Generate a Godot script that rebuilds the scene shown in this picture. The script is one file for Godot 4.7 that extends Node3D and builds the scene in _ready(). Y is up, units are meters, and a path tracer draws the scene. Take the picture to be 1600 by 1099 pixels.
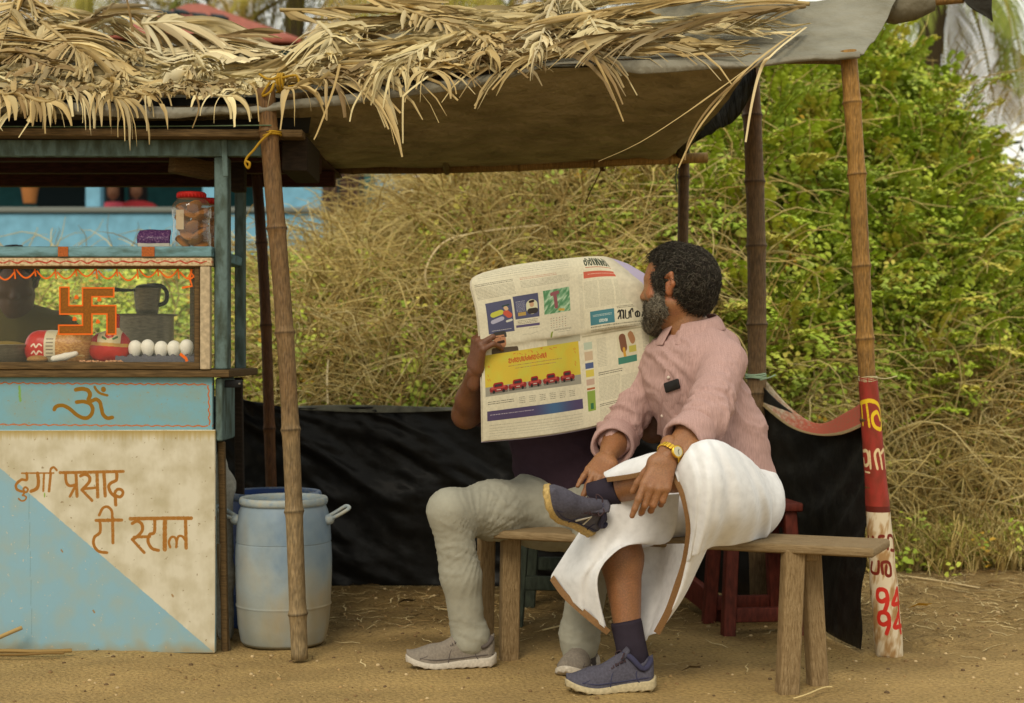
extends Node3D

func _ready() -> void:
	# ---- camera, sky, sun, exposure
	var cam := Camera3D.new()
	cam.name = "camera"
	cam.position = Vector3(0, EYE, 0)
	cam.keep_aspect = Camera3D.KEEP_HEIGHT
	var ca := CameraAttributesPhysical.new()
	ca.frustum_focal_length = 12.0 * F / 549.5
	ca.frustum_focus_distance = 4.65
	ca.frustum_near = 0.05
	ca.frustum_far = 400.0
	ca.exposure_aperture = 3.4
	cam.attributes = ca
	cam.fov = rad_to_deg(2.0 * atan(549.5 / F))
	cam.far = 400.0
	add_child(cam)
	var we := WorldEnvironment.new()
	we.name = "environment"
	var e := Environment.new()
	e.background_mode = Environment.BG_SKY
	var sm := ProceduralSkyMaterial.new()
	sm.sky_top_color = srgb(230, 231, 222)
	sm.sky_horizon_color = srgb(252, 250, 236)
	sm.ground_horizon_color = srgb(150, 130, 100)
	sm.ground_bottom_color = srgb(110, 92, 66)
	sm.sky_curve = 0.2
	var sky := Sky.new()
	sky.sky_material = sm
	e.sky = sky
	e.background_energy_multiplier = 1.0
	e.tonemap_mode = Environment.TONE_MAPPER_LINEAR
	e.tonemap_exposure = 1.2
	e.sdfgi_enabled = true
	e.ssao_enabled = true
	e.ssil_enabled = true
	we.environment = e
	add_child(we)
	var sun := DirectionalLight3D.new()
	sun.name = "sun"
	sun.light_energy = 0.5
	sun.light_color = Color(1.0, 0.95, 0.86)
	sun.light_angular_distance = 24.0
	sun.shadow_enabled = true
	sun.rotation_degrees = Vector3(-43, -16, 0)
	add_child(sun)
	N1.noise_type = FastNoiseLite.TYPE_SIMPLEX_SMOOTH
	N1.frequency = 0.02
	N1.seed = 5
	N2.noise_type = FastNoiseLite.TYPE_SIMPLEX_SMOOTH
	N2.frequency = 0.09
	N2.fractal_octaves = 3
	N2.seed = 11
	# ---- the large structure
	build_ground()
	build_house()
	build_palms()
	build_hill()
	build_cart()
	build_shelter()
	build_screens()
	build_thatch()
	# ---- the objects
	build_bench()
	build_stools()
	build_drums()
	build_goods()
	build_reader()
	build_newspaper()
	build_companion()
	build_vendor()
	build_litter()

# ---------------------------------------------------------------- helpers: places and names
const F := 2390.0
const EYE := 0.98
var taken := {}
var N1 := FastNoiseLite.new()
var N2 := FastNoiseLite.new()

func P(px: float, py: float, d: float) -> Vector3:      # a place at depth d (metres before the camera's start)
	return Vector3((px - 800.0) * d / F, EYE - (py - 549.5) * d / F, -d)

func Q(a: Array) -> Vector3:
	return P(a[0], a[1], a[2])

func srgb(r: float, g: float, b: float) -> Color:
	return Color(r / 255.0, g / 255.0, b / 255.0)

func lin(r: float, g: float, b: float) -> Color:
	return Color(r / 255.0, g / 255.0, b / 255.0).srgb_to_linear()

func rand(seed_: int) -> RandomNumberGenerator:
	var r := RandomNumberGenerator.new()
	r.seed = seed_
	return r

func numbered(called: String, parent: Node) -> String:
	var key := str(parent.get_instance_id()) + called
	var n: int = taken.get(key, 0)
	taken[key] = n + 1
	return called if n == 0 else "%s_%03d" % [called, n]

func tag(o: Node, label := "", category := "", group := "", kind := "") -> Node:
	if label: o.set_meta("label", label)
	if category: o.set_meta("category", category)
	if group: o.set_meta("group", group)
	if kind: o.set_meta("kind", kind)
	return o

func base(called: String, label: String, category: String, at := Vector3.ZERO, group := "") -> Node3D:
	var o := Node3D.new()
	o.name = numbered(called, self)
	add_child(o, true)
	o.position = at
	tag(o, label, category, group)
	return o

# commits a mesh builder as one named mesh; world: its shape is in world places, its parent stands elsewhere
func obj(called: String, mb: MB, m: Material, parent: Node3D = self, world := true) -> MeshInstance3D:
	var o := MeshInstance3D.new()
	o.name = numbered(called, parent)
	o.mesh = mb.mesh()
	o.material_override = m
	parent.add_child(o, true)
	if world and parent != self:
		o.transform = where(parent).affine_inverse()
	return o

func where(n: Node3D) -> Transform3D:
	var t := n.transform
	var q := n.get_parent()
	while q != null and q != self and q is Node3D:
		t = (q as Node3D).transform * t
		q = q.get_parent()
	return t

func copy(o: Node3D, at: Vector3, turn: float, label: String) -> Node3D:
	var c: Node3D = o.duplicate()
	var stem := String(o.name)
	c.name = numbered(stem, self)
	add_child(c, true)
	c.position = at
	c.rotation.y = turn
	c.set_meta("label", label)
	return c

# ---------------------------------------------------------------- mesh builder
class MB:
	var v := PackedVector3Array()
	var c := PackedColorArray()
	var uv := PackedVector2Array()
	var ix := PackedInt32Array()
	var col := Color.WHITE
	var mark := 0

	func vt(p: Vector3, t := Vector2.ZERO) -> int:
		v.append(p)
		c.append(col)
		uv.append(t)
		return v.size() - 1

	func tri(a: int, b: int, d: int) -> void:
		ix.append(a)
		ix.append(b)
		ix.append(d)

	func quad(a: int, b: int, d: int, e: int) -> void:
		tri(a, b, d)
		tri(a, d, e)

	func begin() -> void:
		mark = ix.size()

	func closed() -> void:                               # turns the shape begun last the right side out
		if ix.size() == mark: return
		var o := v[ix[mark]]
		var s := 0.0
		for i in range(mark, ix.size(), 3):
			s += (v[ix[i]] - o).dot((v[ix[i + 1]] - o).cross(v[ix[i + 2]] - o))
		if s > 0.0:
			for i in range(mark, ix.size(), 3):
				var k := ix[i + 1]
				ix[i + 1] = ix[i + 2]
				ix[i + 2] = k

	func box(t: Transform3D, size: Vector3, bev := 0.004) -> void:
		begin()
		var h := size * 0.5
		bev = minf(bev, minf(h.x, minf(h.y, h.z)) * 0.6)
		var id := {}
		for s in 8:
			var sg := Vector3(1 if s & 1 else -1, 1 if s & 2 else -1, 1 if s & 4 else -1)
			for a in 3:
				var q := h - Vector3.ONE * bev
				q[a] = h[a]
				var uvp := Vector2(0, 0)
				var w := Vector3(q.x * sg.x, q.y * sg.y, q.z * sg.z)
				if a == 2: uvp = Vector2(w.x / size.x + 0.5, 0.5 - w.y / size.y)
				elif a == 0: uvp = Vector2(w.z / size.z + 0.5, 0.5 - w.y / size.y)
				else: uvp = Vector2(w.x / size.x + 0.5, w.z / size.z + 0.5)
				id[s * 3 + a] = vt(t * w, uvp)
		for a in 3:
			var b := (a + 1) % 3
			var d := (a + 2) % 3
			for s in [0, 1]:
				var k: int = s << a
				_o(t.origin, id[k * 3 + a], id[(k | 1 << b) * 3 + a], id[(k | 1 << b | 1 << d) * 3 + a])
				_o(t.origin, id[k * 3 + a], id[(k | 1 << b | 1 << d) * 3 + a], id[(k | 1 << d) * 3 + a])
			for sb in [0, 1]:
				for sd in [0, 1]:
					var k: int = (sb << b) | (sd << d)
					var k2: int = k | 1 << a
					_o(t.origin, id[k * 3 + b], id[k2 * 3 + b], id[k2 * 3 + d])
					_o(t.origin, id[k * 3 + b], id[k2 * 3 + d], id[k * 3 + d])
		for s in 8:
			_o(t.origin, id[s * 3], id[s * 3 + 1], id[s * 3 + 2])

	func _o(mid: Vector3, a: int, b: int, d: int) -> void:
		var n := (v[b] - v[a]).cross(v[d] - v[a])
		if n.dot((v[a] + v[b] + v[d]) / 3.0 - mid) > 0.0: tri(a, d, b)
		else: tri(a, b, d)

	func bar(a: Vector3, b: Vector3, w: float, h: float, up := Vector3.UP, bev := 0.004) -> void:   # a board from a to b, w wide, h along up
		var z := (b - a).normalized()
		var x := up.cross(z).normalized()
		var y := z.cross(x)
		box(Transform3D(Basis(x, y, z), (a + b) * 0.5), Vector3(w, h, a.distance_to(b)), bev)

	func tube(pts: Array, rad, sides := 8, squash := 1.0, caps := true) -> void:
		begin()
		var n := pts.size()
		var up := Vector3.UP
		var along := 0.0
		var first := v.size()
		var x := Vector3.ZERO
		for i in n:
			var t: Vector3 = (pts[mini(i + 1, n - 1)] - pts[maxi(i - 1, 0)]).normalized()
			if i == 0:
				x = (up if absf(t.y) < 0.9 else Vector3.RIGHT).cross(t).normalized()
			else:
				x = (x - t * x.dot(t)).normalized()
				along += pts[i].distance_to(pts[i - 1])
			var y := t.cross(x)
			var r: float = rad[i] if rad is Array or rad is PackedFloat32Array else rad
			for k in sides:
				var g := TAU * k / sides
				vt(pts[i] + (x * cos(g) + y * sin(g) * squash) * r, Vector2(float(k) / sides, along))
		for i in n - 1:
			for k in sides:
				var a := first + i * sides + k
				var b := first + i * sides + (k + 1) % sides
				quad(a, b, b + sides, a + sides)
		if caps:
			var p := vt(pts[0])
			var q := vt(pts[n - 1])
			for k in sides:
				tri(p, first + (k + 1) % sides, first + k)
				tri(q, first + (n - 1) * sides + k, first + (n - 1) * sides + (k + 1) % sides)
		closed()

	func lathe(prof: Array, sides: int, t: Transform3D, wobble := 0.0) -> void:       # prof: Vector2(radius, height)
		begin()
		var first := v.size()
		var along := 0.0
		for i in prof.size():
			if i: along += prof[i].distance_to(prof[i - 1])
			for k in sides:
				var g := TAU * k / sides
				var r: float = prof[i].x * (1.0 + wobble * sin(g * 3.0 + prof[i].y * 9.0))
				vt(t * Vector3(cos(g) * r, prof[i].y, sin(g) * r), Vector2(float(k) / sides, along))
		for i in prof.size() - 1:
			for k in sides:
				var a := first + i * sides + k
				var b := first + i * sides + (k + 1) % sides
				quad(a, b, b + sides, a + sides)
		closed()

	func ball(t: Transform3D, r: Vector3, rings := 8, sides := 12) -> void:
		var prof := []
		for i in rings + 1:
			var g := PI * i / rings
			prof.append(Vector2(maxf(sin(g), 0.001), -cos(g)))
		lathe(prof, sides, t * Transform3D(Basis.from_scale(r)))

	# a cloth or board through a grid of places (rows of equal length), smoothed sub times, thick metres thick
	func sheet(g: Array, sub := 4, thick := 0.003, bump = null) -> void:
		var rows: int = g.size()
		var cols: int = g[0].size()
		var R := (rows - 1) * sub + 1
		var C := (cols - 1) * sub + 1
		var pts := []
		for i in R:
			var fi := float(i) / sub
			var line := []
			for j in C:
				var fj := float(j) / sub
				var r0 := mini(int(fi), rows - 2)
				var c0 := mini(int(fj), cols - 2)
				var q := []
				for a in 4:
					var rr := clampi(r0 - 1 + a, 0, rows - 1)
					q.append(cr(g[rr][maxi(c0 - 1, 0)], g[rr][c0], g[rr][c0 + 1], g[rr][mini(c0 + 2, cols - 1)], fj - c0))
				var p := cr(q[0], q[1], q[2], q[3], fi - r0)
				if bump != null: p = bump.call(p, float(j) / (C - 1), float(i) / (R - 1))
				line.append(p)
			pts.append(line)
		begin()
		var f := v.size()
		for s in 2:
			for i in R:
				for j in C:
					var n: Vector3 = (pts[i][mini(j + 1, C - 1)] - pts[i][maxi(j - 1, 0)]).cross(pts[mini(i + 1, R - 1)][j] - pts[maxi(i - 1, 0)][j]).normalized()
					vt(pts[i][j] + n * thick * (0.5 if s == 0 else -0.5), Vector2(float(j) / (C - 1), float(i) / (R - 1)))
		var m := R * C
		for i in R - 1:
			for j in C - 1:
				var a := f + i * C + j
				quad(a, a + 1, a + C + 1, a + C)
				quad(a + m, a + m + C, a + m + C + 1, a + m + 1)
		var rim := []
		for j in C: rim.append(j)
		for i in range(1, R): rim.append(i * C + C - 1)
		for j in range(C - 2, -1, -1): rim.append((R - 1) * C + j)
		for i in range(R - 2, 0, -1): rim.append(i * C)
		for k in rim.size():
			var a: int = f + rim[k]
			var b: int = f + rim[(k + 1) % rim.size()]
			quad(b, a, a + m, b + m)
		closed()

	static func cr(a: Vector3, b: Vector3, d: Vector3, e: Vector3, t: float) -> Vector3:
		return 0.5 * (2.0 * b + (d - a) * t + (2.0 * a - 5.0 * b + 4.0 * d - e) * t * t + (3.0 * b - a - 3.0 * d + e) * t * t * t)

	# a flat blade along places, width w[i], folded by fold (depth of the fold as a share of the width)
	func blade(pts: Array, w: Array, side: Vector3, fold := 0.25) -> void:
		var f := v.size()
		var n := pts.size()
		for i in n:
			var t: Vector3 = (pts[mini(i + 1, n - 1)] - pts[maxi(i - 1, 0)]).normalized()
			var s := (side - t * side.dot(t)).normalized()
			var u := s.cross(t)
			vt(pts[i] + s * w[i] * 0.5 + u * w[i] * fold, Vector2(0, i))
			vt(pts[i], Vector2(0.5, i))
			vt(pts[i] - s * w[i] * 0.5 + u * w[i] * fold, Vector2(1, i))
		for i in n - 1:
			var a := f + i * 3
			quad(a, a + 1, a + 4, a + 3)
			quad(a + 1, a + 2, a + 5, a + 4)

	func mesh() -> ArrayMesh:
		var n := PackedVector3Array()
		n.resize(v.size())
		for i in range(0, ix.size(), 3):
			var a := ix[i]
			var b := ix[i + 1]
			var d := ix[i + 2]
			var m := (v[d] - v[a]).cross(v[b] - v[a])
			n[a] += m
			n[b] += m
			n[d] += m
		for i in n.size():
			n[i] = n[i].normalized() if n[i].length_squared() > 1e-20 else Vector3.UP
		var arr := []
		arr.resize(Mesh.ARRAY_MAX)
		arr[Mesh.ARRAY_VERTEX] = v
		arr[Mesh.ARRAY_NORMAL] = n
		arr[Mesh.ARRAY_COLOR] = c
		arr[Mesh.ARRAY_TEX_UV] = uv
		arr[Mesh.ARRAY_INDEX] = ix
		var m2 := ArrayMesh.new()
		m2.add_surface_from_arrays(Mesh.PRIMITIVE_TRIANGLES, arr)
		return m2

# ---------------------------------------------------------------- bodies: tapered capsules joined smoothly, meshed as surface nets
class Body:
	var prims := []

	# a..b a tapered capsule; sq: direction in which it is flattened, by the factor sf
	func cap(a: Vector3, b: Vector3, ra: float, rb: float, k := 0.03, sq := Vector3.ZERO, sf := 1.0) -> void:
		prims.append([a, b, ra, rb, k, sq.normalized() if sq != Vector3.ZERO else sq, sf])

	func dist(p: Vector3) -> float:
		var f := 1.0
		for q in prims:
			var a: Vector3 = q[0]
			var ba: Vector3 = q[1] - a
			var t := clampf((p - a).dot(ba) / maxf(ba.length_squared(), 1e-9), 0.0, 1.0)
			var w: Vector3 = p - a - ba * t
			var sf: float = q[6]
			if sf != 1.0: w += q[5] * (w.dot(q[5]) * (sf - 1.0))
			var d := w.length() - lerpf(q[2], q[3], t)
			var k: float = q[4]
			var h := maxf(k - absf(f - d), 0.0) / k
			f = minf(f, d) - h * h * k * 0.25
		return f

	# where a ray from the eye through (px, py) first meets the body
	func hit(eye: Vector3, towards: Vector3) -> Vector3:
		var dir := (towards - eye).normalized()
		var s := 3.6
		for i in 90:
			var d := dist(eye + dir * s)
			if d < 0.0008: break
			s += maxf(d * 0.6, 0.0006)
		return eye + dir * s

	func mesh(mb: MB, h: float, disp = null, tint = null) -> void:
		var lo := Vector3.ONE * 1e9
		var hi := -lo
		for q in prims:
			var r := Vector3.ONE * (maxf(q[2], q[3]) + 3.0 * h)
			lo = lo.min(q[0] - r).min(q[1] - r)
			hi = hi.max(q[0] + r).max(q[1] + r)
		var nx := int((hi.x - lo.x) / h) + 2
		var ny := int((hi.y - lo.y) / h) + 2
		var nz := int((hi.z - lo.z) / h) + 2
		var f := PackedFloat32Array()
		f.resize(nx * ny * nz)
		f.fill(1.0)
		for q in prims:
			var a: Vector3 = q[0]
			var ba: Vector3 = q[1] - a
			var inv := 1.0 / maxf(ba.length_squared(), 1e-9)
			var ra: float = q[2]
			var rb: float = q[3]
			var k: float = q[4]
			var sv: Vector3 = q[5]
			var sf: float = q[6] - 1.0
			var m := Vector3.ONE * (maxf(ra, rb) + k + 2.0 * h)
			var l: Vector3 = (a.min(q[1]) - m - lo) / h
			var u: Vector3 = (a.max(q[1]) + m - lo) / h
			var i0 := maxi(int(l.x), 0)
			var i1 := mini(int(u.x) + 1, nx - 1)
			for kk in range(maxi(int(l.z), 0), mini(int(u.z) + 2, nz)):
				for j in range(maxi(int(l.y), 0), mini(int(u.y) + 2, ny)):
					var id := (kk * ny + j) * nx + i0
					var p := lo + Vector3(i0, j, kk) * h - a
					for i in range(i0, i1 + 1):
						var t := clampf(p.dot(ba) * inv, 0.0, 1.0)
						var w := p - ba * t
						if sf != 0.0: w += sv * (w.dot(sv) * sf)
						var d := w.length() - ra - (rb - ra) * t
						var o := f[id]
						var g := k - absf(o - d)
						f[id] = minf(o, d) - (g * g / k * 0.25 if g > 0.0 else 0.0)
						id += 1
						p.x += h
		var cellv := PackedInt32Array()
		cellv.resize(nx * ny * nz)
		cellv.fill(-1)
		var off := [0, 1, nx, nx + 1, nx * ny, nx * ny + 1, nx * ny + nx, nx * ny + nx + 1]
		var o1: int = off[1]
		var o2: int = off[2]
		var o3: int = off[3]
		var o4: int = off[4]
		var o5: int = off[5]
		var o6: int = off[6]
		var o7: int = off[7]
		var E := [[0, 1], [2, 3], [4, 5], [6, 7], [0, 2], [1, 3], [4, 6], [5, 7], [0, 4], [1, 5], [2, 6], [3, 7]]
		var K := []
		for s in 8: K.append(Vector3(s & 1, (s >> 1) & 1, (s >> 2) & 1))
		mb.begin()
		var first := mb.v.size()
		for kk in nz - 1:
			for j in ny - 1:
				var id := (kk * ny + j) * nx
				for i in nx - 1:
					var c := int(f[id] < 0.0) + int(f[id + o1] < 0.0) + int(f[id + o2] < 0.0) + int(f[id + o3] < 0.0) + int(f[id + o4] < 0.0) + int(f[id + o5] < 0.0) + int(f[id + o6] < 0.0) + int(f[id + o7] < 0.0)
					if c != 0 and c != 8:
						var sum := Vector3.ZERO
						var cnt := 0
						for e in E:
							var fa: float = f[id + off[e[0]]]
							var fb: float = f[id + off[e[1]]]
							if (fa < 0.0) != (fb < 0.0):
								var ka: Vector3 = K[e[0]]
								sum += ka.lerp(K[e[1]], fa / (fa - fb))
								cnt += 1
						cellv[id] = mb.vt(lo + (Vector3(i, j, kk) + sum / cnt) * h)
					id += 1
		var st := [1, nx, nx * ny]
		for kk in range(1, nz - 1):
			for j in range(1, ny - 1):
				var id := (kk * ny + j) * nx + 1
				for i in range(1, nx - 1):
					if cellv[id] >= 0:
						var fa := f[id]
						for a in 3:
							var fb: float = f[id + st[a]]
							if (fa < 0.0) != (fb < 0.0):
								var s1: int = st[(a + 1) % 3]
								var s2: int = st[(a + 2) % 3]
								if fa < 0.0: mb.quad(cellv[id], cellv[id - s2], cellv[id - s1 - s2], cellv[id - s1])
								else: mb.quad(cellv[id], cellv[id - s1], cellv[id - s1 - s2], cellv[id - s2])
					id += 1
		mb.closed()
		if disp != null or tint != null:
			var n := PackedVector3Array()
			n.resize(mb.v.size())
			for i in range(mb.mark, mb.ix.size(), 3):
				var m := (mb.v[mb.ix[i + 2]] - mb.v[mb.ix[i]]).cross(mb.v[mb.ix[i + 1]] - mb.v[mb.ix[i]])
				for q in 3: n[mb.ix[i + q]] += m
			for i in range(first, mb.v.size()):
				var w := n[i].normalized()
				if tint != null: mb.c[i] = tint.call(mb.v[i], w)
				if disp != null: mb.v[i] += w * disp.call(mb.v[i], w)

# ---------------------------------------------------------------- materials
var texs := {}

func ntex(freq: float, oct: int, lo: float, hi: float, kind := 1, seed_ := 1, size := 512) -> NoiseTexture2D:   # grey noise, from lo to hi
	var key := "%s %s %s %s %s %s" % [freq, oct, lo, hi, kind, seed_]
	if not texs.has(key):
		var n := FastNoiseLite.new()
		n.noise_type = FastNoiseLite.TYPE_SIMPLEX_SMOOTH if kind == 1 else FastNoiseLite.TYPE_CELLULAR
		n.frequency = freq
		n.fractal_octaves = oct
		n.seed = seed_
		var t := NoiseTexture2D.new()
		t.width = size
		t.height = size
		t.seamless = true
		t.noise = n
		var g := Gradient.new()
		g.set_color(0, Color(lo, lo, lo))
		g.set_color(1, Color(hi, hi, hi))
		t.color_ramp = g
		texs[key] = t
	return texs[key]

func rtex(freq: float, oct: int, stops: Array, seed_ := 1, size := 512) -> NoiseTexture2D:    # noise through a ramp of [where, colour]
	var n := FastNoiseLite.new()
	n.noise_type = FastNoiseLite.TYPE_SIMPLEX_SMOOTH
	n.frequency = freq
	n.fractal_octaves = oct
	n.seed = seed_
	var t := NoiseTexture2D.new()
	t.width = size
	t.height = size
	t.seamless = true
	t.noise = n
	var g := Gradient.new()
	g.set_offset(0, stops[0][0])
	g.set_color(0, stops[0][1])
	g.set_offset(1, stops[-1][0])
	g.set_color(1, stops[-1][1])
	for i in range(1, stops.size() - 1): g.add_point(stops[i][0], stops[i][1])
	t.color_ramp = g
	return t

func btex(freq: float, oct: int, strength := 6.0, seed_ := 3) -> NoiseTexture2D:
	var key := "b %s %s %s %s" % [freq, oct, strength, seed_]
	if not texs.has(key):
		var n := FastNoiseLite.new()
		n.noise_type = FastNoiseLite.TYPE_SIMPLEX_SMOOTH
		n.frequency = freq
		n.fractal_octaves = oct
		n.seed = seed_
		var t := NoiseTexture2D.new()
		t.width = 512
		t.height = 512
		t.seamless = true
		t.as_normal_map = true
		t.bump_strength = strength
		t.noise = n
		texs[key] = t
	return texs[key]

# scale: pictures per metre (Vector3 for grain that runs along an axis)
func mat(c: Color, rough: float, tex: Texture2D = null, scale := Vector3.ONE, bump: Texture2D = null, depth := 0.5, vc := false) -> StandardMaterial3D:
	var m := StandardMaterial3D.new()
	m.albedo_color = c
	m.roughness = rough
	m.metallic_specular = 0.35
	m.vertex_color_use_as_albedo = vc
	m.cull_mode = BaseMaterial3D.CULL_DISABLED
	if tex:
		m.albedo_texture = tex
	if bump:
		m.normal_enabled = true
		m.normal_texture = bump
		m.normal_scale = depth
	if tex or bump:
		m.uv1_triplanar = true
		m.uv1_scale = scale
	return m

# ---------------------------------------------------------------- painting on pictures
func stroke(im: Image, pts: Array, w: float, c: Color, rough := 0.0) -> void:      # a brush line through places in pixels
	var W := im.get_width()
	var H := im.get_height()
	for i in pts.size() - 1:
		var a: Vector2 = pts[i]
		var b: Vector2 = pts[i + 1]
		var ba := b - a
		var inv := 1.0 / maxf(ba.length_squared(), 1e-6)
		for y in range(maxi(int(minf(a.y, b.y) - w), 0), mini(int(maxf(a.y, b.y) + w) + 2, H)):
			for x in range(maxi(int(minf(a.x, b.x) - w), 0), mini(int(maxf(a.x, b.x) + w) + 2, W)):
				var p := Vector2(x, y)
				var d := (p - a - ba * clampf((p - a).dot(ba) * inv, 0.0, 1.0)).length()
				var r := w * 0.5
				if rough > 0.0: r *= 1.0 + rough * N1.get_noise_2d(x * 3.0, y * 3.0)
				var al := clampf(r - d + 0.5, 0.0, 1.0)
				if al > 0.0:
					if rough > 0.0: al *= clampf(0.93 + 0.5 * N2.get_noise_2d(x * 2.0, y * 2.0), 0.0, 1.0)
					im.set_pixel(x, y, im.get_pixel(x, y).lerp(c, al))

func curve(p: Array, steps := 6) -> Array:              # a smooth line through flat places [x, y, x, y, ...]
	var k := []
	for i in range(0, p.size(), 2): k.append(Vector3(p[i], p[i + 1], 0))
	var out := []
	for i in k.size() - 1:
		for s in steps:
			var q := MB.cr(k[maxi(i - 1, 0)], k[i], k[i + 1], k[mini(i + 2, k.size() - 1)], float(s) / steps)
			out.append(Vector2(q.x, q.y))
	out.append(Vector2(k[-1].x, k[-1].y))
	return out

func smooth3(p: Array, steps := 5) -> Array:
	var out := []
	for i in p.size() - 1:
		for s in steps:
			out.append(MB.cr(p[maxi(i - 1, 0)], p[i], p[i + 1], p[mini(i + 2, p.size() - 1)], float(s) / steps))
	out.append(p[-1])
	return out

func picture(im: Image, rough := 0.7) -> StandardMaterial3D:
	var m := StandardMaterial3D.new()
	m.albedo_texture = ImageTexture.create_from_image(im)
	m.roughness = rough
	m.metallic_specular = 0.3
	m.cull_mode = BaseMaterial3D.CULL_DISABLED
	return m
# ---------------------------------------------------------------- ground, hill, house, palms
func gy(x: float, z: float) -> float:
	return 0.016 * N1.get_noise_2d(x * 60.0, z * 60.0) + 0.006 * N2.get_noise_2d(x * 40.0, z * 40.0)

func build_ground() -> void:
	var mb := MB.new()
	var xs := []
	var zs := []
	var x := -3.2
	while x <= 3.2:
		xs.append(x)
		x += 0.05
	for q in [4.0, 5.5, 8.0, 14.0, 30.0, 80.0, 180.0]:
		xs.append(q)
		xs.push_front(-q)
	var z := -2.6
	while z >= -9.0:
		zs.append(z)
		z -= 0.05 if z > -6.5 else 0.1
	for q in [-11.0, -14.0, -20.0, -40.0, -90.0, -200.0]: zs.append(q)
	for q in [-1.5, 0.0, 4.0, 12.0, 40.0, 120.0]: zs.push_front(q)
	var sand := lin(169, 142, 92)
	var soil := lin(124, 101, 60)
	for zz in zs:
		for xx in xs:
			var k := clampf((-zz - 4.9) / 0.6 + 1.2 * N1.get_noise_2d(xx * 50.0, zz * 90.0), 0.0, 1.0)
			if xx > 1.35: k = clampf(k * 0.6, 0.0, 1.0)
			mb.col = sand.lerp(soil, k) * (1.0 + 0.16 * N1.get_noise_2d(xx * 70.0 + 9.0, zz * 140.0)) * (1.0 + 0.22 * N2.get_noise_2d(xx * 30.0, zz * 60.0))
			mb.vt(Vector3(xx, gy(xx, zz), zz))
	var n := xs.size()
	for i in zs.size() - 1:
		for j in n - 1:
			var a := i * n + j
			mb.quad(a, a + n, a + n + 1, a + 1)
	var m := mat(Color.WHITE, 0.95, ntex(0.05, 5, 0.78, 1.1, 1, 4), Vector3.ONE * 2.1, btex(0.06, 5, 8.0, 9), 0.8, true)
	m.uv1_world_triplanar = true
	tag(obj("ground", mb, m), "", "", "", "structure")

func hill_top(x: float) -> float:
	var k := [[-9.0, 0.9], [-3.2, 1.2], [-2.3, 1.27], [-1.7, 1.3], [-1.1, 1.36], [-0.7, 1.56], [-0.3, 1.88], [0.4, 2.2], [1.2, 2.5], [1.7, 2.72], [2.2, 2.78], [2.5, 2.5], [2.75, 2.05], [3.0, 1.5], [3.3, 1.25], [3.8, 1.3], [9.0, 0.8]]
	for i in k.size() - 1:
		if x <= k[i + 1][0]:
			return lerpf(k[i][1], k[i + 1][1], smoothstep(0.0, 1.0, clampf((x - k[i][0]) / (k[i + 1][0] - k[i][0]), 0.0, 1.0)))
	return 0.8

func hill(x: float, z: float) -> float:
	var toe := 6.75 + 0.75 * smoothstep(0.9, 2.0, x)
	var s := clampf((-z - toe) / 2.6, 0.0, 1.0)
	var lump := (0.16 + 0.12 * smoothstep(0.8, 1.6, x)) * N1.get_noise_2d(x * 45.0 + 9.0, z * 45.0) + 0.08 * N2.get_noise_2d(x * 30.0, z * 30.0)
	var far := 1.0 - 0.6 * smoothstep(11.0, 15.0, -z)
	return hill_top(x * 9.0 / clampf(-z, 7.5, 10.0)) * (1.0 - pow(1.0 - s, 1.8)) * far + lump * s - 0.05

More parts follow.
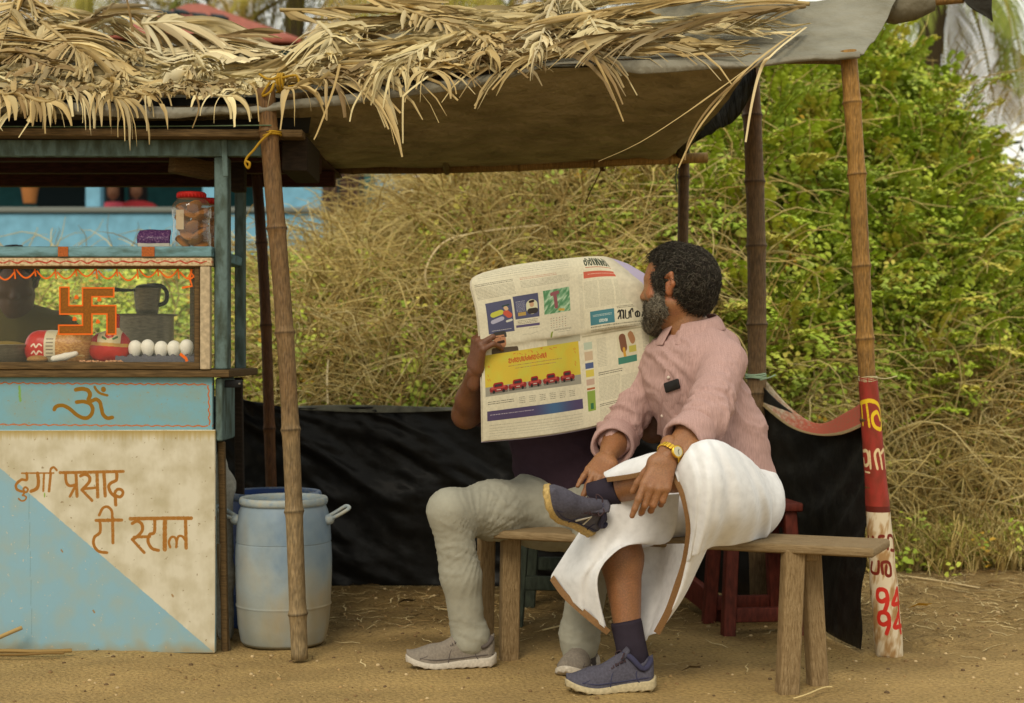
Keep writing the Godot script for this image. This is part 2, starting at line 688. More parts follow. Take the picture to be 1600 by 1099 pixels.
func build_hill() -> void:
	var mb := MB.new()
	var nx := 90
	var nz := 60
	for j in nz + 1:
		for i in nx + 1:
			var x := lerpf(-7.0, 7.0, float(i) / nx)
			var z := lerpf(-6.6, -16.0, float(j) / nz)
			mb.col = lin(142, 138, 58).lerp(lin(140, 122, 62), smoothstep(1.4, 0.6, x)) * (1.0 + 0.25 * N2.get_noise_2d(x * 60.0, z * 60.0))
			mb.vt(Vector3(x, hill(x, z), z))
	for j in nz:
		for i in nx:
			var a := j * (nx + 1) + i
			mb.quad(a, a + nx + 1, a + nx + 2, a + 1)
	tag(obj("hill", mb, mat(Color.WHITE, 1.0, ntex(0.05, 4, 0.5, 1.0, 1, 8), Vector3.ONE * 1.4, btex(0.06, 5, 8.0, 9), 1.0, true)), "", "", "", "structure")

	# green leaves: sprigs of small round leaflets
	var r := rand(41)
	var sprig := MB.new()
	for k in 13:
		var t := k / 12.0
		var at := Vector3(0.025 * sin(k * 2.1), t * 0.17, 0.025 * cos(k * 1.7))
		var g := k * 2.4
		var out := Vector3(cos(g), 0.25, sin(g)).normalized()
		var l := r.randf_range(0.022, 0.038)
		var side := Vector3(-sin(g), r.randf_range(-0.5, 0.5), cos(g)).normalized()
		var dn := Vector3(0, -0.3, 0)
		sprig.blade([at, at + out * l * 0.35, at + (out + dn * 0.3).normalized() * l * 0.75, at + (out + dn).normalized() * l], [0.006, l * 0.66, l * 0.6, 0.004], side, 0.1)
	var lm := mat(Color.WHITE, 0.6, null, Vector3.ONE, null, 0.5, true)
	lm.backlight = Color(0.6, 0.65, 0.22)
	var places: Array[Transform3D] = []
	var tints: Array[Color] = []
	var greens := [lin(178, 194, 66), lin(162, 184, 62), lin(194, 204, 84), lin(144, 168, 58), lin(202, 194, 92), lin(172, 192, 86)]
	var tries := 0
	while places.size() < 32000 and tries < 300000:
		tries += 1
		var x := r.randf_range(-3.4, 4.3)
		var z := -r.randf_range(6.8, 11.5)
		var y := hill(x, z)
		var nse := N1.get_noise_2d(x * 34.0 + 70.0, (z + y * 1.5) * 34.0)
		var w := smoothstep(0.6, 1.2, x + 0.25 * nse) * smoothstep(0.4, 1.0, y + 0.7 * nse)
		w = maxf(w, 0.85 * smoothstep(-0.02, 0.3, nse))
		w = maxf(w, 0.85 * smoothstep(-0.9, -1.4, x + 0.3 * nse) * smoothstep(0.3, 0.6, y + 0.4 * nse))
		w = maxf(w, 0.27)
		w *= 0.25 + 0.75 * smoothstep(0.2, 0.8, y)
		if x > 0.9: w *= 0.35 + 0.65 * smoothstep(-0.25, 0.1, N1.get_noise_3d(x * 85.0, y * 110.0, 7.0))
		if r.randf() > w: continue
		var up := r.randf_range(-0.06, 0.09) if r.randf() < 0.75 else r.randf_range(0.0, 0.2)
		var s := r.randf_range(0.7, 1.25)
		var b := Basis(Vector3.UP, r.randfn(0.0, 0.9)) * Basis(Vector3.RIGHT, r.randf_range(0.0, 1.3)) * Basis(Vector3.FORWARD, r.randf_range(-0.6, 0.6))
		places.append(Transform3D(b.scaled(Vector3.ONE * s), Vector3(x, y + up, z)))
		var cc: Color = greens[r.randi() % greens.size()]
		if r.randf() < 0.02: cc = lin(190, 150, 50)
		tints.append(cc * r.randf_range(0.8, 1.12) * (0.82 + 0.36 * clampf(0.5 + N1.get_noise_2d(x * 90.0, y * 90.0 + 40.0), 0.0, 1.0)))
	scatter("leafy_creeper", "bright green leafy creepers and bushes growing over the slope behind the stall", "bushes", sprig, lm, places, tints)

	# leafy sprays that reach out of the bushes
	var spray := MB.new()
	var tw := [Vector3(0, 0, 0), Vector3(0.02, 0.1, 0.1), Vector3(0.01, 0.16, 0.22), Vector3(-0.02, 0.19, 0.34), Vector3(-0.03, 0.18, 0.45)]
	spray.col = lin(150, 120, 70)
	spray.tube(smooth3(tw, 3), 0.0025, 3, 1.0, false)
	var sp := smooth3(tw, 12)
	spray.col = Color.WHITE
	for k in range(6, sp.size()):
		for s in [-1, 1]:
			var o: Vector3 = Vector3(s * 0.9, r.randf_range(-0.1, 0.35), 0.45).normalized()
			var l := r.randf_range(0.024, 0.04)
			var a: Vector3 = sp[k] + o * r.randf_range(0.004, 0.03)
			spray.blade([a, a + o * l * 0.35, a + (o + Vector3(0, -0.15, 0)) * l * 0.75, a + (o + Vector3(0, -0.35, 0)) * l], [0.005, l * 0.66, l * 0.58, 0.004], Vector3(0.3 * s, r.randf_range(-0.3, 0.3), 1), 0.1)
	places = []
	tints = []
	tries = 0
	while places.size() < 2600 and tries < 40000:
		tries += 1
		var x := r.randf_range(0.3, 4.2)
		var z := -r.randf_range(7.2, 11.0)
		var y := hill(x, z)
		if r.randf() > smoothstep(0.7, 1.3, x) * smoothstep(0.5, 1.1, y): continue
		places.append(Transform3D((Basis(Vector3.UP, r.randfn(0.0, 0.8)) * Basis(Vector3.RIGHT, r.randf_range(-0.7, 0.5))).scaled(Vector3.ONE * r.randf_range(0.6, 1.1)), Vector3(x, y - 0.05, z)))
		tints.append(greens[r.randi() % greens.size()] * r.randf_range(0.85, 1.15))
	scatter("leafy_sprays", "light green leafy sprays sticking out of the bushes on the right of the slope", "bushes", spray, lm, places, tints)

	# dry vines: long thin arching stems
	var vm := mat(Color.WHITE, 0.9, null, Vector3.ONE, null, 0.5, true)
	for kind in 3:
		var vine := MB.new()
		for q in 7:
			var p := Vector3(r.randf_range(-0.1, 0.1), r.randf_range(-0.05, 0.1), r.randf_range(-0.1, 0.1))
			var dir := Vector3(r.randf_range(-1, 1), r.randf_range(0.0, 1.0), r.randf_range(-0.6, 0.6)).normalized()
			var line := [p]
			for s in 8:
				p += dir * r.randf_range(0.05, 0.09)
				dir = (dir + Vector3(r.randf_range(-0.35, 0.35), r.randf_range(-0.4, 0.12), r.randf_range(-0.35, 0.35))).normalized()
				line.append(p)
			vine.tube(line, [0.0035, 0.0035, 0.0032, 0.003, 0.0028, 0.0026, 0.0022, 0.0018, 0.001], 3, 1.0, false)
		places = []
		tints = []
		tries = 0
		while places.size() < 1250 and tries < 30000:
			tries += 1
			var x := r.randf_range(-3.2, 4.2)
			var z := -r.randf_range(7.3, 10.8)
			var y := hill(x, z)
			var w := (1.0 - 0.93 * smoothstep(0.7, 1.3, x) * smoothstep(0.5, 1.0, y)) * (0.08 + 0.92 * smoothstep(-1.5, -1.05, x))
			if r.randf() > w: continue
			var b := Basis(Vector3.UP, r.randf() * TAU) * Basis(Vector3.RIGHT, r.randf_range(-0.7, 0.7))
			places.append(Transform3D(b.scaled(Vector3.ONE * r.randf_range(0.65, 1.4)), Vector3(x, y + r.randf_range(-0.06, 0.06), z)))
			tints.append([lin(210, 190, 124), lin(190, 166, 102), lin(162, 136, 78), lin(206, 188, 132)][r.randi() % 4] * r.randf_range(0.75, 1.1))
		scatter("dry_vine_tangle", ["tangle of pale dry vines matted over the slope", "thick mat of brown withered stems on the slope", "fine dry tendrils woven through the creepers on the slope"][kind], "vines", vine, vm, places, tints)

	# dry grass: tufts of thin blades
	var tuft := MB.new()
	for q in 16:
		var g := r.randf() * TAU
		var o := Vector3(cos(g), 0, sin(g))
		var h := r.randf_range(0.09, 0.24)
		var p := o * r.randf_range(0.0, 0.03)
		var lean := r.randf_range(0.2, 1.1)
		tuft.blade([p, p + Vector3.UP * h * 0.5 + o * lean * h * 0.25, p + Vector3.UP * h * 0.75 + o * lean * h * 0.7, p + Vector3.UP * h * (0.85 - 0.4 * lean) + o * lean * h * 1.1], [0.005, 0.0045, 0.003, 0.001], Vector3(-o.z, 0, o.x), 0.2)
	places = []
	tints = []
	for q in 9000:
		var x := r.randf_range(-3.0, 4.2)
		var z := -r.randf_range(6.8, 10.0)
		if q < 2600:
			x = r.randf_range(1.35, 3.6)
			z = -r.randf_range(6.9, 8.4)
		var y := maxf(hill(x, z), gy(x, z))
		if x > 1.2 and y > 1.0 or x < -1.3 and q % 3: continue
		var b := Basis(Vector3.UP, r.randf() * TAU) * Basis(Vector3.RIGHT, r.randf_range(-0.5, 0.7))
		places.append(Transform3D(b.scaled(Vector3.ONE * r.randf_range(0.6, 1.15)), Vector3(x, y, z)))
		tints.append([lin(192, 168, 104), lin(166, 140, 82), lin(204, 184, 124), lin(150, 132, 70), lin(158, 160, 66)][r.randi() % 5] * r.randf_range(0.8, 1.1))
	scatter("dry_grass", "dry straw coloured grass covering the foot of the slope", "grass", tuft, vm, places, tints)

	# single vines that stand out
	var heroes := [
		["pale dry vine bent in a wide loop left of the newspaper", 0.006, [[842, 352, 8.0], [745, 364, 7.9], [690, 382, 7.85], [664, 432, 7.8], [690, 482, 7.8], [715, 520, 7.85]], lin(214, 196, 152)],
		["long dry vine arching over the slope under the roof beam", 0.008, [[640, 420, 8.4], [655, 330, 8.6], [720, 292, 8.7], [800, 296, 8.7], [890, 330, 8.6], [930, 420, 8.3]], lin(190, 164, 112)],
		["dry stem hanging down the slope right of the roof beam's middle", 0.006, [[960, 270, 9.2], [905, 320, 8.8], [860, 380, 8.4], [838, 470, 8.0]], lin(186, 160, 108)],
		["bent brown vine low on the slope behind the black sheet", 0.006, [[520, 520, 7.7], [600, 500, 7.7], [650, 530, 7.6], [690, 600, 7.5], [715, 640, 7.4]], lin(200, 180, 136)],
		["upright pale dry stalk behind the two bamboo poles on the left", 0.005, [[512, 632, 7.2], [511, 590, 7.3], [513, 560, 7.35]], lin(206, 190, 150)],
		["dry vine falling in a curve right of the bearded man's shoulder", 0.007, [[1115, 470, 7.9], [1190, 470, 8.0], [1260, 510, 7.9], [1330, 600, 7.7]], lin(196, 172, 124)],
	]
	for h in heroes:
		var pts := []
		for q in h[2]: pts.append(Q(q))
		var b := MB.new()
		b.col = h[3]
		b.tube(smooth3(pts), h[1], 5)
		tag(obj("dry_vine", b, vm), h[0], "vine", "single dry vines on the slope")

func scatter(called: String, label: String, category: String, mb: MB, m: Material, places: Array[Transform3D], tints: Array[Color]) -> void:
	var mm := MultiMesh.new()
	mm.transform_format = MultiMesh.TRANSFORM_3D
	mm.use_colors = true
	mm.mesh = mb.mesh()
	mm.instance_count = places.size()
	for i in places.size():
		mm.set_instance_transform(i, places[i])
		mm.set_instance_color(i, tints[i])
	var o := MultiMeshInstance3D.new()
	o.name = numbered(called, self)
	o.multimesh = mm
	o.material_override = m
	add_child(o, true)
	tag(o, label, category, "", "stuff")

# ---------------------------------------------------------------- the blue house up the slope
func build_house() -> void:
	var blue := mat(srgb(128, 186, 216), 0.85, ntex(0.02, 4, 0.86, 1.0, 1, 21), Vector3.ONE * 0.5)
	var teal := mat(srgb(52, 108, 112), 0.85, ntex(0.02, 4, 0.8, 1.0, 1, 22), Vector3.ONE * 0.5)
	var dark := mat(srgb(30, 44, 48), 0.8)
	var red := mat(srgb(172, 96, 78), 0.8, ntex(0.03, 4, 0.75, 1.05, 1, 23), Vector3.ONE * 0.7)
	var wood := mat(srgb(84, 60, 46), 0.7, ntex(0.04, 3, 0.7, 1.0, 1, 24), Vector3(4, 0.6, 4))
	var grey := mat(srgb(120, 126, 122), 0.9)
	var h := base("blue_house", "pale blue house up the slope behind the stall, red roof above and dark veranda", "house", Vector3(-3.4, 0, -16.4))
	var mb := MB.new()
	# body: x from -9 to -1.5, ground floor up to the veranda floor
	mb.box(Transform3D(Basis(), Vector3(-5.6, 0.75, -18.2)), Vector3(8.3, 1.5, 4.0), 0.01)
	obj("lower_wall", mb, blue, h)
	mb = MB.new()
	mb.box(Transform3D(Basis(), Vector3(-6.1, 1.94, -16.25)), Vector3(8.2, 1.0, 0.18), 0.01)
	obj("parapet", mb, blue, h)
	mb = MB.new()
	mb.box(Transform3D(Basis(), Vector3(-6.1, 2.475, -16.25)), Vector3(8.3, 0.06, 0.26), 0.01)
	obj("parapet_cap", mb, grey, h)
	mb = MB.new()
	mb.box(Transform3D(Basis(), Vector3(-5.6, 2.75, -19.3)), Vector3(8.2, 2.6, 0.2), 0.01)
	obj("veranda_wall", mb, teal, h)
	mb = MB.new()
	mb.box(Transform3D(Basis(), Vector3(-5.6, 1.53, -17.8)), Vector3(8.1, 0.06, 3.0), 0.01)
	obj("veranda_floor", mb, grey, h)
	mb = MB.new()
	mb.box(Transform3D(Basis(), Vector3(-5.6, 4.0, -18.0)), Vector3(8.5, 0.14, 3.9), 0.01)
	obj("veranda_ceiling", mb, teal, h)
	for px in [148.0, -160.0, 330.0]:
		mb = MB.new()
		mb.box(Transform3D(Basis(), Vector3((px - 800) * 16.3 / F, 3.21, -16.3)), Vector3(0.16, 1.4, 0.16), 0.01)
		obj("pillar", mb, blue, h)
	mb = MB.new()
	mb.box(Transform3D(Basis(), P(105, 300, 19.17) - Vector3(0, 0.3, 0)), Vector3(0.75, 2.2, 0.06), 0.01)
	obj("doorway", mb, dark, h)
	# the wing on the right
	mb = MB.new()
	mb.box(Transform3D(Basis(), Vector3(-1.95, 2.0, -17.0)), Vector3(1.5, 4.0, 1.2), 0.01)
	obj("wing_wall", mb, blue, h)
	var w := MB.new()
	w.box(Transform3D(Basis(), P(540, 305, 16.38)), Vector3(0.5, 0.52, 0.06), 0.01)
	var wf := obj("window", w, wood, h)
	for k in 4:
		w = MB.new()
		w.box(Transform3D(Basis(), P(512 + k * 17, 305, 16.33)), Vector3(0.03, 0.5, 0.03), 0.004)
		obj("bar", w, dark if k % 2 else wood, wf)
	w = MB.new()
	w.box(Transform3D(Basis(), P(577, 302, 16.34)), Vector3(0.11, 0.46, 0.03), 0.004)
	obj("shutter", w, teal, h)
	w = MB.new()
	w.box(Transform3D(Basis(), P(458, 372, 16.38)), Vector3(0.1, 0.16, 0.04), 0.004)
	obj("small_window", w, dark, h)
	# hipped red roof high above
	mb = MB.new()
	mb.begin()
	var e := [P(170, 52, 16.0), P(470, 60, 16.0), P(470, 60, 20.5), P(170, 52, 20.5)]
	var rg := [P(292, 6, 17.6), P(318, 6, 17.6)]
	for q in e: mb.vt(q)
	for q in rg: mb.vt(q)
	for q in e: mb.vt(q - Vector3(0, 0.08, 0))
	mb.quad(0, 4, 5, 1)
	mb.tri(1, 5, 2)
	mb.quad(2, 5, 4, 3)
	mb.tri(3, 4, 0)
	for k in 4: mb.quad(6 + k, k, (k + 1) % 4, 6 + (k + 1) % 4)
	mb.quad(6, 7, 8, 9)
	mb.closed()
	var roof := obj("roof", mb, red, h)
	for k in 4:
		mb = MB.new()
		mb.box(Transform3D(Basis(), P([200, 440, 200, 440][k], 60, 16.3 if k < 2 else 19.5) - Vector3(0, 0.26, 0)), Vector3(0.16, 0.5, 0.16))
		obj("roof_post", mb, teal, roof)
	for q in [[262, 20, 0.2], [314, 24, 0.16], [284, 18, 0.12], [343, 26, 0.14]]:
		mb = MB.new()
		mb.bar(P(q[0] - 5, q[1] - 2, 16.86), P(q[0] + 5, q[1] + 3, 16.62), q[2], 0.03)
		obj("roof_gap", mb, dark, roof)
	# things on the parapet
	var pot := base("flower_pot", "terracotta flower pot with a small plant on the blue parapet", "flower pot", P(46, 318, 16.25))
	mb = MB.new()
	mb.lathe([Vector2(0.001, 0), Vector2(0.065, 0), Vector2(0.09, 0.17), Vector2(0.1, 0.17), Vector2(0.1, 0.2), Vector2(0.085, 0.2), Vector2(0.08, 0.18), Vector2(0.001, 0.18)], 16, Transform3D(Basis(), pot.position))
	obj("pot", mb, mat(srgb(176, 116, 66), 0.85), pot)
	mb = MB.new()
	var r := rand(8)
	for k in 40:
		var g := r.randf() * TAU
		var o := Vector3(cos(g), r.randf_range(0.6, 1.6), sin(g)).normalized()
		var p := pot.position + Vector3(0, 0.19, 0)
		mb.blade([p, p + o * 0.07, p + o * 0.12 - Vector3(0, 0.02, 0)], [0.012, 0.022, 0.002], Vector3(-o.z, 0, o.x), 0.1)
	obj("plant", mb, mat(srgb(96, 116, 44), 0.7), pot)
	for k in 2:
		bust(P([178, 214][k], [296, 294][k], 17.0), ["far woman in a pink top with a child at the blue house parapet", "far woman with long dark hair in a red top at the blue house parapet"][k], [srgb(176, 72, 88), srgb(150, 44, 50)][k])

func bust(c: Vector3, label: String, top: Color) -> void:
	var t := base("person", label, "person", Vector3(c.x, 1.56, c.z))
	var b := Body.new()
	b.cap(c, c + Vector3(0, -0.05, 0.02), 0.085, 0.07)
	b.cap(c + Vector3(0, -0.1, 0), c + Vector3(0, -0.2, 0), 0.05, 0.06)
	b.cap(c + Vector3(0, -0.3, 0), Vector3(c.x, 1.66, c.z), 0.12, 0.11, 0.05)
	b.cap(c + Vector3(0, -0.03, 0.08), c + Vector3(0, -0.04, 0.09), 0.014, 0.012)
	var mb := MB.new()
	b.mesh(mb, 0.02)
	obj("body", mb, mat(srgb(122, 84, 62), 0.7), t)
	b = Body.new()
	b.cap(c + Vector3(-0.14, -0.24, 0), c + Vector3(0.14, -0.24, 0), 0.075, 0.075, 0.05)
	b.cap(c + Vector3(0, -0.3, 0), Vector3(c.x, 1.66, c.z), 0.16, 0.17, 0.08)
	for s in [-1, 1]: b.cap(c + Vector3(s * 0.18, -0.25, 0), c + Vector3(s * 0.2, -0.5, 0.08), 0.06, 0.05, 0.04)
	mb = MB.new()
	b.mesh(mb, 0.02)
	obj("clothes", mb, mat(top, 0.85), t)
	b = Body.new()
	b.cap(c + Vector3(0, 0.03, -0.03), c + Vector3(0, -0.25, -0.06), 0.105, 0.1)
	mb = MB.new()
	b.mesh(mb, 0.02)
	obj("hair", mb, mat(srgb(28, 22, 22), 0.6), t)

# ---------------------------------------------------------------- palms and trees far behind
func palm_frond(mb: MB, a: Vector3, dir: Vector3, length: float, droop: float, r: RandomNumberGenerator, tone: Color) -> void:
	var p := a
	var pts := []
	var d := dir
	for i in 11:
		pts.append(p)
		p += d * length / 10.0
		d = (d + Vector3.DOWN * droop * 0.16).normalized()
	mb.col = lin(150, 140, 60)
	mb.tube(pts, [0.03, 0.028, 0.026, 0.023, 0.02, 0.017, 0.015, 0.012, 0.01, 0.008, 0.005], 4, 1.0, false)
	for i in range(10, 100, 2):
		var t := i / 100.0 * 10.0
		var k := int(t)
		var q: Vector3 = pts[k].lerp(pts[k + 1], t - k)
		var tan_: Vector3 = (pts[k + 1] - pts[k]).normalized()
		var side := tan_.cross(Vector3.UP)
		if side.length() < 0.2: side = Vector3.RIGHT
		side = side.normalized()
		var l := length * 0.24 * sin(clampf(i / 100.0, 0.0, 1.0) * PI * 0.9 + 0.25) * r.randf_range(0.85, 1.1)
		for s in [-1, 1]:
			var o: Vector3 = (side * s + tan_ * 0.55 + Vector3(0, -0.15, 0)).normalized()
			mb.col = tone * r.randf_range(0.75, 1.2)
			mb.blade([q, q + o * l * 0.4 - Vector3(0, l * 0.06, 0), q + o * l * 0.75 - Vector3(0, l * 0.28, 0), q + o * l * 0.9 - Vector3(0, l * 0.62, 0)], [0.018, 0.022, 0.016, 0.004], tan_, 0.15)

func palm(label: String, at: Vector3, crown: Vector3, n: int, length: float, seed_: int, tone: Color, limp := 1.0) -> void:
	var t := base("coconut_palm", label, "palm tree", at, "coconut palms behind the slope")
	var r := rand(seed_)
	var bark := mat(Color.WHITE, 0.95, ntex(0.05, 4, 0.6, 1.0, 1, 31), Vector3(2, 6, 2), btex(0.08, 4, 8.0, 5), 0.8, true)
	var mb := MB.new()
	var pts := []
	var rad := []
	for i in 30:
		var k := i / 29.0
		pts.append(at.lerp(crown, k) + (crown - at).cross(Vector3.FORWARD).normalized() * sin(k * PI) * 0.15)
		rad.append(lerpf(0.2, 0.13, k) * (1.0 + (0.07 if i % 2 else 0.0)))
	mb.col = lin(112, 98, 74)
	mb.tube(pts, rad, 12)
	obj("trunk", mb, bark, t)
	var lm := mat(Color.WHITE, 0.5, null, Vector3.ONE, null, 0.5, true)
	lm.backlight = Color(0.5, 0.5, 0.12)
	for i in n:
		mb = MB.new()
		var g := TAU * i / n + r.randf_range(-0.2, 0.2)
		var up := r.randf_range(-0.5, 0.75)
		var tn := tone if up > -0.25 else lin(160, 134, 66)
		palm_frond(mb, crown, Vector3(cos(g), up, sin(g)).normalized(), length * r.randf_range(0.8, 1.1), r.randf_range(0.7, 1.5) * limp, r, tn)
		obj("frond", mb, lm, t)

func leafy_tree(label: String, at: Vector3, top: Vector3, size: Vector3, n: int, seed_: int, tone: Color) -> void:
	var t := base("leafy_tree", label, "tree", at)
	var r := rand(seed_)
	var mb := MB.new()
	mb.col = lin(96, 80, 58)
	mb.tube([at, at.lerp(top, 0.4) + Vector3(0.1, 0, 0), at.lerp(top, 0.8), top], [0.16, 0.13, 0.09, 0.05], 8)
	var tips := []
	for i in 16:
		var g := r.randf() * TAU
		var o := Vector3(cos(g) * size.x, r.randf_range(-0.9, 0.9) * size.y, sin(g) * size.z) * r.randf_range(0.5, 1.0)
		var a := at.lerp(top, r.randf_range(0.55, 0.95))
		mb.tube([a, a.lerp(top + o, 0.5) + Vector3(0, 0.1, 0), top + o], [0.05, 0.03, 0.01], 5)
		tips.append(top + o)
		tips.append(a.lerp(top + o, 0.6))
	obj("trunk", mb, mat(Color.WHITE, 0.95, ntex(0.05, 4, 0.6, 1.0, 1, 31), Vector3(2, 6, 2), null, 0.5, true), t)
	mb = MB.new()
	for i in n:
		var c: Vector3 = tips[r.randi() % tips.size()]
		var p := c + Vector3(r.randfn(0.0, 0.2), r.randfn(0.0, 0.15), r.randfn(0.0, 0.2)) * (0.5 + size.x * 0.4)
		var g := r.randf() * TAU
		var o := Vector3(cos(g), r.randf_range(-0.6, 0.3), sin(g)).normalized()
		var l := r.randf_range(0.06, 0.1)
		mb.col = tone * r.randf_range(0.55, 1.35)
		mb.blade([p, p + o * l * 0.5, p + o * l], [0.008, l * 0.5, 0.006], Vector3(-o.z, r.randf_range(-0.6, 0.6), o.x), 0.1)
	var lm := mat(Color.WHITE, 0.55, null, Vector3.ONE, null, 0.5, true)
	lm.backlight = Color(0.4, 0.5, 0.12)
	tag(obj("crown", mb, lm, t), "", "", "", "stuff")

func build_palms() -> void:
	var green := lin(120, 132, 44)
	var yellow := lin(158, 150, 54)
	palm("coconut palm at the right whose long fronds droop before the white sky", P(1450, 560, 17.0), P(1470, -60, 17.0), 9, 2.5, 51, green, 2.0)
	palm("coconut palm behind the thatch to the left of the red-roofed house's ridge", P(120, 560, 24.0), P(140, -70, 24.0), 14, 3.4, 52, yellow)
	palm("coconut palm behind the middle of the thatch, fronds hanging to its edge", P(640, 560, 21.0), P(640, -90, 21.0), 16, 3.2, 53, yellow)
	palm("coconut palm behind the thatch between the middle palm and the red roof", P(470, 560, 23.0), P(470, -110, 23.0), 15, 3.4, 54, green)
	palm("coconut palm behind the thatch, right of the middle palm", P(900, 560, 22.0), P(930, -90, 22.0), 15, 3.3, 55, green)
	leafy_tree("dark leafy tree behind the thatch between two palms", P(380, 560, 26.0), P(380, -20, 26.0), Vector3(2.0, 1.2, 1.2), 5200, 61, lin(72, 82, 40))
	leafy_tree("dark leafy tree behind the middle of the thatch", P(760, 560, 27.0), P(800, -10, 27.0), Vector3(2.6, 1.2, 1.2), 5200, 62, lin(84, 92, 44))
	leafy_tree("leafy tree at the far right whose sprays show against the sky", P(1700, 560, 11.0), P(1668, 330, 11.0), Vector3(0.5, 0.6, 0.4), 1100, 63, lin(82, 104, 44))
	leafy_tree("small dark tree beyond the right foot of the slope", P(1640, 560, 14.0), P(1640, 470, 14.0), Vector3(0.6, 0.6, 0.6), 2200, 64, lin(70, 86, 40))
# ---------------------------------------------------------------- the tea cart
func ribbon(mb: MB, pts: Array, w: float, d: float, thick := 0.0) -> void:       # a flat painted line; pts and w as seen on the plane at depth d
	var f := mb.v.size()
	var n := pts.size()
	for i in n:
		var t: Vector2 = (pts[mini(i + 1, n - 1)] - pts[maxi(i - 1, 0)]).normalized()
		var s := Vector2(-t.y, t.x) * w * 0.5
		var a: Vector2 = pts[i] + s
		var b: Vector2 = pts[i] - s
		mb.vt(P(a.x, a.y, d))
		mb.vt(P(b.x, b.y, d))
	for i in n - 1:
		mb.quad(f + i * 2, f + i * 2 + 1, f + i * 2 + 3, f + i * 2 + 2)

func plate(mb: MB, poly: PackedVector2Array, d: float, thick: float) -> void:
	mb.begin()
	var id := Geometry2D.triangulate_polygon(poly)
	var n := poly.size()
	var f := mb.v.size()
	for q in poly: mb.vt(P(q.x, q.y, d))
	for q in poly: mb.vt(P(q.x, q.y, d) - Vector3(0, 0, thick))
	for i in range(0, id.size(), 3):
		mb.tri(f + id[i], f + id[i + 1], f + id[i + 2])
		mb.tri(f + n + id[i], f + n + id[i + 2], f + n + id[i + 1])
	for i in n:
		var k := (i + 1) % n
		mb.quad(f + k, f + i, f + n + i, f + n + k)
	mb.closed()

func flat(mb: MB, x0: float, y0: float, x1: float, y1: float, d: float, depth: float, bev := 0.003) -> void:    # a block whose front face is at depth d
	var a := P(x0, y0, d)
	var b := P(x1, y1, d)
	mb.box(Transform3D(Basis(), (a + b) * 0.5 - Vector3(0, 0, depth * 0.5)), Vector3(absf(b.x - a.x), absf(a.y - b.y), depth), bev)

func wave(x0: float, y0: float, x1: float, y1: float, amp: float, len_: float) -> Array:
	var out := []
	var a := Vector2(x0, y0)
	var b := Vector2(x1, y1)
	var n := int(a.distance_to(b) / len_ * 6.0)
	var s := (b - a).normalized()
	s = Vector2(-s.y, s.x)
	for i in n + 1:
		out.append(a.lerp(b, float(i) / n) + s * sin(TAU * i / 6.0) * amp * (0.7 + 0.6 * N1.get_noise_1d(i * 7.0)))
	return out

func mapped(z: Array, ox: float, oy: float, zf: float, tx: float, ty: float, ts: float) -> Array:   # enlarged places to places on a picture
	var out := []
	for i in range(0, z.size(), 2):
		out.append((ox + z[i] / zf - tx) * ts)
		out.append((oy + z[i + 1] / zf - ty) * ts)
	return out

func weathered(w: int, h: int, f: Callable) -> Image:
	var im := Image.create(w, h, false, Image.FORMAT_RGB8)
	for y in h:
		for x in w:
			im.set_pixel(x, y, f.call(x, y))
	return im

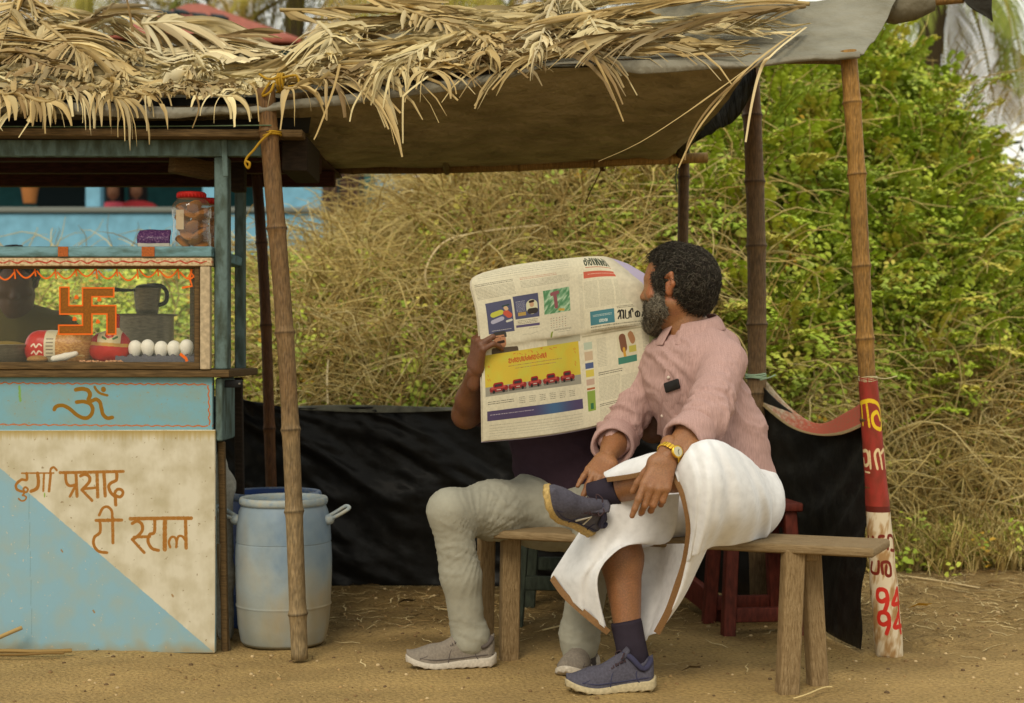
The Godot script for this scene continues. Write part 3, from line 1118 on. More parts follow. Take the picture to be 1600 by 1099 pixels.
func build_cart() -> void:
	var t := base("tea_cart", "blue and cream tea stall cart with glass display case and orange Devanagari lettering", "tea stall", P(60, 1022, 5.2))
	var paint := mat(srgb(96, 116, 114), 0.75, rtex(0.012, 5, [[0.0, srgb(170, 158, 136)], [0.4, srgb(214, 212, 204)], [0.6, Color.WHITE], [1.0, Color.WHITE]], 41), Vector3(3, 1, 3), btex(0.05, 4, 5.0, 2), 0.4)
	var slate := mat(srgb(112, 150, 160), 0.75, rtex(0.02, 5, [[0.0, srgb(170, 160, 140)], [0.35, srgb(214, 214, 206)], [0.6, Color.WHITE], [1.0, Color.WHITE]], 42), Vector3(1, 3, 3), btex(0.05, 4, 5.0, 2), 0.4)
	var cream := mat(srgb(206, 186, 152), 0.75, ntex(0.03, 4, 0.75, 1.0, 1, 43), Vector3.ONE * 3.0)
	var wood := mat(srgb(116, 92, 58), 0.8, ntex(0.03, 5, 0.6, 1.05, 1, 44), Vector3(0.7, 9, 6), btex(0.05, 4, 6.0, 2), 0.5)
	var dark := mat(srgb(58, 46, 34), 0.85, ntex(0.03, 4, 0.6, 1.0, 1, 45), Vector3(1, 5, 5))
	var maroon := mat(srgb(74, 40, 30), 0.85, ntex(0.03, 4, 0.6, 1.0, 1, 45), Vector3(1, 5, 5))
	# lower panel: cream sheet with a blue corner and the stall's name
	var S := 2.0
	var ochre := srgb(156, 104, 42)
	var im := weathered(1072, 700, func(x: int, y: int) -> Color:
		var px := x / S - 200.0
		var py := y / S + 672.0
		var edge := 732.0 + px * 0.865 + 1.0 * N1.get_noise_2d(x * 2.0, y * 2.0)
		var n := N2.get_noise_2d(x * 0.09, y * 0.09)
		var n2 := N1.get_noise_2d(x * 0.9, y * 0.12) * 0.6 + 0.25 * N2.get_noise_2d(x * 0.7, y * 0.5)
		var c := srgb(206, 200, 180)
		c = c.lerp(srgb(170, 160, 130), clampf(0.25 + n * 0.6 + n2 * 0.4, 0.0, 0.7))
		if py > edge: c = srgb(134, 172, 188).lerp(srgb(154, 168, 162), clampf(0.2 + 0.7 * n + 0.3 * n2, 0.0, 0.7))
		var chip := N2.get_noise_2d(x * 0.5 + 900.0, y * 0.5)
		if chip > 0.64: c = c.lerp(srgb(200, 190, 170) if py > edge else srgb(130, 112, 84), 0.7)
		var top := clampf(1.0 - (py - 672.0) / (12.0 + 16.0 * absf(N1.get_noise_1d(x * 2.5))), 0.0, 1.0)
		c = c.lerp(srgb(150, 122, 52), top * 0.75)
		var low := clampf((py - 1004.0) / 20.0 + 0.5 * n, 0.0, 1.0)
		return c.lerp(srgb(158, 132, 90), low * 0.7))
	var glyphs := [
		[14, [125, 105, 390, 104]], [22, [165, 105, 166, 160, 120, 160, 78, 200, 85, 240, 125, 258]], [16, [125, 258, 162, 264, 176, 240, 155, 222, 138, 240, 148, 264, 132, 290]], [13, [98, 318, 122, 336, 150, 330, 162, 305, 138, 290]],
		[28, [256, 105, 264, 180, 250, 232, 202, 256]], [18, [310, 108, 304, 254]], [22, [366, 110, 352, 255]], [18, [364, 112, 366, 72, 392, 56, 416, 80]],
		[26, [445, 100, 700, 96, 970, 90]], [24, [490, 105, 496, 178, 524, 210, 582, 200]], [26, [577, 105, 585, 298]], [22, [572, 212, 526, 300]],
		[26, [615, 128, 650, 116, 686, 132, 690, 170, 660, 210, 626, 246]], [24, [628, 246, 710, 334]], [22, [640, 236, 750, 226]], [28, [752, 100, 758, 304]], [28, [810, 100, 820, 294]],
		[26, [915, 98, 914, 160, 872, 184, 850, 214, 862, 260, 902, 302]], [24, [893, 286, 920, 242, 958, 246, 968, 275, 944, 304, 906, 292]], [28, [905, 290, 908, 370]],
		[28, [745, 500, 955, 497]], [24, [776, 505, 778, 596, 732, 640, 724, 700, 762, 756, 834, 770]], [26, [882, 480, 885, 686]], [22, [880, 488, 874, 420, 840, 386, 800, 398, 770, 456]],
		[30, [1030, 486, 1300, 482, 1538, 481]], [26, [1046, 526, 1085, 506, 1124, 530, 1130, 580, 1092, 630, 1046, 660]], [24, [1046, 660, 1146, 770]], [24, [1060, 640, 1190, 635]],
		[26, [1234, 490, 1230, 596, 1192, 618, 1176, 670, 1208, 732, 1264, 750]], [36, [1318, 490, 1316, 742]], [28, [1490, 485, 1495, 730]], [20, [1362, 724, 1352, 680, 1370, 642, 1400, 642, 1416, 680, 1412, 724]], [20, [1415, 680, 1430, 636, 1460, 632, 1486, 662]],
	]
	for g in glyphs:
		stroke(im, curve(mapped(g[1], 10, 720, 5.333, -200, 672, S)), g[0] * S / 5.333, ochre, 0.16)
	stroke(im, [Vector2(268, 118) * S * 0.5 + Vector2(270, 80), Vector2(538, 210)], 4.0, srgb(126, 160, 60), 0.3)
	for k in 5: stroke(im, [Vector2(490 + k * 2, 200 + k * 90), Vector2(489 + k * 2, 280 + k * 90)], 1.5, srgb(112, 142, 150), 0.5)
	for k in [[95, 860], [145, 955], [268, 930]]:
		stroke(im, [(Vector2(k[0] + 200, k[1] - 672)) * S, (Vector2(k[0] + 202, k[1] - 669)) * S], 5.0, srgb(150, 120, 80), 0.5)
	var mb := MB.new()
	flat(mb, -200, 672, 336, 1021, 4.98, 0.022)
	var pm := picture(im, 0.6)
	obj("front_panel", mb, pm, t)
	# upper panel: blue with the sacred syllable and a wavy border
	var U := 2.5
	im = weathered(1330, 215, func(x: int, y: int) -> Color:
		var n := N2.get_noise_2d(x * 0.07 + 300.0, y * 0.1) + 0.25 * N2.get_noise_2d(x * 0.6, y * 0.5)
		var c := srgb(118, 164, 178).lerp(srgb(134, 156, 150), clampf(0.25 + 0.7 * n, 0.0, 0.75))
		if N2.get_noise_2d(x * 0.5, y * 0.5 + 700.0) > 0.58: c = c.lerp(srgb(150, 140, 110), 0.6)
		return c)
	for g in [[85, [640, 255, 760, 236, 880, 262, 935, 350, 900, 455]], [78, [655, 512, 800, 502, 930, 545, 990, 645, 965, 765, 880, 840, 780, 838, 660, 780, 520, 660, 400, 592, 300, 582, 222, 612, 190, 668]],
			[78, [965, 490, 1060, 455, 1140, 515, 1172, 640, 1205, 765, 1290, 845, 1400, 832]], [52, [1030, 195, 1072, 262, 1150, 330, 1295, 372]], [100, [1214, 240, 1216, 256]]]:
		stroke(im, curve(mapped(g[1], 70, 590, 13.333, -200, 588, U)), g[0] * U / 13.333, srgb(138, 98, 22), 0.1)
	for q in [wave(-200, 597, 322, 601, 1.4, 14), wave(-200, 662, 324, 666, 1.2, 16), wave(325, 602, 327, 664, 1.4, 12)]:
		var line := []
		for w in q: line.append((w - Vector2(-200, 588)) * U)
		stroke(im, line, 4.6, srgb(190, 98, 40), 0.5)
	stroke(im, [Vector2(575, 40), Vector2(577, 95)], 9.0, srgb(120, 160, 80), 0.8)
	mb = MB.new()
	flat(mb, -200, 588, 332, 674, 4.99, 0.03)
	obj("name_board", mb, picture(im, 0.6), t)
	# ledge between the board and the glass case
	mb = MB.new()
	flat(mb, -200, 578, 358, 590, 4.965, 0.56)
	obj("counter_ledge", mb, wood, t)
	mb = MB.new()
	flat(mb, 350, 594, 378, 606, 5.02, 0.02)
	var br := obj("bracket", mb, mat(srgb(30, 30, 32), 0.6), t)
	mb = MB.new()
	mb.tube([P(374, 600, 5.018), P(374, 600, 5.01)], 0.004, 8)
	obj("bolt", mb, mat(srgb(120, 116, 108), 0.5), br)
	# corner posts
	for q in [[334, 244, 356, 578, 4.982, 0.06], [336, 590.5, 348, 690, 4.992, 0.22], [366, 262, 381, 578, 5.5, 0.05], [-186, 244, -160, 578, 4.982, 0.06]]:
		mb = MB.new()
		flat(mb, q[0], q[1], q[2], q[3], q[4], q[5], 0.006)
		obj("corner_post", mb, paint, t)
	mb = MB.new()
	mb.bar(P(346, 690, 5.05), P(352, 1024, 5.05), 0.022, 0.03, Vector3.BACK)
	obj("corner_leg", mb, wood, t)
	mb = MB.new()
	mb.bar(P(372, 590, 5.48), P(378, 985, 5.48), 0.03, 0.03, Vector3.BACK)
	obj("corner_leg", mb, dark, t)
	# glass case
	mb = MB.new()
	flat(mb, -200, 385, 331, 402, 4.95, 0.6, 0.005)
	var top := obj("top_shelf", mb, slate, t)
	for q in [[90, 106], [221, 241]]:
		mb = MB.new()
		flat(mb, q[0], 385.6, q[1], 401, 4.947, 0.003, 0.0005)
		obj("orange_tape", mb, mat(srgb(206, 112, 52), 0.7, ntex(0.06, 4, 0.6, 1.0, 1, 47), Vector3.ONE * 6.0), top)
	im = weathered(1062, 28, func(x: int, y: int) -> Color:
		return srgb(208, 186, 150).lerp(srgb(150, 128, 92), clampf(0.2 + N2.get_noise_2d(x * 0.8, y) * 1.1, 0.0, 0.8)))
	var wl := []
	for w in wave(-200, 409, 322, 409, 2.4, 22): wl.append((w - Vector2(-200, 402)) * 2.0)
	stroke(im, wl, 4.0, srgb(170, 52, 34), 0.7)
	mb = MB.new()
	flat(mb, -200, 402.4, 331, 416, 4.955, 0.03)
	obj("case_header", mb, picture(im, 0.7), t)
	for q in [[312, 416.3, 328, 577.6, cream, 4.957], [303, 416.4, 311.7, 567, wood, 4.97], [-200, 416.4, 303, 420, wood, 4.972], [-200, 566, 311.8, 577.7, wood, 4.96]]:
		mb = MB.new()
		flat(mb, q[0], q[1], q[2], q[3], q[5], 0.03)
		obj("case_frame", mb, q[4], t)
	var glass := StandardMaterial3D.new()
	glass.albedo_color = Color(0.86, 0.9, 0.84, 0.02)
	glass.transparency = BaseMaterial3D.TRANSPARENCY_ALPHA
	glass.roughness = 0.08
	glass.metallic_specular = 0.15
	mb = MB.new()
	flat(mb, -200, 420.3, 302.8, 565.8, 4.978, 0.004, 0.0005)
	var pane := obj("glass_pane", mb, glass, t)
	mb = MB.new()
	mb.box(Transform3D(Basis(), P(319, 493, 5.23)), Vector3(0.004, 0.32, 0.46), 0.0005)
	obj("glass_pane", mb, glass, t)
	mb = MB.new()
	flat(mb, 296, 404, 312, 577, 5.5, 0.03)
	flat(mb, -200, 404, 296, 412, 5.5, 0.03)
	obj("case_frame", mb, wood, t)
	# painting on the glass
	var fill := PackedVector2Array()
	for q in [[438, 325], [505, 325], [505, 460], [605, 460], [605, 330], [835, 330], [835, 395], [675, 395], [675, 460], [850, 460], [850, 670], [785, 670], [785, 522], [675, 522], [675, 670], [430, 670], [430, 605], [605, 605], [605, 522], [438, 522]]:
		fill.append(Vector2(q[0] / 4.706, 380.0 + q[1] / 4.706))
	var orange := mat(srgb(226, 104, 22), 0.6)
	mb = MB.new()
	plate(mb, fill, 4.9765, 0.001)
	obj("painted_emblem", mb, mat(srgb(146, 88, 14), 0.6, ntex(0.03, 3, 0.8, 1.05, 1, 48), Vector3.ONE * 8.0), pane)
	mb = MB.new()
	for i in fill.size():
		ribbon(mb, [fill[i] + (fill[i] - fill[(i + 1) % 20]).normalized() * 1.2, fill[(i + 1) % 20] - (fill[i] - fill[(i + 1) % 20]).normalized() * 1.2], 2.5, 4.9752 - 0.0002 * (i % 2))
	for q in [[560, 398], [728, 415], [547, 558], [718, 578]]:
		var c := Vector2(q[0] / 4.706, 380.0 + q[1] / 4.706)
		var disc := PackedVector2Array()
		for k in 10: disc.append(c + Vector2.from_angle(TAU * k / 10) * (3.6 + 0.6 * sin(k * 2.0)))
		plate(mb, disc, 4.9765, 0.0008)
	obj("emblem_outline", mb, orange, pane)
	for k in 15:
		mb = MB.new()
		var x := -170.0 + k * 32.0
		var pts := []
		for s in 9:
			var a := s / 8.0
			pts.append(Vector2(x + 3 + 29 * a, 421 + 3 * a * sin(k * 1.3) + sin(a * PI) * 12.0 + 2.0 * (k % 3)))
		ribbon(mb, pts, 2.6, 4.9768)
		ribbon(mb, [Vector2(x, 420.5), Vector2(x + 1.5, 436 - 4 * (k % 2))], 2.4, 4.9766)
		obj("painted_scallop", mb, orange, pane)
	mb = MB.new()
	ribbon(mb, [Vector2(299, 421), Vector2(296, 436), Vector2(300, 447), Vector2(284, 450)], 3.6, 4.9767)
	ribbon(mb, [Vector2(292, 436), Vector2(298, 425), Vector2(306, 437)], 2.4, 4.9764)
	ribbon(mb, [Vector2(281, 553), Vector2(290, 560), Vector2(292, 565)], 4.5, 4.9764)
	obj("painted_flourish", mb, orange, pane)
	# roof frame of the cart
	mb = MB.new()
	mb.bar(P(-200, 207, 4.93), P(475, 211, 4.93), 0.07, 0.026, Vector3.UP)
	obj("roof_plank", mb, wood, t)
	mb = MB.new()
	flat(mb, -200, 218, 424, 244, 4.97, 0.035)
	obj("fascia_board", mb, paint, t)
	mb = MB.new()
	mb.bar(P(350, 218, 4.955), P(352, 276, 4.955), 0.008, 0.018, Vector3.RIGHT)
	obj("strap", mb, paint, t)
	mb = MB.new()
	mb.bar(P(460, 240, 5.0), P(460, 240, 5.0) + Vector3(0, -0.005, -0.32), 0.085, 0.115)
	obj("side_beam", mb, dark, t)
	mb = MB.new()
	mb.box(Transform3D(Basis(), Vector3(-1.5, 1.70, -5.66)), Vector3(1.6, 0.012, 1.3), 0.002)
	obj("cart_ceiling", mb, maroon, t)
	for z in [-5.25, -5.6, -6.05]:
		mb = MB.new()
		mb.box(Transform3D(Basis(), Vector3(-1.5, 1.662, z)), Vector3(1.6, 0.06, 0.05), 0.004)
		obj("rafter", mb, maroon, t)
	mb = MB.new()
	mb.bar(P(268, 255, 5.1), P(332, 268, 5.2), 0.05, 0.06)
	obj("shelf_bracket", mb, wood, t)
	mb = MB.new()
	mb.bar(P(372, 250, 5.35), P(372, 300, 5.35), 0.06, 0.05, Vector3.RIGHT)
	obj("shelf_bracket", mb, dark, t)

# ---------------------------------------------------------------- bamboo, tarpaulin, screens
var bamboo_mat: StandardMaterial3D

func bamboo(called: String, label: String, a: Vector3, b: Vector3, ra: float, rb: float, top: Color, low: Color, seed_: int, joint := 0.27, group := "", bow := 0.0) -> Node3D:
	if bamboo_mat == null:
		bamboo_mat = mat(Color.WHITE, 0.6, ntex(0.04, 5, 0.6, 1.12, 1, 71), Vector3(6, 1.0, 6), btex(0.05, 4, 5.0, 2), 0.5, true)
	var t := base(called, label, "bamboo pole", b if b.y < a.y else a, group)
	var r := rand(seed_)
	var L := a.distance_to(b)
	var x := (b - a).cross(Vector3(0.3, 0.2, 1)).normalized()
	var y := (b - a).normalized().cross(x)
	var ph := r.randf() * 6.0
	var s := 0.0
	var stops := []
	var nodes := [r.randf_range(0.08, joint)]
	while nodes[-1] < L - 0.12: nodes.append(nodes[-1] + joint * r.randf_range(0.85, 1.2))
	while s < L:
		stops.append(s)
		s += 0.04
	stops.append(L)
	for n in nodes:
		for o in [-0.016, -0.006, 0.0, 0.007, 0.018]:
			if n + o > 0.0 and n + o < L: stops.append(n + o)
	stops.sort()
	var mb := MB.new()
	mb.begin()
	var sides := 14
	var prev := -1.0
	var rows := 0
	for q in stops:
		if q - prev < 0.0005: continue
		prev = q
		var near := 1.0
		for n in nodes: near = minf(near, absf(q - n))
		var k: float = q / L
		var rad := lerpf(ra, rb, k) * (1.0 + 0.16 * exp(-pow(near / 0.007, 2.0)) + 0.05 * exp(-pow(near / 0.03, 2.0)))
		var c := a.lerp(b, k) + x * sin(k * 5.0 + ph) * 0.008 + y * sin(k * 7.0 + ph) * 0.006 + Vector3.UP * bow * sin(PI * k)
		var ring := top.lerp(low, clampf(k * 1.15 - 0.1 + 0.5 * N1.get_noise_2d(q * 90.0, seed_ * 9.0), 0.0, 1.0))
		ring = ring * (0.5 if near < 0.003 else (1.12 if near < 0.03 else 1.0))
		for g in sides:
			var an := TAU * g / sides
			mb.col = ring * (1.0 + 0.28 * N1.get_noise_3d(cos(an) * 30.0, q * 70.0, sin(an) * 30.0 + seed_))
			mb.vt(c + (x * cos(an) + y * sin(an)) * rad, Vector2(float(g) / sides, q))
		rows += 1
	for i in rows - 1:
		for g in sides:
			var p := i * sides + g
			var p2 := i * sides + (g + 1) % sides
			mb.quad(p, p2, p2 + sides, p + sides)
	mb.col = low * 0.5
	for e in [0, rows - 1]:
		var cc := mb.vt(a if e == 0 else b)
		for g in sides: mb.tri(cc, e * sides + (g if e else (g + 1) % sides), e * sides + ((g + 1) % sides if e else g))
	mb.closed()
	obj("culm", mb, bamboo_mat, t)
	return t

func knot(called: String, label: String, paths: Array, rad: float, m: Material, group := "") -> void:
	var mb := MB.new()
	for p in paths: mb.tube(smooth3(p), rad, 6)
	tag(obj(called, mb, m), label, "rope", group)

func ring_rope(c: Vector3, axis: Vector3, rad: float, turns: int, step: float) -> Array:
	var x := axis.cross(Vector3(0.2, 0.1, 1)).normalized()
	var y := axis.cross(x).normalized()
	var out := []
	for i in turns * 8 + 1:
		var g := TAU * i / 8.0
		out.append(c + (x * cos(g) + y * sin(g)) * rad + axis * (step * i / 8.0 + 0.002 * sin(i * 1.7)))
	return out

var EAVE := [[-260.0, 168.0], [0.0, 166.0], [345.0, 170.0], [480.0, 158.0], [700.0, 127.0], [900.0, 100.0], [1160.0, 98.0], [1342.0, 84.0]]

func eave_py(px: float) -> float:
	for i in EAVE.size() - 1:
		if px <= EAVE[i + 1][0]: return lerpf(EAVE[i][1], EAVE[i + 1][1], clampf((px - EAVE[i][0]) / (EAVE[i + 1][0] - EAVE[i][0]), 0.0, 1.0))
	return EAVE[-1][1]

func ridge_py(px: float) -> float:
	return lerpf(lerpf(lerpf(50.0, 112.0, smoothstep(110.0, 220.0, px)), 52.0, smoothstep(420.0, 520.0, px)), 2.0, smoothstep(500.0, 1200.0, px))

func roof_y(x: float, z: float) -> float:      # height of the roof's front slope
	var px := 800.0 + x * F / 5.1
	var a := P(px, eave_py(px), 4.86).y
	var b := P(px, ridge_py(px), 5.55).y
	return lerpf(a, b, clampf((-z - 4.86) / 0.69, -0.1, 1.1))

func build_shelter() -> void:
	var tan_ := lin(150, 122, 76)
	var grey := lin(118, 100, 72)
	var dk := lin(76, 54, 34)
	bamboo("bamboo_pole", "front bamboo pole beside the cart, planted before the pale blue drum", P(419, 138, 4.88), P(471, 1030, 4.86), 0.029, 0.027, lin(124, 92, 56), lin(152, 132, 98), 1, 0.3)
	bamboo("bamboo_pole", "front right bamboo pole wrapped below in a red and white banner", P(1321, 80, 4.93), P(1391, 1028, 4.93), 0.027, 0.028, lin(170, 128, 66), lin(112, 84, 52), 2, 0.25)
	bamboo("bamboo_pole", "thick grey back bamboo pole rising behind the bearded man's shoulder", P(1172, 95, 5.8), P(1190, 958, 5.8), 0.034, 0.036, lin(112, 84, 54), lin(130, 108, 78), 3, 0.26)
	bamboo("bamboo_pole", "thin dark back bamboo pole rising above the bearded man's head", P(1066, 222, 6.2), P(1076, 925, 6.2), 0.022, 0.023, lin(104, 80, 52), lin(112, 88, 58), 4, 0.3)
	bamboo("bamboo_pole", "thin dark brown back pole between the cart and the black sheet", P(399, 262, 6.0), P(436, 938, 6.0), 0.021, 0.022, lin(66, 40, 22), lin(120, 80, 44), 5, 0.34)
	bamboo("bamboo_beam", "long bamboo beam carrying the back edge of the brown tarpaulin", P(440, 266, 6.28), P(1106, 249, 6.12), 0.022, 0.021, lin(86, 60, 34), lin(176, 142, 86), 6, 0.3)
	bamboo("bamboo_rafter", "thin bamboo rafter under the middle of the brown tarpaulin", P(697, 132, 4.92), P(697, 266, 6.24), 0.0125, 0.0135, lin(92, 62, 34), lin(100, 72, 40), 7, 0.3)
	bamboo("bamboo_rafter", "dark bamboo rafter at the right end of the brown tarpaulin", P(1160, 104, 4.96), P(1058, 246, 6.2), 0.02, 0.02, lin(60, 42, 26), lin(66, 48, 30), 8, 0.3)
	bamboo("bamboo_rafter", "bamboo rafter over the cart's right end", P(424, 160, 4.9), P(410, 268, 6.15), 0.018, 0.018, lin(90, 60, 34), dk, 9, 0.3)
	bamboo("bamboo_beam", "bamboo eave pole under the thatch above the cart", P(-240, 174, 5.0), P(440, 168, 5.0), 0.017, 0.017, tan_, grey, 10, 0.3)
	bamboo("bamboo_beam", "bamboo eave pole under the tarpaulin's hem between the two front poles", P(440, 160, 5.0), P(1336, 96, 5.0), 0.016, 0.017, tan_, grey, 12, 0.3, "", 0.055)
	bamboo("bamboo_beam", "bamboo ridge pole sticking out beyond the tarpaulin at the right", P(560, 58, 5.6), P(1505, -2, 5.58), 0.028, 0.022, tan_, lin(150, 116, 70), 11, 0.3)
	# tarpaulin: front slope and underside
	var t := base("roof_tarp", "weathered grey brown tarpaulin roof under the dry palm thatch", "tarpaulin", P(900, 110, 5.2))
	var tm := mat(Color.WHITE, 0.75, rtex(0.012, 5, [[0.0, srgb(184, 180, 168)], [0.45, srgb(222, 222, 216)], [1.0, Color.WHITE]], 72), Vector3.ONE * 0.7, btex(0.02, 5, 10.0, 5), 0.9, true)
	tm.backlight = Color(0.3, 0.23, 0.13)
	var wr := func(p: Vector3, u: float, v: float) -> Vector3:
		return p + Vector3(0, 0.012 * N1.get_noise_3d(p.x * 160.0, p.y * 90.0, p.z * 120.0) + 0.006 * N2.get_noise_2d(p.x * 60.0, p.z * 60.0), 0.01 * N1.get_noise_3d(p.x * 120.0 + 50.0, p.y * 200.0, p.z * 60.0))
	var g := []
	for v in [0.0, 0.33, 0.66, 1.0]:
		var row := []
		for px in [-250.0, 0.0, 200.0, 420.0, 600.0, 800.0, 1000.0, 1170.0, 1280.0, 1345.0, 1384.0]:
			var a := P(px if px < 1380.0 else 1344.0, eave_py(px) + (0.0 if px < 1380.0 else 2.0), 4.87)
			var b := P(px * 5.1 / 5.1, ridge_py(px) - (16.0 if px > 1340.0 else 0.0), 5.55)
			b.x = a.x + (0.3 if px > 1380.0 else (0.2 if px > 1340.0 else (0.08 if px > 1270.0 else 0.0)))
			var p := a.lerp(b, v)
			p.y -= sin(v * PI) * 0.025 * (1.0 if px > 1100.0 else 2.0)
			row.append(p)
		g.append(row)
	var mb := MB.new()
	mb.col = lin(150, 146, 132)
	mb.sheet(g, 6, 0.003, wr)
	obj("front_slope", mb, tm, t)
	g = []
	for v in [0.0, 0.3, 0.65, 1.0]:
		var row := []
		for px in [-250.0, 0.0, 200.0, 420.0, 600.0, 800.0, 980.0, 1100.0, 1172.0]:
			var a := P(px, eave_py(px) + 3.0, 4.875)
			var bx: float = minf(px, 1000.0) if px < 1000.0 else (1035.0 if px < 1150.0 else 1062.0)
			var b := P(bx, 262.0 if px < 900.0 else (254.0 if px < 1150.0 else 238.0), 6.26)
			if px < 430.0: b = P(px * 0.72 + 115.0, 262, 6.26)
			var p := a.lerp(b, v)
			p.y += -sin(v * PI) * 0.05 + (0.05 * v if px > 1150.0 else 0.0)
			row.append(p)
		g.append(row)
	mb = MB.new()
	mb.col = lin(166, 152, 124)
	mb.sheet(g, 7, 0.003, wr)
	obj("underside", mb, tm, t)
	# turned-down hem along the eave
	mb = MB.new()
	g = [[], [], []]
	for px in [-250.0, 0.0, 200.0, 345.0, 480.0, 600.0, 700.0, 800.0, 900.0, 1000.0, 1080.0, 1160.0, 1250.0, 1344.0]:
		var dn := 10.0 + 7.0 * sin(px * 0.013) + 5.0 * sin(px * 0.04)
		if px > 1100.0: dn = 6.0
		g[0].append(P(px, eave_py(px) - 3.0, 4.868))
		g[1].append(P(px, eave_py(px) + dn * 0.4, 4.855))
		g[2].append(P(px, eave_py(px) + dn, 4.862))
	mb.col = lin(146, 142, 128)
	mb.sheet(g, 4, 0.003, wr)
	obj("hem", mb, tm, t)
	# flap hanging at the right end and the wrapped end of the ridge pole
	mb = MB.new()
	mb.col = lin(44, 40, 32)
	mb.sheet([[P(1180, 98, 4.98), P(1150, 130, 5.3), P(1105, 170, 5.75), P(1072, 212, 6.15)], [P(1182, 130, 5.0), P(1150, 185, 5.35), P(1120, 205, 5.8), P(1080, 226, 6.2)]], 6, 0.004, wr)
	obj("side_flap", mb, tm, t)
	mb = MB.new()
	mb.col = lin(120, 112, 94)
	mb.tube([P(1368, 10, 5.57), P(1400, 14, 5.58), P(1430, 10, 5.58), P(1458, 4, 5.58)], [0.05, 0.056, 0.05, 0.032], 10)
	obj("ridge_wrap", mb, tm, t)
	mb = MB.new()
	mb.col = lin(50, 48, 40)
	mb.sheet([[P(1500, -12, 5.57), P(1524, -16, 5.57), P(1552, -14, 5.57)], [P(1512, 8, 5.55), P(1530, 12, 5.58), P(1550, 14, 5.56)], [P(1540, 26, 5.57), P(1546, 30, 5.57), P(1552, 36, 5.57)]], 5, 0.003, wr)
	tag(obj("torn_tarp_scrap", mb, tm), "dark torn scrap of tarpaulin hanging from the ridge pole's end at the top right", "tarpaulin scrap")
	# black plastic hanging above the cart's roof plank
	mb = MB.new()
	mb.col = lin(20, 20, 20)
	mb.sheet([[P(-250, 152, 4.99), P(0, 150, 4.99), P(200, 152, 4.99), P(400, 150, 4.99), P(490, 160, 5.02)], [P(-250, 206, 5.0), P(0, 206, 5.0), P(200, 206, 5.0), P(400, 204, 5.0), P(482, 208, 5.05)]], 5, 0.002, wr)
	tag(obj("black_valance", mb, mat(Color.WHITE, 0.5, null, Vector3.ONE, null, 0.5, true)), "black plastic sheet hanging between the thatch and the cart's roof plank", "plastic sheet")
	# ropes and strings
	var yel := mat(srgb(206, 160, 36), 0.7, ntex(0.1, 3, 0.6, 1.0, 1, 73), Vector3.ONE * 20.0)
	knot("yellow_rope", "yellow rope knotted round the eave pole at the front left bamboo pole", [
		ring_rope(P(432, 130, 4.9), Vector3.RIGHT, 0.03, 3, 0.008), [P(422, 128, 4.85), P(414, 140, 4.84), P(410, 150, 4.85), P(422, 144, 4.83), P(428, 130, 4.84)], [P(440, 122, 4.85), P(462, 118, 4.86), P(466, 132, 4.86), P(450, 136, 4.85)],
		[P(405, 116, 4.86), P(420, 124, 4.84), P(436, 120, 4.84)]], 0.0042, yel)
	knot("yellow_rope", "yellow rope end dangling beside the cart's fascia board", [[P(424, 206, 4.84), P(408, 220, 4.84), P(396, 235, 4.84), P(386, 246, 4.84), P(383, 256, 4.84), P(388, 263, 4.84), P(390, 255, 4.835), P(384, 252, 4.838)], ring_rope(P(423, 205, 4.88), Vector3(0.06, -1, 0).normalized(), 0.031, 2, 0.008)], 0.004, yel)
	knot("yellow_rope", "small yellow knot on the eave at the far left", [ring_rope(P(3, 165, 4.88), Vector3.RIGHT, 0.018, 3, 0.006)], 0.004, yel)
	var grn := mat(srgb(88, 104, 78), 0.8)
	knot("green_string", "thin green string stretched above the cart's roof plank", [[P(-200, 197, 4.9), P(120, 198, 4.9), P(300, 197, 4.9), P(400, 196, 4.855), P(424, 196, 4.845)]], 0.0022, grn)
	knot("green_string", "green string tied round the thick back bamboo pole above the black sheet", [ring_rope(P(1181, 592, 5.8), Vector3.UP, 0.038, 3, 0.006), [P(1188, 594, 5.76), P(1203, 590, 5.74), P(1212, 586, 5.74)]], 0.003, mat(srgb(150, 176, 150), 0.8))
	knot("green_string", "dark string lashing the beam's right end to the thin pole", [ring_rope(P(1067, 250, 6.17), Vector3.UP, 0.027, 4, 0.008), [P(1060, 255, 6.14), P(1056, 275, 6.14), P(1058, 300, 6.14)]], 0.003, grn)
	knot("beam_string", "brown string hanging from the middle of the back beam's right half", [[P(940, 264, 6.12), P(930, 285, 6.12), P(922, 300, 6.12), P(915, 318, 6.12)], ring_rope(P(938, 258, 6.18), Vector3.RIGHT, 0.024, 3, 0.006)], 0.003, mat(srgb(96, 70, 36), 0.9))
	knot("pale_string", "pale string tied round the right front pole above its banner", [ring_rope(P(1356, 588, 4.93), Vector3(0.07, -1, 0).normalized(), 0.0295, 4, 0.004), [P(1366, 590, 4.9), P(1384, 592, 4.92), P(1402, 588, 4.93)]], 0.0022, mat(srgb(176, 168, 130), 0.8))

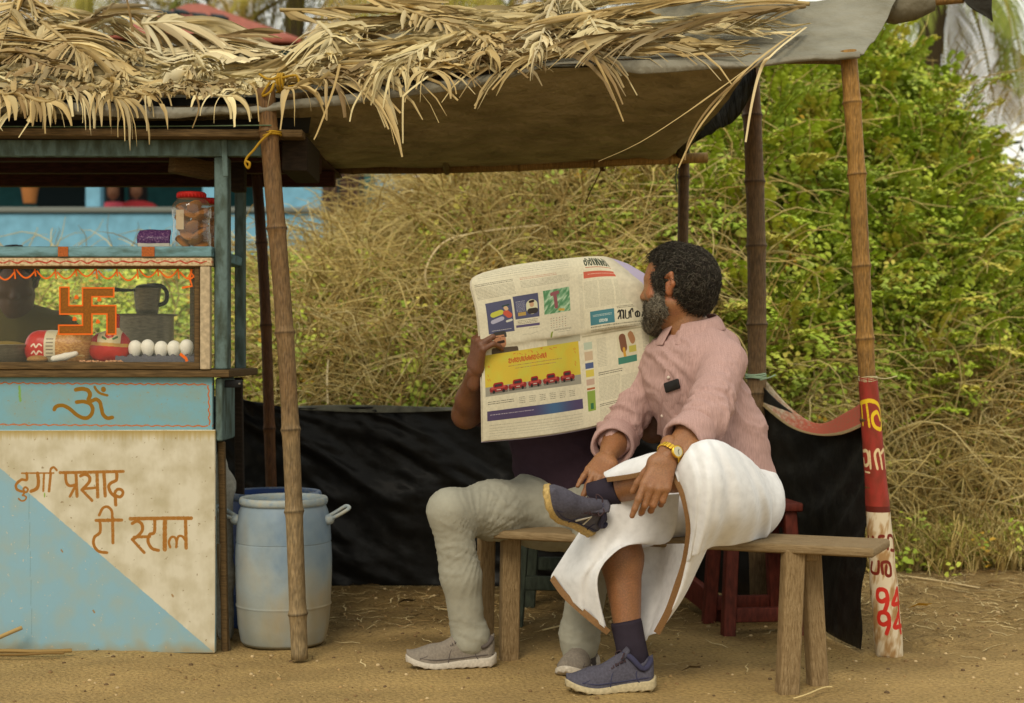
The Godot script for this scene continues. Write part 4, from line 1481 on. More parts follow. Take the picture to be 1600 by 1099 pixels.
func build_screens() -> void:
	var pl := mat(Color.WHITE, 0.46, rtex(0.02, 5, [[0.0, srgb(120, 120, 118)], [0.6, srgb(190, 190, 188)], [1.0, Color.WHITE]], 74), Vector3.ONE * 1.3, btex(0.012, 4, 9.0, 6), 0.25, true)
	var wr := func(p: Vector3, u: float, v: float) -> Vector3:
		var s := p.x * 0.8 + p.y * 0.6
		var q := crease(N1.get_noise_2d((p.x * 0.5 + p.y * 0.86) * 130.0, (p.x * 0.86 - p.y * 0.5) * 45.0)) + 0.3 * crease(N1.get_noise_2d((p.x * 0.75 + p.y * 0.66) * 260.0 + 40.0, (p.x * 0.66 - p.y * 0.75) * 90.0))
		return p + Vector3(0, 0.0, 0.034 * q + 0.004 * N2.get_noise_2d(p.x * 12.0, p.y * 25.0))
	var g := []
	for v in [0.0, 0.12, 0.4, 0.75, 1.0]:
		var row := []
		for px in [250.0, 345.0, 400.0, 470.0, 600.0, 760.0, 900.0, 1060.0, 1192.0]:
			var a := P(px, 620.0 if px < 350.0 else (628.0 if px < 450.0 else 637.0 + 3.0 * sin(px * 0.02)), 6.3 if px < 1100.0 else 5.86)
			var b := P(px, 916.0 if px < 1100.0 else 950.0, 6.36 if px < 1100.0 else 5.88)
			b.y = 0.01
			row.append(a.lerp(b, v) + Vector3(0, 0, 0.02 * sin(px * 0.03 + v * 3.0)))
		g.append(row)
	var t := base("black_sheet", "black plastic sheet closing the back of the shelter behind the bench", "plastic sheet", P(700, 915, 6.36))
	var mb := MB.new()
	mb.col = lin(36, 36, 34)
	mb.sheet(g, 12, 0.003, wr)
	obj("sheet", mb, pl, t)
	mb = MB.new()
	mb.col = lin(148, 146, 128)
	var top := []
	var bot := []
	for px in [452.0, 520.0, 600.0, 690.0, 760.0, 860.0]:
		top.append(P(px, 635.0 + 2.0 * sin(px * 0.02), 6.29))
		bot.append(P(px, 641.0 + 4.0 * sin(px * 0.013), 6.275))
	mb.sheet([top, bot], 4, 0.003)
	obj("hem", mb, pl, t)
	g = []
	var e := [[1192, 592, 5.84], [1238, 642, 5.6], [1280, 664, 5.38], [1322, 646, 5.14], [1360, 622, 4.95]]
	for v in [0.0, 0.13, 0.4, 0.7, 1.0]:
		var row := []
		for q in e:
			var a := Q(q)
			row.append(Vector3(a.x, lerpf(a.y, 0.015, v), a.z) + Vector3(0.03 * sin(v * 3.0 + q[0] * 0.02), 0, 0.0))
		g.append(row)
	var wr2 := func(p: Vector3, u: float, v: float) -> Vector3:
		var fold := sin((u * 1.0 + v * 1.9) * 16.0 + 3.0 * N1.get_noise_2d(u * 60.0, v * 60.0))
		return p + Vector3(0.6, 0, 0.8) * (0.012 * fold * sin(PI * clampf(v, 0.0, 1.0)) + 0.014 * N1.get_noise_2d(u * 90.0, v * 90.0))
	t = base("black_sheet", "black plastic sheet sagging between the back pole and the banner-wrapped front pole", "plastic sheet", P(1280, 985, 5.4))
	mb = MB.new()
	mb.col = lin(44, 43, 40)
	mb.sheet(g, 10, 0.003, wr2)
	obj("sheet", mb, pl, t)
	mb = MB.new()
	top = []
	bot = []
	var k := 0
	for q in e:
		top.append(Q(q) + Vector3(0, 0.004, 0.012))
		bot.append(Q(q) + Vector3(-0.02, [-0.09, -0.055, -0.035, -0.07, -0.085][k], 0.03))
		k += 1
	mb.sheet([top, bot], 6, 0.003)
	var im := weathered(256, 48, func(x: int, y: int) -> Color:
		var c := srgb(196, 186, 164).lerp(srgb(186, 92, 72), smoothstep(0.12, 0.55, x / 256.0 + 0.2 * N2.get_noise_2d(x, y) + 0.003 * y))
		if y > 38: c = srgb(168, 150, 110)
		return c.lerp(srgb(150, 120, 90), clampf(N2.get_noise_2d(x * 2.0, y * 2.0 + 90.0), 0.0, 0.6)))
	obj("banner_hem", mb, picture(im, 0.6), t)
	# printed banner wrapped round the front right pole
	im = weathered(256, 720, func(x: int, y: int) -> Color:
		var py := 588.0 + y / 720.0 * 440.0
		var n := N2.get_noise_2d(x * 0.25, y * 0.18)
		if py < 790.0: return srgb(150, 54, 44).lerp(srgb(124, 52, 38), clampf(0.3 + n, 0.0, 0.9))
		if py < 799.0: return srgb(96, 36, 26)
		return srgb(208, 194, 168).lerp(srgb(150, 112, 66), clampf(0.15 + 1.5 * N1.get_noise_2d(x * 1.5 + y * 0.5, y * 0.5) + n * 0.6, 0.0, 0.85)))
	# places across the visible half: 64..192 runs from the left to the right outline
	var vis := func(z: Array) -> Array:
		var out := []
		for i in range(0, z.size(), 2):
			out.append(64.0 + z[i] * 128.0)
			out.append((z[i + 1] - 588.0) / 440.0 * 720.0)
		return out
	for q in [[9, srgb(222, 190, 40), [0.02, 628, 0.1, 632, 0.12, 662]], [11, srgb(222, 190, 40), [0.08, 628, 0.45, 624, 0.78, 632, 0.9, 650, 0.78, 668, 0.52, 664, 0.48, 648, 0.66, 642, 0.78, 654]], [9, srgb(222, 190, 40), [0.32, 630, 0.36, 664]],
			[9, srgb(216, 194, 150), [0.03, 704, 0.22, 704, 0.24, 722, 0.08, 726, 0.04, 716]], [8, srgb(216, 194, 150), [0.3, 704, 0.3, 730]], [9, srgb(216, 194, 150), [0.5, 730, 0.46, 708, 0.6, 702, 0.66, 730]], [9, srgb(216, 194, 150), [0.68, 706, 0.84, 702, 0.88, 730]], [5, srgb(216, 194, 150), [0.06, 736, 0.26, 737]],
			[8, srgb(112, 38, 26), [0.08, 838, 0.06, 858, 0.24, 860, 0.24, 838]], [8, srgb(112, 38, 26), [0.42, 858, 0.4, 838, 0.52, 836]], [8, srgb(112, 38, 26), [0.6, 856, 0.66, 836, 0.84, 840, 0.84, 858, 0.7, 858]],
			[8, srgb(112, 38, 26), [0.14, 878, 0.1, 892, 0.3, 894, 0.34, 876]], [8, srgb(112, 38, 26), [0.42, 894, 0.42, 878, 0.6, 878, 0.62, 896, 0.5, 896, 0.52, 882]],
			[11, srgb(190, 48, 36), [0.46, 934, 0.36, 938, 0.27, 936, 0.24, 929, 0.28, 921, 0.37, 919, 0.46, 922, 0.485, 930, 0.47, 940, 0.4, 952]], [11, srgb(190, 48, 36), [0.8, 952, 0.8, 936, 0.8, 919, 0.7, 930, 0.6, 942, 0.75, 942, 0.92, 942]],
			[11, srgb(190, 48, 36), [0.46, 970, 0.36, 974, 0.27, 972, 0.24, 965, 0.28, 957, 0.37, 955, 0.46, 958, 0.485, 966, 0.47, 976, 0.4, 988]], [11, srgb(190, 48, 36), [0.8, 988, 0.8, 972, 0.8, 955, 0.7, 966, 0.6, 978, 0.75, 978, 0.92, 978]]]:
		stroke(im, curve(vis.call(q[2])), q[0], q[1], 0.15)
	mb = MB.new()
	mb.begin()
	var a := P(1356, 590, 4.93)
	var b := P(1390, 1026, 4.93)
	var sides := 24
	var rows := 40
	for i in rows + 1:
		var s := i / float(rows)
		for j in sides + 1:
			var an := TAU * j / sides
			var rad := lerpf(0.031, 0.045, smoothstep(0.0, 1.0, s * 1.1)) * (1.0 + 0.05 * N1.get_noise_3d(cos(an) * 40.0, s * 300.0, sin(an) * 40.0) + 0.04 * sin(s * 40.0 + an * 2.0) * s)
			# an = 0 at the far side, growing towards the left outline, the front and the right outline
			mb.vt(a.lerp(b, s) + Vector3(-sin(an), 0, -cos(an)) * rad, Vector2(j / float(sides), s))
	for i in rows:
		for j in sides:
			var p := i * (sides + 1) + j
			mb.quad(p, p + 1, p + sides + 2, p + sides + 1)
	mb.closed()
	var bm := picture(im, 0.45)
	tag(obj("pole_banner", mb, bm), "red and white printed banner wrapped round the right front bamboo pole", "banner")

# ---------------------------------------------------------------- dry palm thatch
func dry_frond(rib: Array, leaf: float, open: float, n: int, tone: Color, seed_: int, parent_label: String, group: String, hang := 1.0, broad := 1.0, lift := 0.0) -> void:
	var r := rand(seed_)
	var pts := []
	for q in rib:
		var px: float = q[0]
		var py: float = q[1]
		var ev := eave_py(px)
		var k := clampf((ev - py) / (ev - ridge_py(px) + 0.01), -0.3, 1.5)
		var p := P(px, py, 4.84 + 0.69 * clampf(k, -0.05, 1.2))
		p.y = maxf(p.y, roof_y(p.x, p.z) + 0.015) if k > 0.0 else p.y
		p += Vector3(0, 0.84, 0.54) * lift
		pts.append(p)
	pts = smooth3(pts, 6)
	var t := base("dry_palm_frond", parent_label, "palm frond", pts[0], group)
	var fm := thatch_mat
	var N := pts.size()
	var rad := []
	for i in N: rad.append(lerpf(0.011, 0.003, i / float(N - 1)))
	var mb := MB.new()
	mb.col = tone * 0.8
	mb.tube(pts, rad, 6, 0.7)
	obj("midrib", mb, fm, t)
	mb = MB.new()
	var jit := r.randf() * 10.0
	for i in n:
		for s in [-1, 1]:
			var k := (i + 0.5 + r.randf_range(-0.3, 0.3)) / n
			var f := k * (N - 1)
			var i0 := mini(int(f), N - 2)
			var q: Vector3 = pts[i0].lerp(pts[i0 + 1], f - i0)
			var tn: Vector3 = (pts[i0 + 1] - pts[i0]).normalized()
			var up := Vector3(0, 0.84, 0.54)
			var side: Vector3 = tn.cross(up).normalized() * s
			var op := open * (0.75 + 0.5 * sin(k * 9.0 + jit)) * (r.randf_range(0.45, 1.35) if broad < 1.2 else r.randf_range(0.9, 1.08))
			var d: Vector3 = (tn * cos(op) + side * sin(op)).normalized()
			var l := leaf * (0.55 + 0.5 * sin(PI * clampf(k * 0.9 + 0.12, 0.0, 1.0))) * (r.randf_range(0.75, 1.15) if r.randf() > 0.2 or broad > 1.2 else r.randf_range(0.25, 0.7))
			var p := q
			var line := [p]
			var seg := 6
			for z in seg:
				p += d * l / seg
				var over := -p.z < 4.85
				var fl := roof_y(p.x, p.z) + 0.012 + 0.03 * r.randf() + lift * 0.7
				if over:
					d = (d + Vector3(r.randf_range(-0.12, 0.12), -0.3 * hang * (0.5 + z * 0.14), 0.02)).normalized()
				else:
					d = (d + Vector3(r.randf_range(-0.1, 0.1), -0.1 * hang, 0.06)).normalized()
					p.y = clampf(p.y, fl, fl + 0.07 + lift)
				line.append(p)
			var w := 0.022 * broad * r.randf_range(0.2, 1.15)
			var shade := r.randf_range(0.72, 1.18)
			mb.col = tone.lerp([lin(206, 190, 142), lin(146, 120, 78), lin(186, 164, 114), lin(172, 158, 122)][r.randi() % 4], r.randf_range(0.0, 0.75)) * shade
			var tw := r.randf_range(-0.7, 0.7)
			mb.blade(line, [w * 0.6, w, w, w * 0.9, w * 0.75, w * 0.5, w * r.randf_range(0.05, 0.5)], (tn + up * tw).normalized(), r.randf_range(0.12, 0.4))
	obj("leaflets", mb, fm, t)

var thatch_mat: StandardMaterial3D

func build_thatch() -> void:
	thatch_mat = mat(Color.WHITE, 0.62, null, Vector3.ONE, null, 0.5, true)
	thatch_mat.backlight = Color(0.35, 0.3, 0.18)
	var pale := lin(216, 200, 152)
	var tan_ := lin(184, 160, 108)
	var brown := lin(136, 112, 72)
	var r := rand(77)
	# lower layers: fronds laid along the slope
	var many := "dry brown coconut frond lying in the heap of thatch along the shelter roof"
	var grp := "dry coconut fronds heaped on the roof"
	var marks := ["at the roof's far left end", "left of the painted emblem", "above the painted emblem", "above the biscuit jar", "above the yellow rope", "right of the yellow rope", "left of the middle rafter", "above the middle rafter", "above the newspaper", "above the bearded man"]
	var rows := ["dry frond low on the eave ", "dry frond in the lower half of the thatch ", "dry frond in the upper half of the thatch ", "dry frond along the ridge "]
	for row in 4:
		for k in 10:
			var x := -230.0 + k * 152.0 + r.randf_range(-40, 40) + row * 30.0
			if x > 1130.0: continue
			var ev := eave_py(x)
			var up := ridge_py(x)
			var y := lerpf(ev - 14.0, up - 4.0, row / 3.0) + r.randf_range(-6, 6)
			var left := r.randf() < 0.5
			var l := r.randf_range(150, 260)
			var x2 := clampf(x + (-l if left else l), -260.0, 1240.0)
			var y2 := lerpf(eave_py(x2) - 14.0, ridge_py(x2) - 4.0, clampf(row / 3.0 + r.randf_range(-0.3, 0.15), 0.0, 1.0))
			dry_frond([[x, y], [(x + x2) * 0.5, (y + y2) * 0.5 - r.randf_range(0, 8)], [x2, y2]], r.randf_range(0.32, 0.5), r.randf_range(0.12, 0.5), 24, [pale, tan_, tan_, brown][r.randi() % 4], 700 + row * 40 + k, rows[row] + marks[k], grp, 1.5 if row == 0 else 0.8)
	# a fringe of short broken fronds along the eave
	for k in 13:
		var x := -60.0 + k * 74.0
		if x > 880.0: break
		dry_frond([[x - 34, eave_py(x - 34) - 14 - 6 * sin(k * 3.1)], [x, eave_py(x) - 7 + 6 * sin(k * 2.0)], [x + 34, eave_py(x + 34) - 14 + 7 * sin(k * 4.3)]], r.randf_range(0.1, 0.2), r.randf_range(0.6, 1.5), r.randi_range(8, 22), [pale, tan_, brown][k % 3], 900 + k, ["short broken frond at the eave above the cart's left end", "short broken frond at the eave above the orange emblem's left", "short broken frond at the eave above the orange emblem", "short broken frond at the eave above the emblem's right", "short broken frond at the eave above the biscuit jar's left", "short broken frond at the eave above the corner post", "short broken frond at the eave on the yellow rope", "short broken frond at the eave right of the yellow rope", "short broken frond at the eave left of the hooked strip", "short broken frond at the eave above the hooked strip", "short broken frond at the eave over the middle rafter", "short broken frond at the eave right of the middle rafter", "short broken frond at the eave left of the tied bundle"][k], grp, 2.2, 1.0, 0.03)
	for k in 8:
		var x := -40.0 + k * 56.0
		dry_frond([[x - 30, 158 - 5 * sin(k * 2.3)], [x + 4, 164 + 5 * sin(k * 3.7)], [x + 36, 156 + 6 * sin(k * 1.9)]], 0.14 + 0.05 * sin(k * 5.0), 1.0, 14 + 4 * (k % 3), [tan_, brown, tan_, pale][k % 4], 950 + k, ["ragged frond hanging over the black plastic at the far left edge", "ragged frond hanging over the black plastic left of the emblem", "ragged frond hanging over the black plastic above the emblem's left arm", "ragged frond hanging over the black plastic above the emblem's right arm", "ragged frond hanging over the black plastic above the egg tray", "ragged frond hanging over the black plastic above the red jar lids", "ragged frond hanging over the black plastic above the cart's corner post", "ragged frond hanging beside the front left pole's top"][k], grp, 2.6, 0.8, 0.02)
	# fronds that stand out
	dry_frond([[225, 62], [290, 60], [336, 82], [326, 112], [292, 146]], 0.34, 1.15, 40, lin(226, 212, 172), 801, "broad pale frond spread like a fan above the cart's right end", "", 1.3, 1.5, 0.06)
	dry_frond([[56, -20], [28, 25], [18, 60], [4, 118]], 0.34, 1.2, 40, tan_, 802, "combed tan frond with a white midrib at the roof's left end", "", 0.8, 1.3, 0.06)
	dry_frond([[70, 64], [100, 90], [128, 116], [150, 130]], 0.3, 0.9, 34, tan_, 803, "tan frond with leaflets hanging over the eave left of the cart's middle", "", 1.4, 1.25, 0.06)
	dry_frond([[30, 110], [60, 128], [95, 140]], 0.18, 1.3, 16, brown, 804, "short brown frond drooping at the eave's far left", "", 2.2, 1.0, 0.06)
	dry_frond([[225, 120], [200, 140], [170, 172]], 0.15, 0.35, 14, tan_, 805, "torn folded frond pointing down over the black plastic above the cart", "", 1.0, 1.5, 0.06)
	dry_frond([[300, 100], [318, 128], [322, 150]], 0.15, 0.9, 20, pale, 806, "tuft of pale frayed leaflets at the eave beside the yellow rope", "", 2.0, 1.0, 0.06)
	dry_frond([[500, 60], [520, 88], [508, 120]], 0.24, 1.0, 22, pale, 807, "pale frond drooping in strips over the eave right of the yellow rope", "", 2.0, 1.0, 0.06)
	dry_frond([[560, 12], [630, 40], [700, 70], [728, 82]], 0.26, 0.5, 26, tan_, 808, "long frond with a toothed midrib slanting down to the middle of the roof", "", 0.6, 1.0, 0.06)
	dry_frond([[728, 84], [680, 100], [640, 122], [600, 140]], 0.26, 0.45, 18, pale, 809, "frond whose leaflets hang bent over the eave in the roof's middle", "", 1.6, 1.0, 0.06)
	dry_frond([[735, 82], [760, 100], [758, 118]], 0.14, 1.0, 18, tan_, 810, "short tuft hanging at the middle of the tarpaulin's hem", "", 2.2, 1.0, 0.06)
	dry_frond([[880, 4], [862, 40], [850, 78], [840, 110]], 0.22, 0.7, 26, lin(206, 190, 150), 811, "tall bundle of bleached leaflets tied over the roof right of its middle", "", 1.8, 0.8, 0.06)
	dry_frond([[890, 20], [920, 60], [935, 85]], 0.24, 0.8, 20, pale, 812, "frond whose long strips dangle below the tarpaulin hem right of the tied bundle", "", 1.6, 1.0, 0.06)
	dry_frond([[1262, 40], [1120, 28], [1000, 44], [900, 66]], 0.34, 0.3, 30, tan_, 813, "long tan frond lying along the roof with its stalk end at the right", "", 0.5, 1.0, 0.06)
	dry_frond([[1255, 44], [1140, 60], [1030, 80], [940, 92]], 0.34, 0.28, 28, brown, 814, "brown frond along the hem below the long tan frond at the right", "", 0.5, 1.0, 0.06)
	dry_frond([[1240, 34], [1180, 4], [1120, -4], [1040, 0]], 0.3, 0.8, 26, pale, 815, "pale frond arched over the ridge at the roof's right end", "", 0.6, 1.0, 0.06)
	dry_frond([[440, 40], [520, 40], [600, 34], [690, 40]], 0.3, 0.35, 26, tan_, 816, "frond lying along the ridge right of the red roof", "", 0.5, 1.0, 0.06)
	dry_frond([[130, 70], [200, 84], [270, 82], [390, 76]], 0.28, 0.4, 26, brown, 817, "brown frond lying level under the broad pale fan", "", 0.5, 1.0, 0.06)
	# single strips that hang free of the eave
	var strips := [
		["thin strip hanging straight down like a hook below the hem", [[668, 118], [634, 145], [629, 160], [629, 224]], 0.011, pale],
		["long thin strip slanting down to the right below the hem", [[912, 64], [940, 110], [962, 160], [974, 190]], 0.01, tan_],
		["pale strip crossing down from the right stalk end to the back pole", [[1258, 42], [1210, 80], [1188, 110], [1175, 160], [1165, 222]], 0.014, lin(220, 202, 156)],
		["long strip running from the right stalk end to the thin pole's top", [[1250, 44], [1180, 95], [1130, 150], [1088, 205], [1060, 262]], 0.011, tan_],
		["second long strip from the right stalk end, bent left to the beam", [[1246, 46], [1160, 112], [1080, 170], [1000, 222], [935, 252]], 0.007, tan_],
		["third strip from the right stalk end ending beside the thin pole", [[1252, 46], [1170, 110], [1110, 165], [1078, 215], [1070, 250]], 0.01, brown],
		["narrow strip dangling over the brown tarpaulin below the yellow rope", [[530, 100], [520, 140], [498, 200], [490, 218]], 0.01, tan_],
		["crooked strip dangling left of the middle rafter", [[590, 95], [572, 130], [552, 165], [546, 190]], 0.01, pale],
		["narrow strip over the black plastic above the cart's jar", [[306, 150], [310, 170], [300, 200]], 0.008, brown],
		["short curled strip beside the yellow rope's knot", [[390, 130], [400, 145], [404, 190]], 0.008, tan_],
		["stalk tip sticking up from the thatch left of the red roof", [[208, 50], [203, 20], [196, -12]], 0.012, brown],
		["thin pale stem lying level across the thatch's left end", [[-60, 62], [20, 63], [80, 64], [140, 66]], 0.008, brown]]
	for s in strips:
		var pts := []
		for q in s[1]: pts.append(P(q[0], q[1], 4.8 + (0.35 if q[1] < 60 else 0.0)))
		pts = smooth3(pts, 4)
		var w := []
		for i in pts.size(): w.append(s[2] * (1.0 - 0.6 * i / pts.size()))
		var mb := MB.new()
		mb.col = s[3]
		mb.blade(pts, w, Vector3(0.8, 0.3, 0.3), 0.3)
		tag(obj("dry_leaf_strip", mb, thatch_mat), s[0], "leaf strip", "dry leaf strips hanging from the thatch")
# ---------------------------------------------------------------- bench, stools, drums, goods on the cart, litter
func build_bench() -> void:
	var wood := mat(srgb(152, 130, 96), 0.8, rtex(0.03, 5, [[0.0, srgb(176, 168, 156)], [0.4, srgb(225, 220, 212)], [1.0, Color.WHITE]], 91), Vector3(9, 0.9, 9), btex(0.05, 5, 7.0, 2), 0.6)
	var seatm := mat(srgb(150, 130, 98), 0.78, rtex(0.03, 5, [[0.0, srgb(176, 168, 156)], [0.4, srgb(225, 220, 212)], [1.0, Color.WHITE]], 92), Vector3(9, 9, 0.8), btex(0.05, 5, 7.0, 2), 0.6)
	var t := base("wooden_bench", "rough wooden plank bench on splayed legs on which the two men sit", "bench", Vector3(0.46, 0, -4.66))
	var a := Vector3(-0.135, 0.409, -4.93)
	var b := Vector3(1.062, 0.416, -4.385)
	var z := (b - a).normalized()
	var x := Vector3.UP.cross(z).normalized()
	var o := MeshInstance3D.new()
	var mb := MB.new()
	mb.box(Transform3D(), Vector3(0.24, 0.028, a.distance_to(b)), 0.006)
	o = obj("seat", mb, seatm, t, false)
	o.transform = t.transform.affine_inverse() * Transform3D(Basis(x, z.cross(x), z), (a + b) * 0.5)
	for q in [[[1240, 858, 4.40], [1230, 1084, 4.40], 0.062], [[1266, 858, 4.52], [1278, 1070, 4.52], 0.056], [[798, 834, 4.86], [795, 1030, 4.88], 0.06], [[760, 834, 5.02], [757, 1012, 5.06], 0.054]]:
		var p := Q(q[0])
		var e := Q(q[1])
		e.y = gy(e.x, e.z) - 0.008
		mb = MB.new()
		mb.box(Transform3D(), Vector3(q[2], p.distance_to(e), 0.045), 0.006)
		o = obj("leg", mb, wood, t, false)
		var y := (p - e).normalized()
		var xx := y.cross(Vector3(0.25, 0, 0.97)).normalized()
		o.transform = t.transform.affine_inverse() * Transform3D(Basis(xx, y, xx.cross(y)), (p + e) * 0.5)
	mb = MB.new()
	mb.bar(P(1250, 868, 4.42), P(1268, 868, 4.5), 0.05, 0.03)
	obj("crosspiece", mb, wood, t)

func stool(called: String, label: String, m: Material, c: Vector3, w: float, d: float, h: float, turn: float, rail: float) -> void:
	var t := base(called, label, "stool", c)
	t.rotation.y = turn
	var mb := MB.new()
	mb.box(Transform3D(Basis(), Vector3(0, h - 0.015, 0)), Vector3(w + 0.04, 0.03, d + 0.04), 0.005)
	obj("seat", mb, m, t, false)
	for sx in [-1, 1]:
		for sz in [-1, 1]:
			mb = MB.new()
			mb.bar(Vector3(sx * (w * 0.5 - 0.02), h - 0.03, sz * (d * 0.5 - 0.02)), Vector3(sx * (w * 0.5 + 0.005), -0.01, sz * (d * 0.5 + 0.005)), 0.045, 0.045, Vector3.BACK)
			obj("leg", mb, m, t, false)
	for s in [-1, 1]:
		mb = MB.new()
		mb.box(Transform3D(Basis(), Vector3(0, rail, s * d * 0.5)), Vector3(w - 0.04, 0.05, 0.025), 0.004)
		obj("rail", mb, m, t, false)
		mb = MB.new()
		mb.box(Transform3D(Basis(), Vector3(s * (w * 0.5 - 0.02), h - 0.065, 0)), Vector3(0.025, 0.06, d - 0.05), 0.004)
		obj("apron", mb, m, t, false)

func build_stools() -> void:
	var maroon := mat(srgb(112, 50, 38), 0.6, ntex(0.03, 4, 0.65, 1.05, 1, 93), Vector3(3, 1, 3))
	var green := mat(srgb(66, 74, 62), 0.7, ntex(0.03, 4, 0.65, 1.05, 1, 94), Vector3(3, 1, 3))
	stool("wooden_stool", "dark maroon wooden stool behind the bench, under the bearded man's back", maroon, Vector3(0.852, 0, -5.42), 0.24, 0.26, 0.455, 0.12, 0.07)
	stool("wooden_stool", "dull green wooden stool in the shade behind the bench, between the two men's legs", green, Vector3(0.145, 0, -5.66), 0.2, 0.5, 0.42, -0.1, 0.16)
	var t := base("low_plank", "low reddish brown plank lying in the shade behind the bearded man's heel", "plank", P(1100, 950, 5.75))
	var mb := MB.new()
	mb.bar(P(1062, 905, 5.9), P(1140, 965, 5.5), 0.03, 0.09)
	obj("board", mb, maroon, t)

func drum(label: String, c: Vector3, r: float, h: float, m: Material, rimm: Material, handles: bool, lid: bool) -> void:
	var t := base("plastic_drum", label, "drum", c)
	var mb := MB.new()
	var s := r
	var prof := [Vector2(0.001, 0.0), Vector2(s * 0.84, 0.0), Vector2(s * 0.89, 0.012), Vector2(s * 0.95, h * 0.13), Vector2(s * 0.975, h * 0.255), Vector2(s * 0.995, h * 0.262), Vector2(s * 0.995, h * 0.27), Vector2(s * 0.98, h * 0.28), Vector2(s, h * 0.45), Vector2(s * 1.005, h * 0.6),
		Vector2(s * 0.99, h * 0.686), Vector2(s * 0.975, h * 0.69), Vector2(s * 0.975, h * 0.696), Vector2(s * 0.99, h * 0.7), Vector2(s * 0.97, h * 0.83), Vector2(s * 0.93, h * 0.905), Vector2(s * 0.865, h * 0.95)]
	if not lid: prof += [Vector2(s * 0.86, h * 0.99), Vector2(s * 0.83, h * 0.99), Vector2(s * 0.82, h * 0.9), Vector2(s * 0.9, h * 0.5), Vector2(s * 0.85, 0.03), Vector2(0.001, 0.03)]
	else: prof += [Vector2(s * 0.84, h * 0.96), Vector2(0.001, h * 0.96)]
	mb.lathe(prof, 40, Transform3D(Basis(), c), 0.004)
	for i in mb.v.size():
		var q := mb.v[i]
		var dust := clampf(smoothstep(0.3, 0.0, q.y) * 0.7 + 0.9 * N1.get_noise_3d(q.x * 260.0, q.y * 90.0, q.z * 260.0), 0.0, 1.0)
		mb.c[i] = Color.WHITE.lerp(Color(0.86, 0.66, 0.4), dust * 0.9)
	obj("barrel", mb, m, t)
	mb = MB.new()
	mb.lathe([Vector2(s * 0.86, h * 0.945), Vector2(s * 0.905, h * 0.95), Vector2(s * 0.925, h * 0.965), Vector2(s * 0.925, h * 0.985), Vector2(s * 0.9, h), Vector2(s * 0.84, h), Vector2(s * 0.83, h * 0.985), Vector2(s * 0.83, h * 0.95), Vector2(s * 0.86, h * 0.945)], 40, Transform3D(Basis(), c))
	obj("rim", mb, rimm, t)
	if handles:
		for g in [-1, 1]:
			mb = MB.new()
			var y := h * 0.89
			var o := c + Vector3(g * s * 0.94, y - 0.02, 0.03)
			mb.tube(smooth3([o, o + Vector3(g * 0.03, 0.012, 0.012), o + Vector3(g * 0.062, 0.03, 0.012), o + Vector3(g * 0.074, 0.04, 0.0), o + Vector3(g * 0.06, 0.044, -0.012), o + Vector3(g * 0.03, 0.026, -0.012), o + Vector3(g * 0.004, 0.012, 0)], 4), 0.0062, 8)
			mb.ball(Transform3D(Basis(), o + Vector3(g * 0.004, 0.0, 0)), Vector3(0.02, 0.018, 0.02))
			obj("handle", mb, rimm, t)

func build_drums() -> void:
	var pale := mat(Color.WHITE, 0.55, rtex(0.006, 5, [[0.0, srgb(96, 124, 156)], [0.3, srgb(134, 154, 170)], [0.55, srgb(154, 166, 170)], [0.8, srgb(164, 162, 148)], [1.0, srgb(174, 158, 130)]], 95), Vector3(1.2, 0.8, 1.2), btex(0.03, 4, 3.0, 4), 0.3, true)
	var palerim := mat(Color.WHITE, 0.55, rtex(0.02, 5, [[0.0, srgb(112, 138, 166)], [0.5, srgb(160, 170, 170)], [1.0, srgb(178, 166, 140)]], 96), Vector3.ONE * 3.0)
	var deep := mat(Color.WHITE, 0.45, rtex(0.012, 5, [[0.0, srgb(24, 52, 110)], [0.6, srgb(34, 66, 128)], [1.0, srgb(80, 100, 140)]], 97), Vector3.ONE * 1.2, null, 0.5, true)
	var deeprim := mat(Color.WHITE, 0.5, rtex(0.03, 4, [[0.0, srgb(60, 86, 136)], [0.55, srgb(90, 110, 140)], [1.0, srgb(184, 172, 146)]], 98), Vector3.ONE * 3.0)
	drum("dusty pale blue plastic drum with rope-like handles beside the cart", P(443, 1004, 5.16) * Vector3(1, 0, 1), 0.161, 0.49, pale, palerim, true, true)
	drum("dark blue plastic drum standing behind the dusty pale blue one", P(427, 985, 5.5) * Vector3(1, 0, 1), 0.186, 0.478, deep, deeprim, false, false)

func egg(label: String, at: Vector3, m: Material) -> void:
	var mb := MB.new()
	var prof := []
	for i in 11:
		var g := PI * i / 10.0
		var y := -cos(g)
		prof.append(Vector2(maxf(sin(g) * 0.0225 * (1.0 + 0.2 * y), 0.0004), y * 0.031))
	mb.lathe(prof, 14, Transform3D(Basis(Vector3.FORWARD, 0.05 * sin(at.x * 90.0)), at))
	tag(obj("egg", mb, m), label, "egg", "eggs on the tray in the glass case")

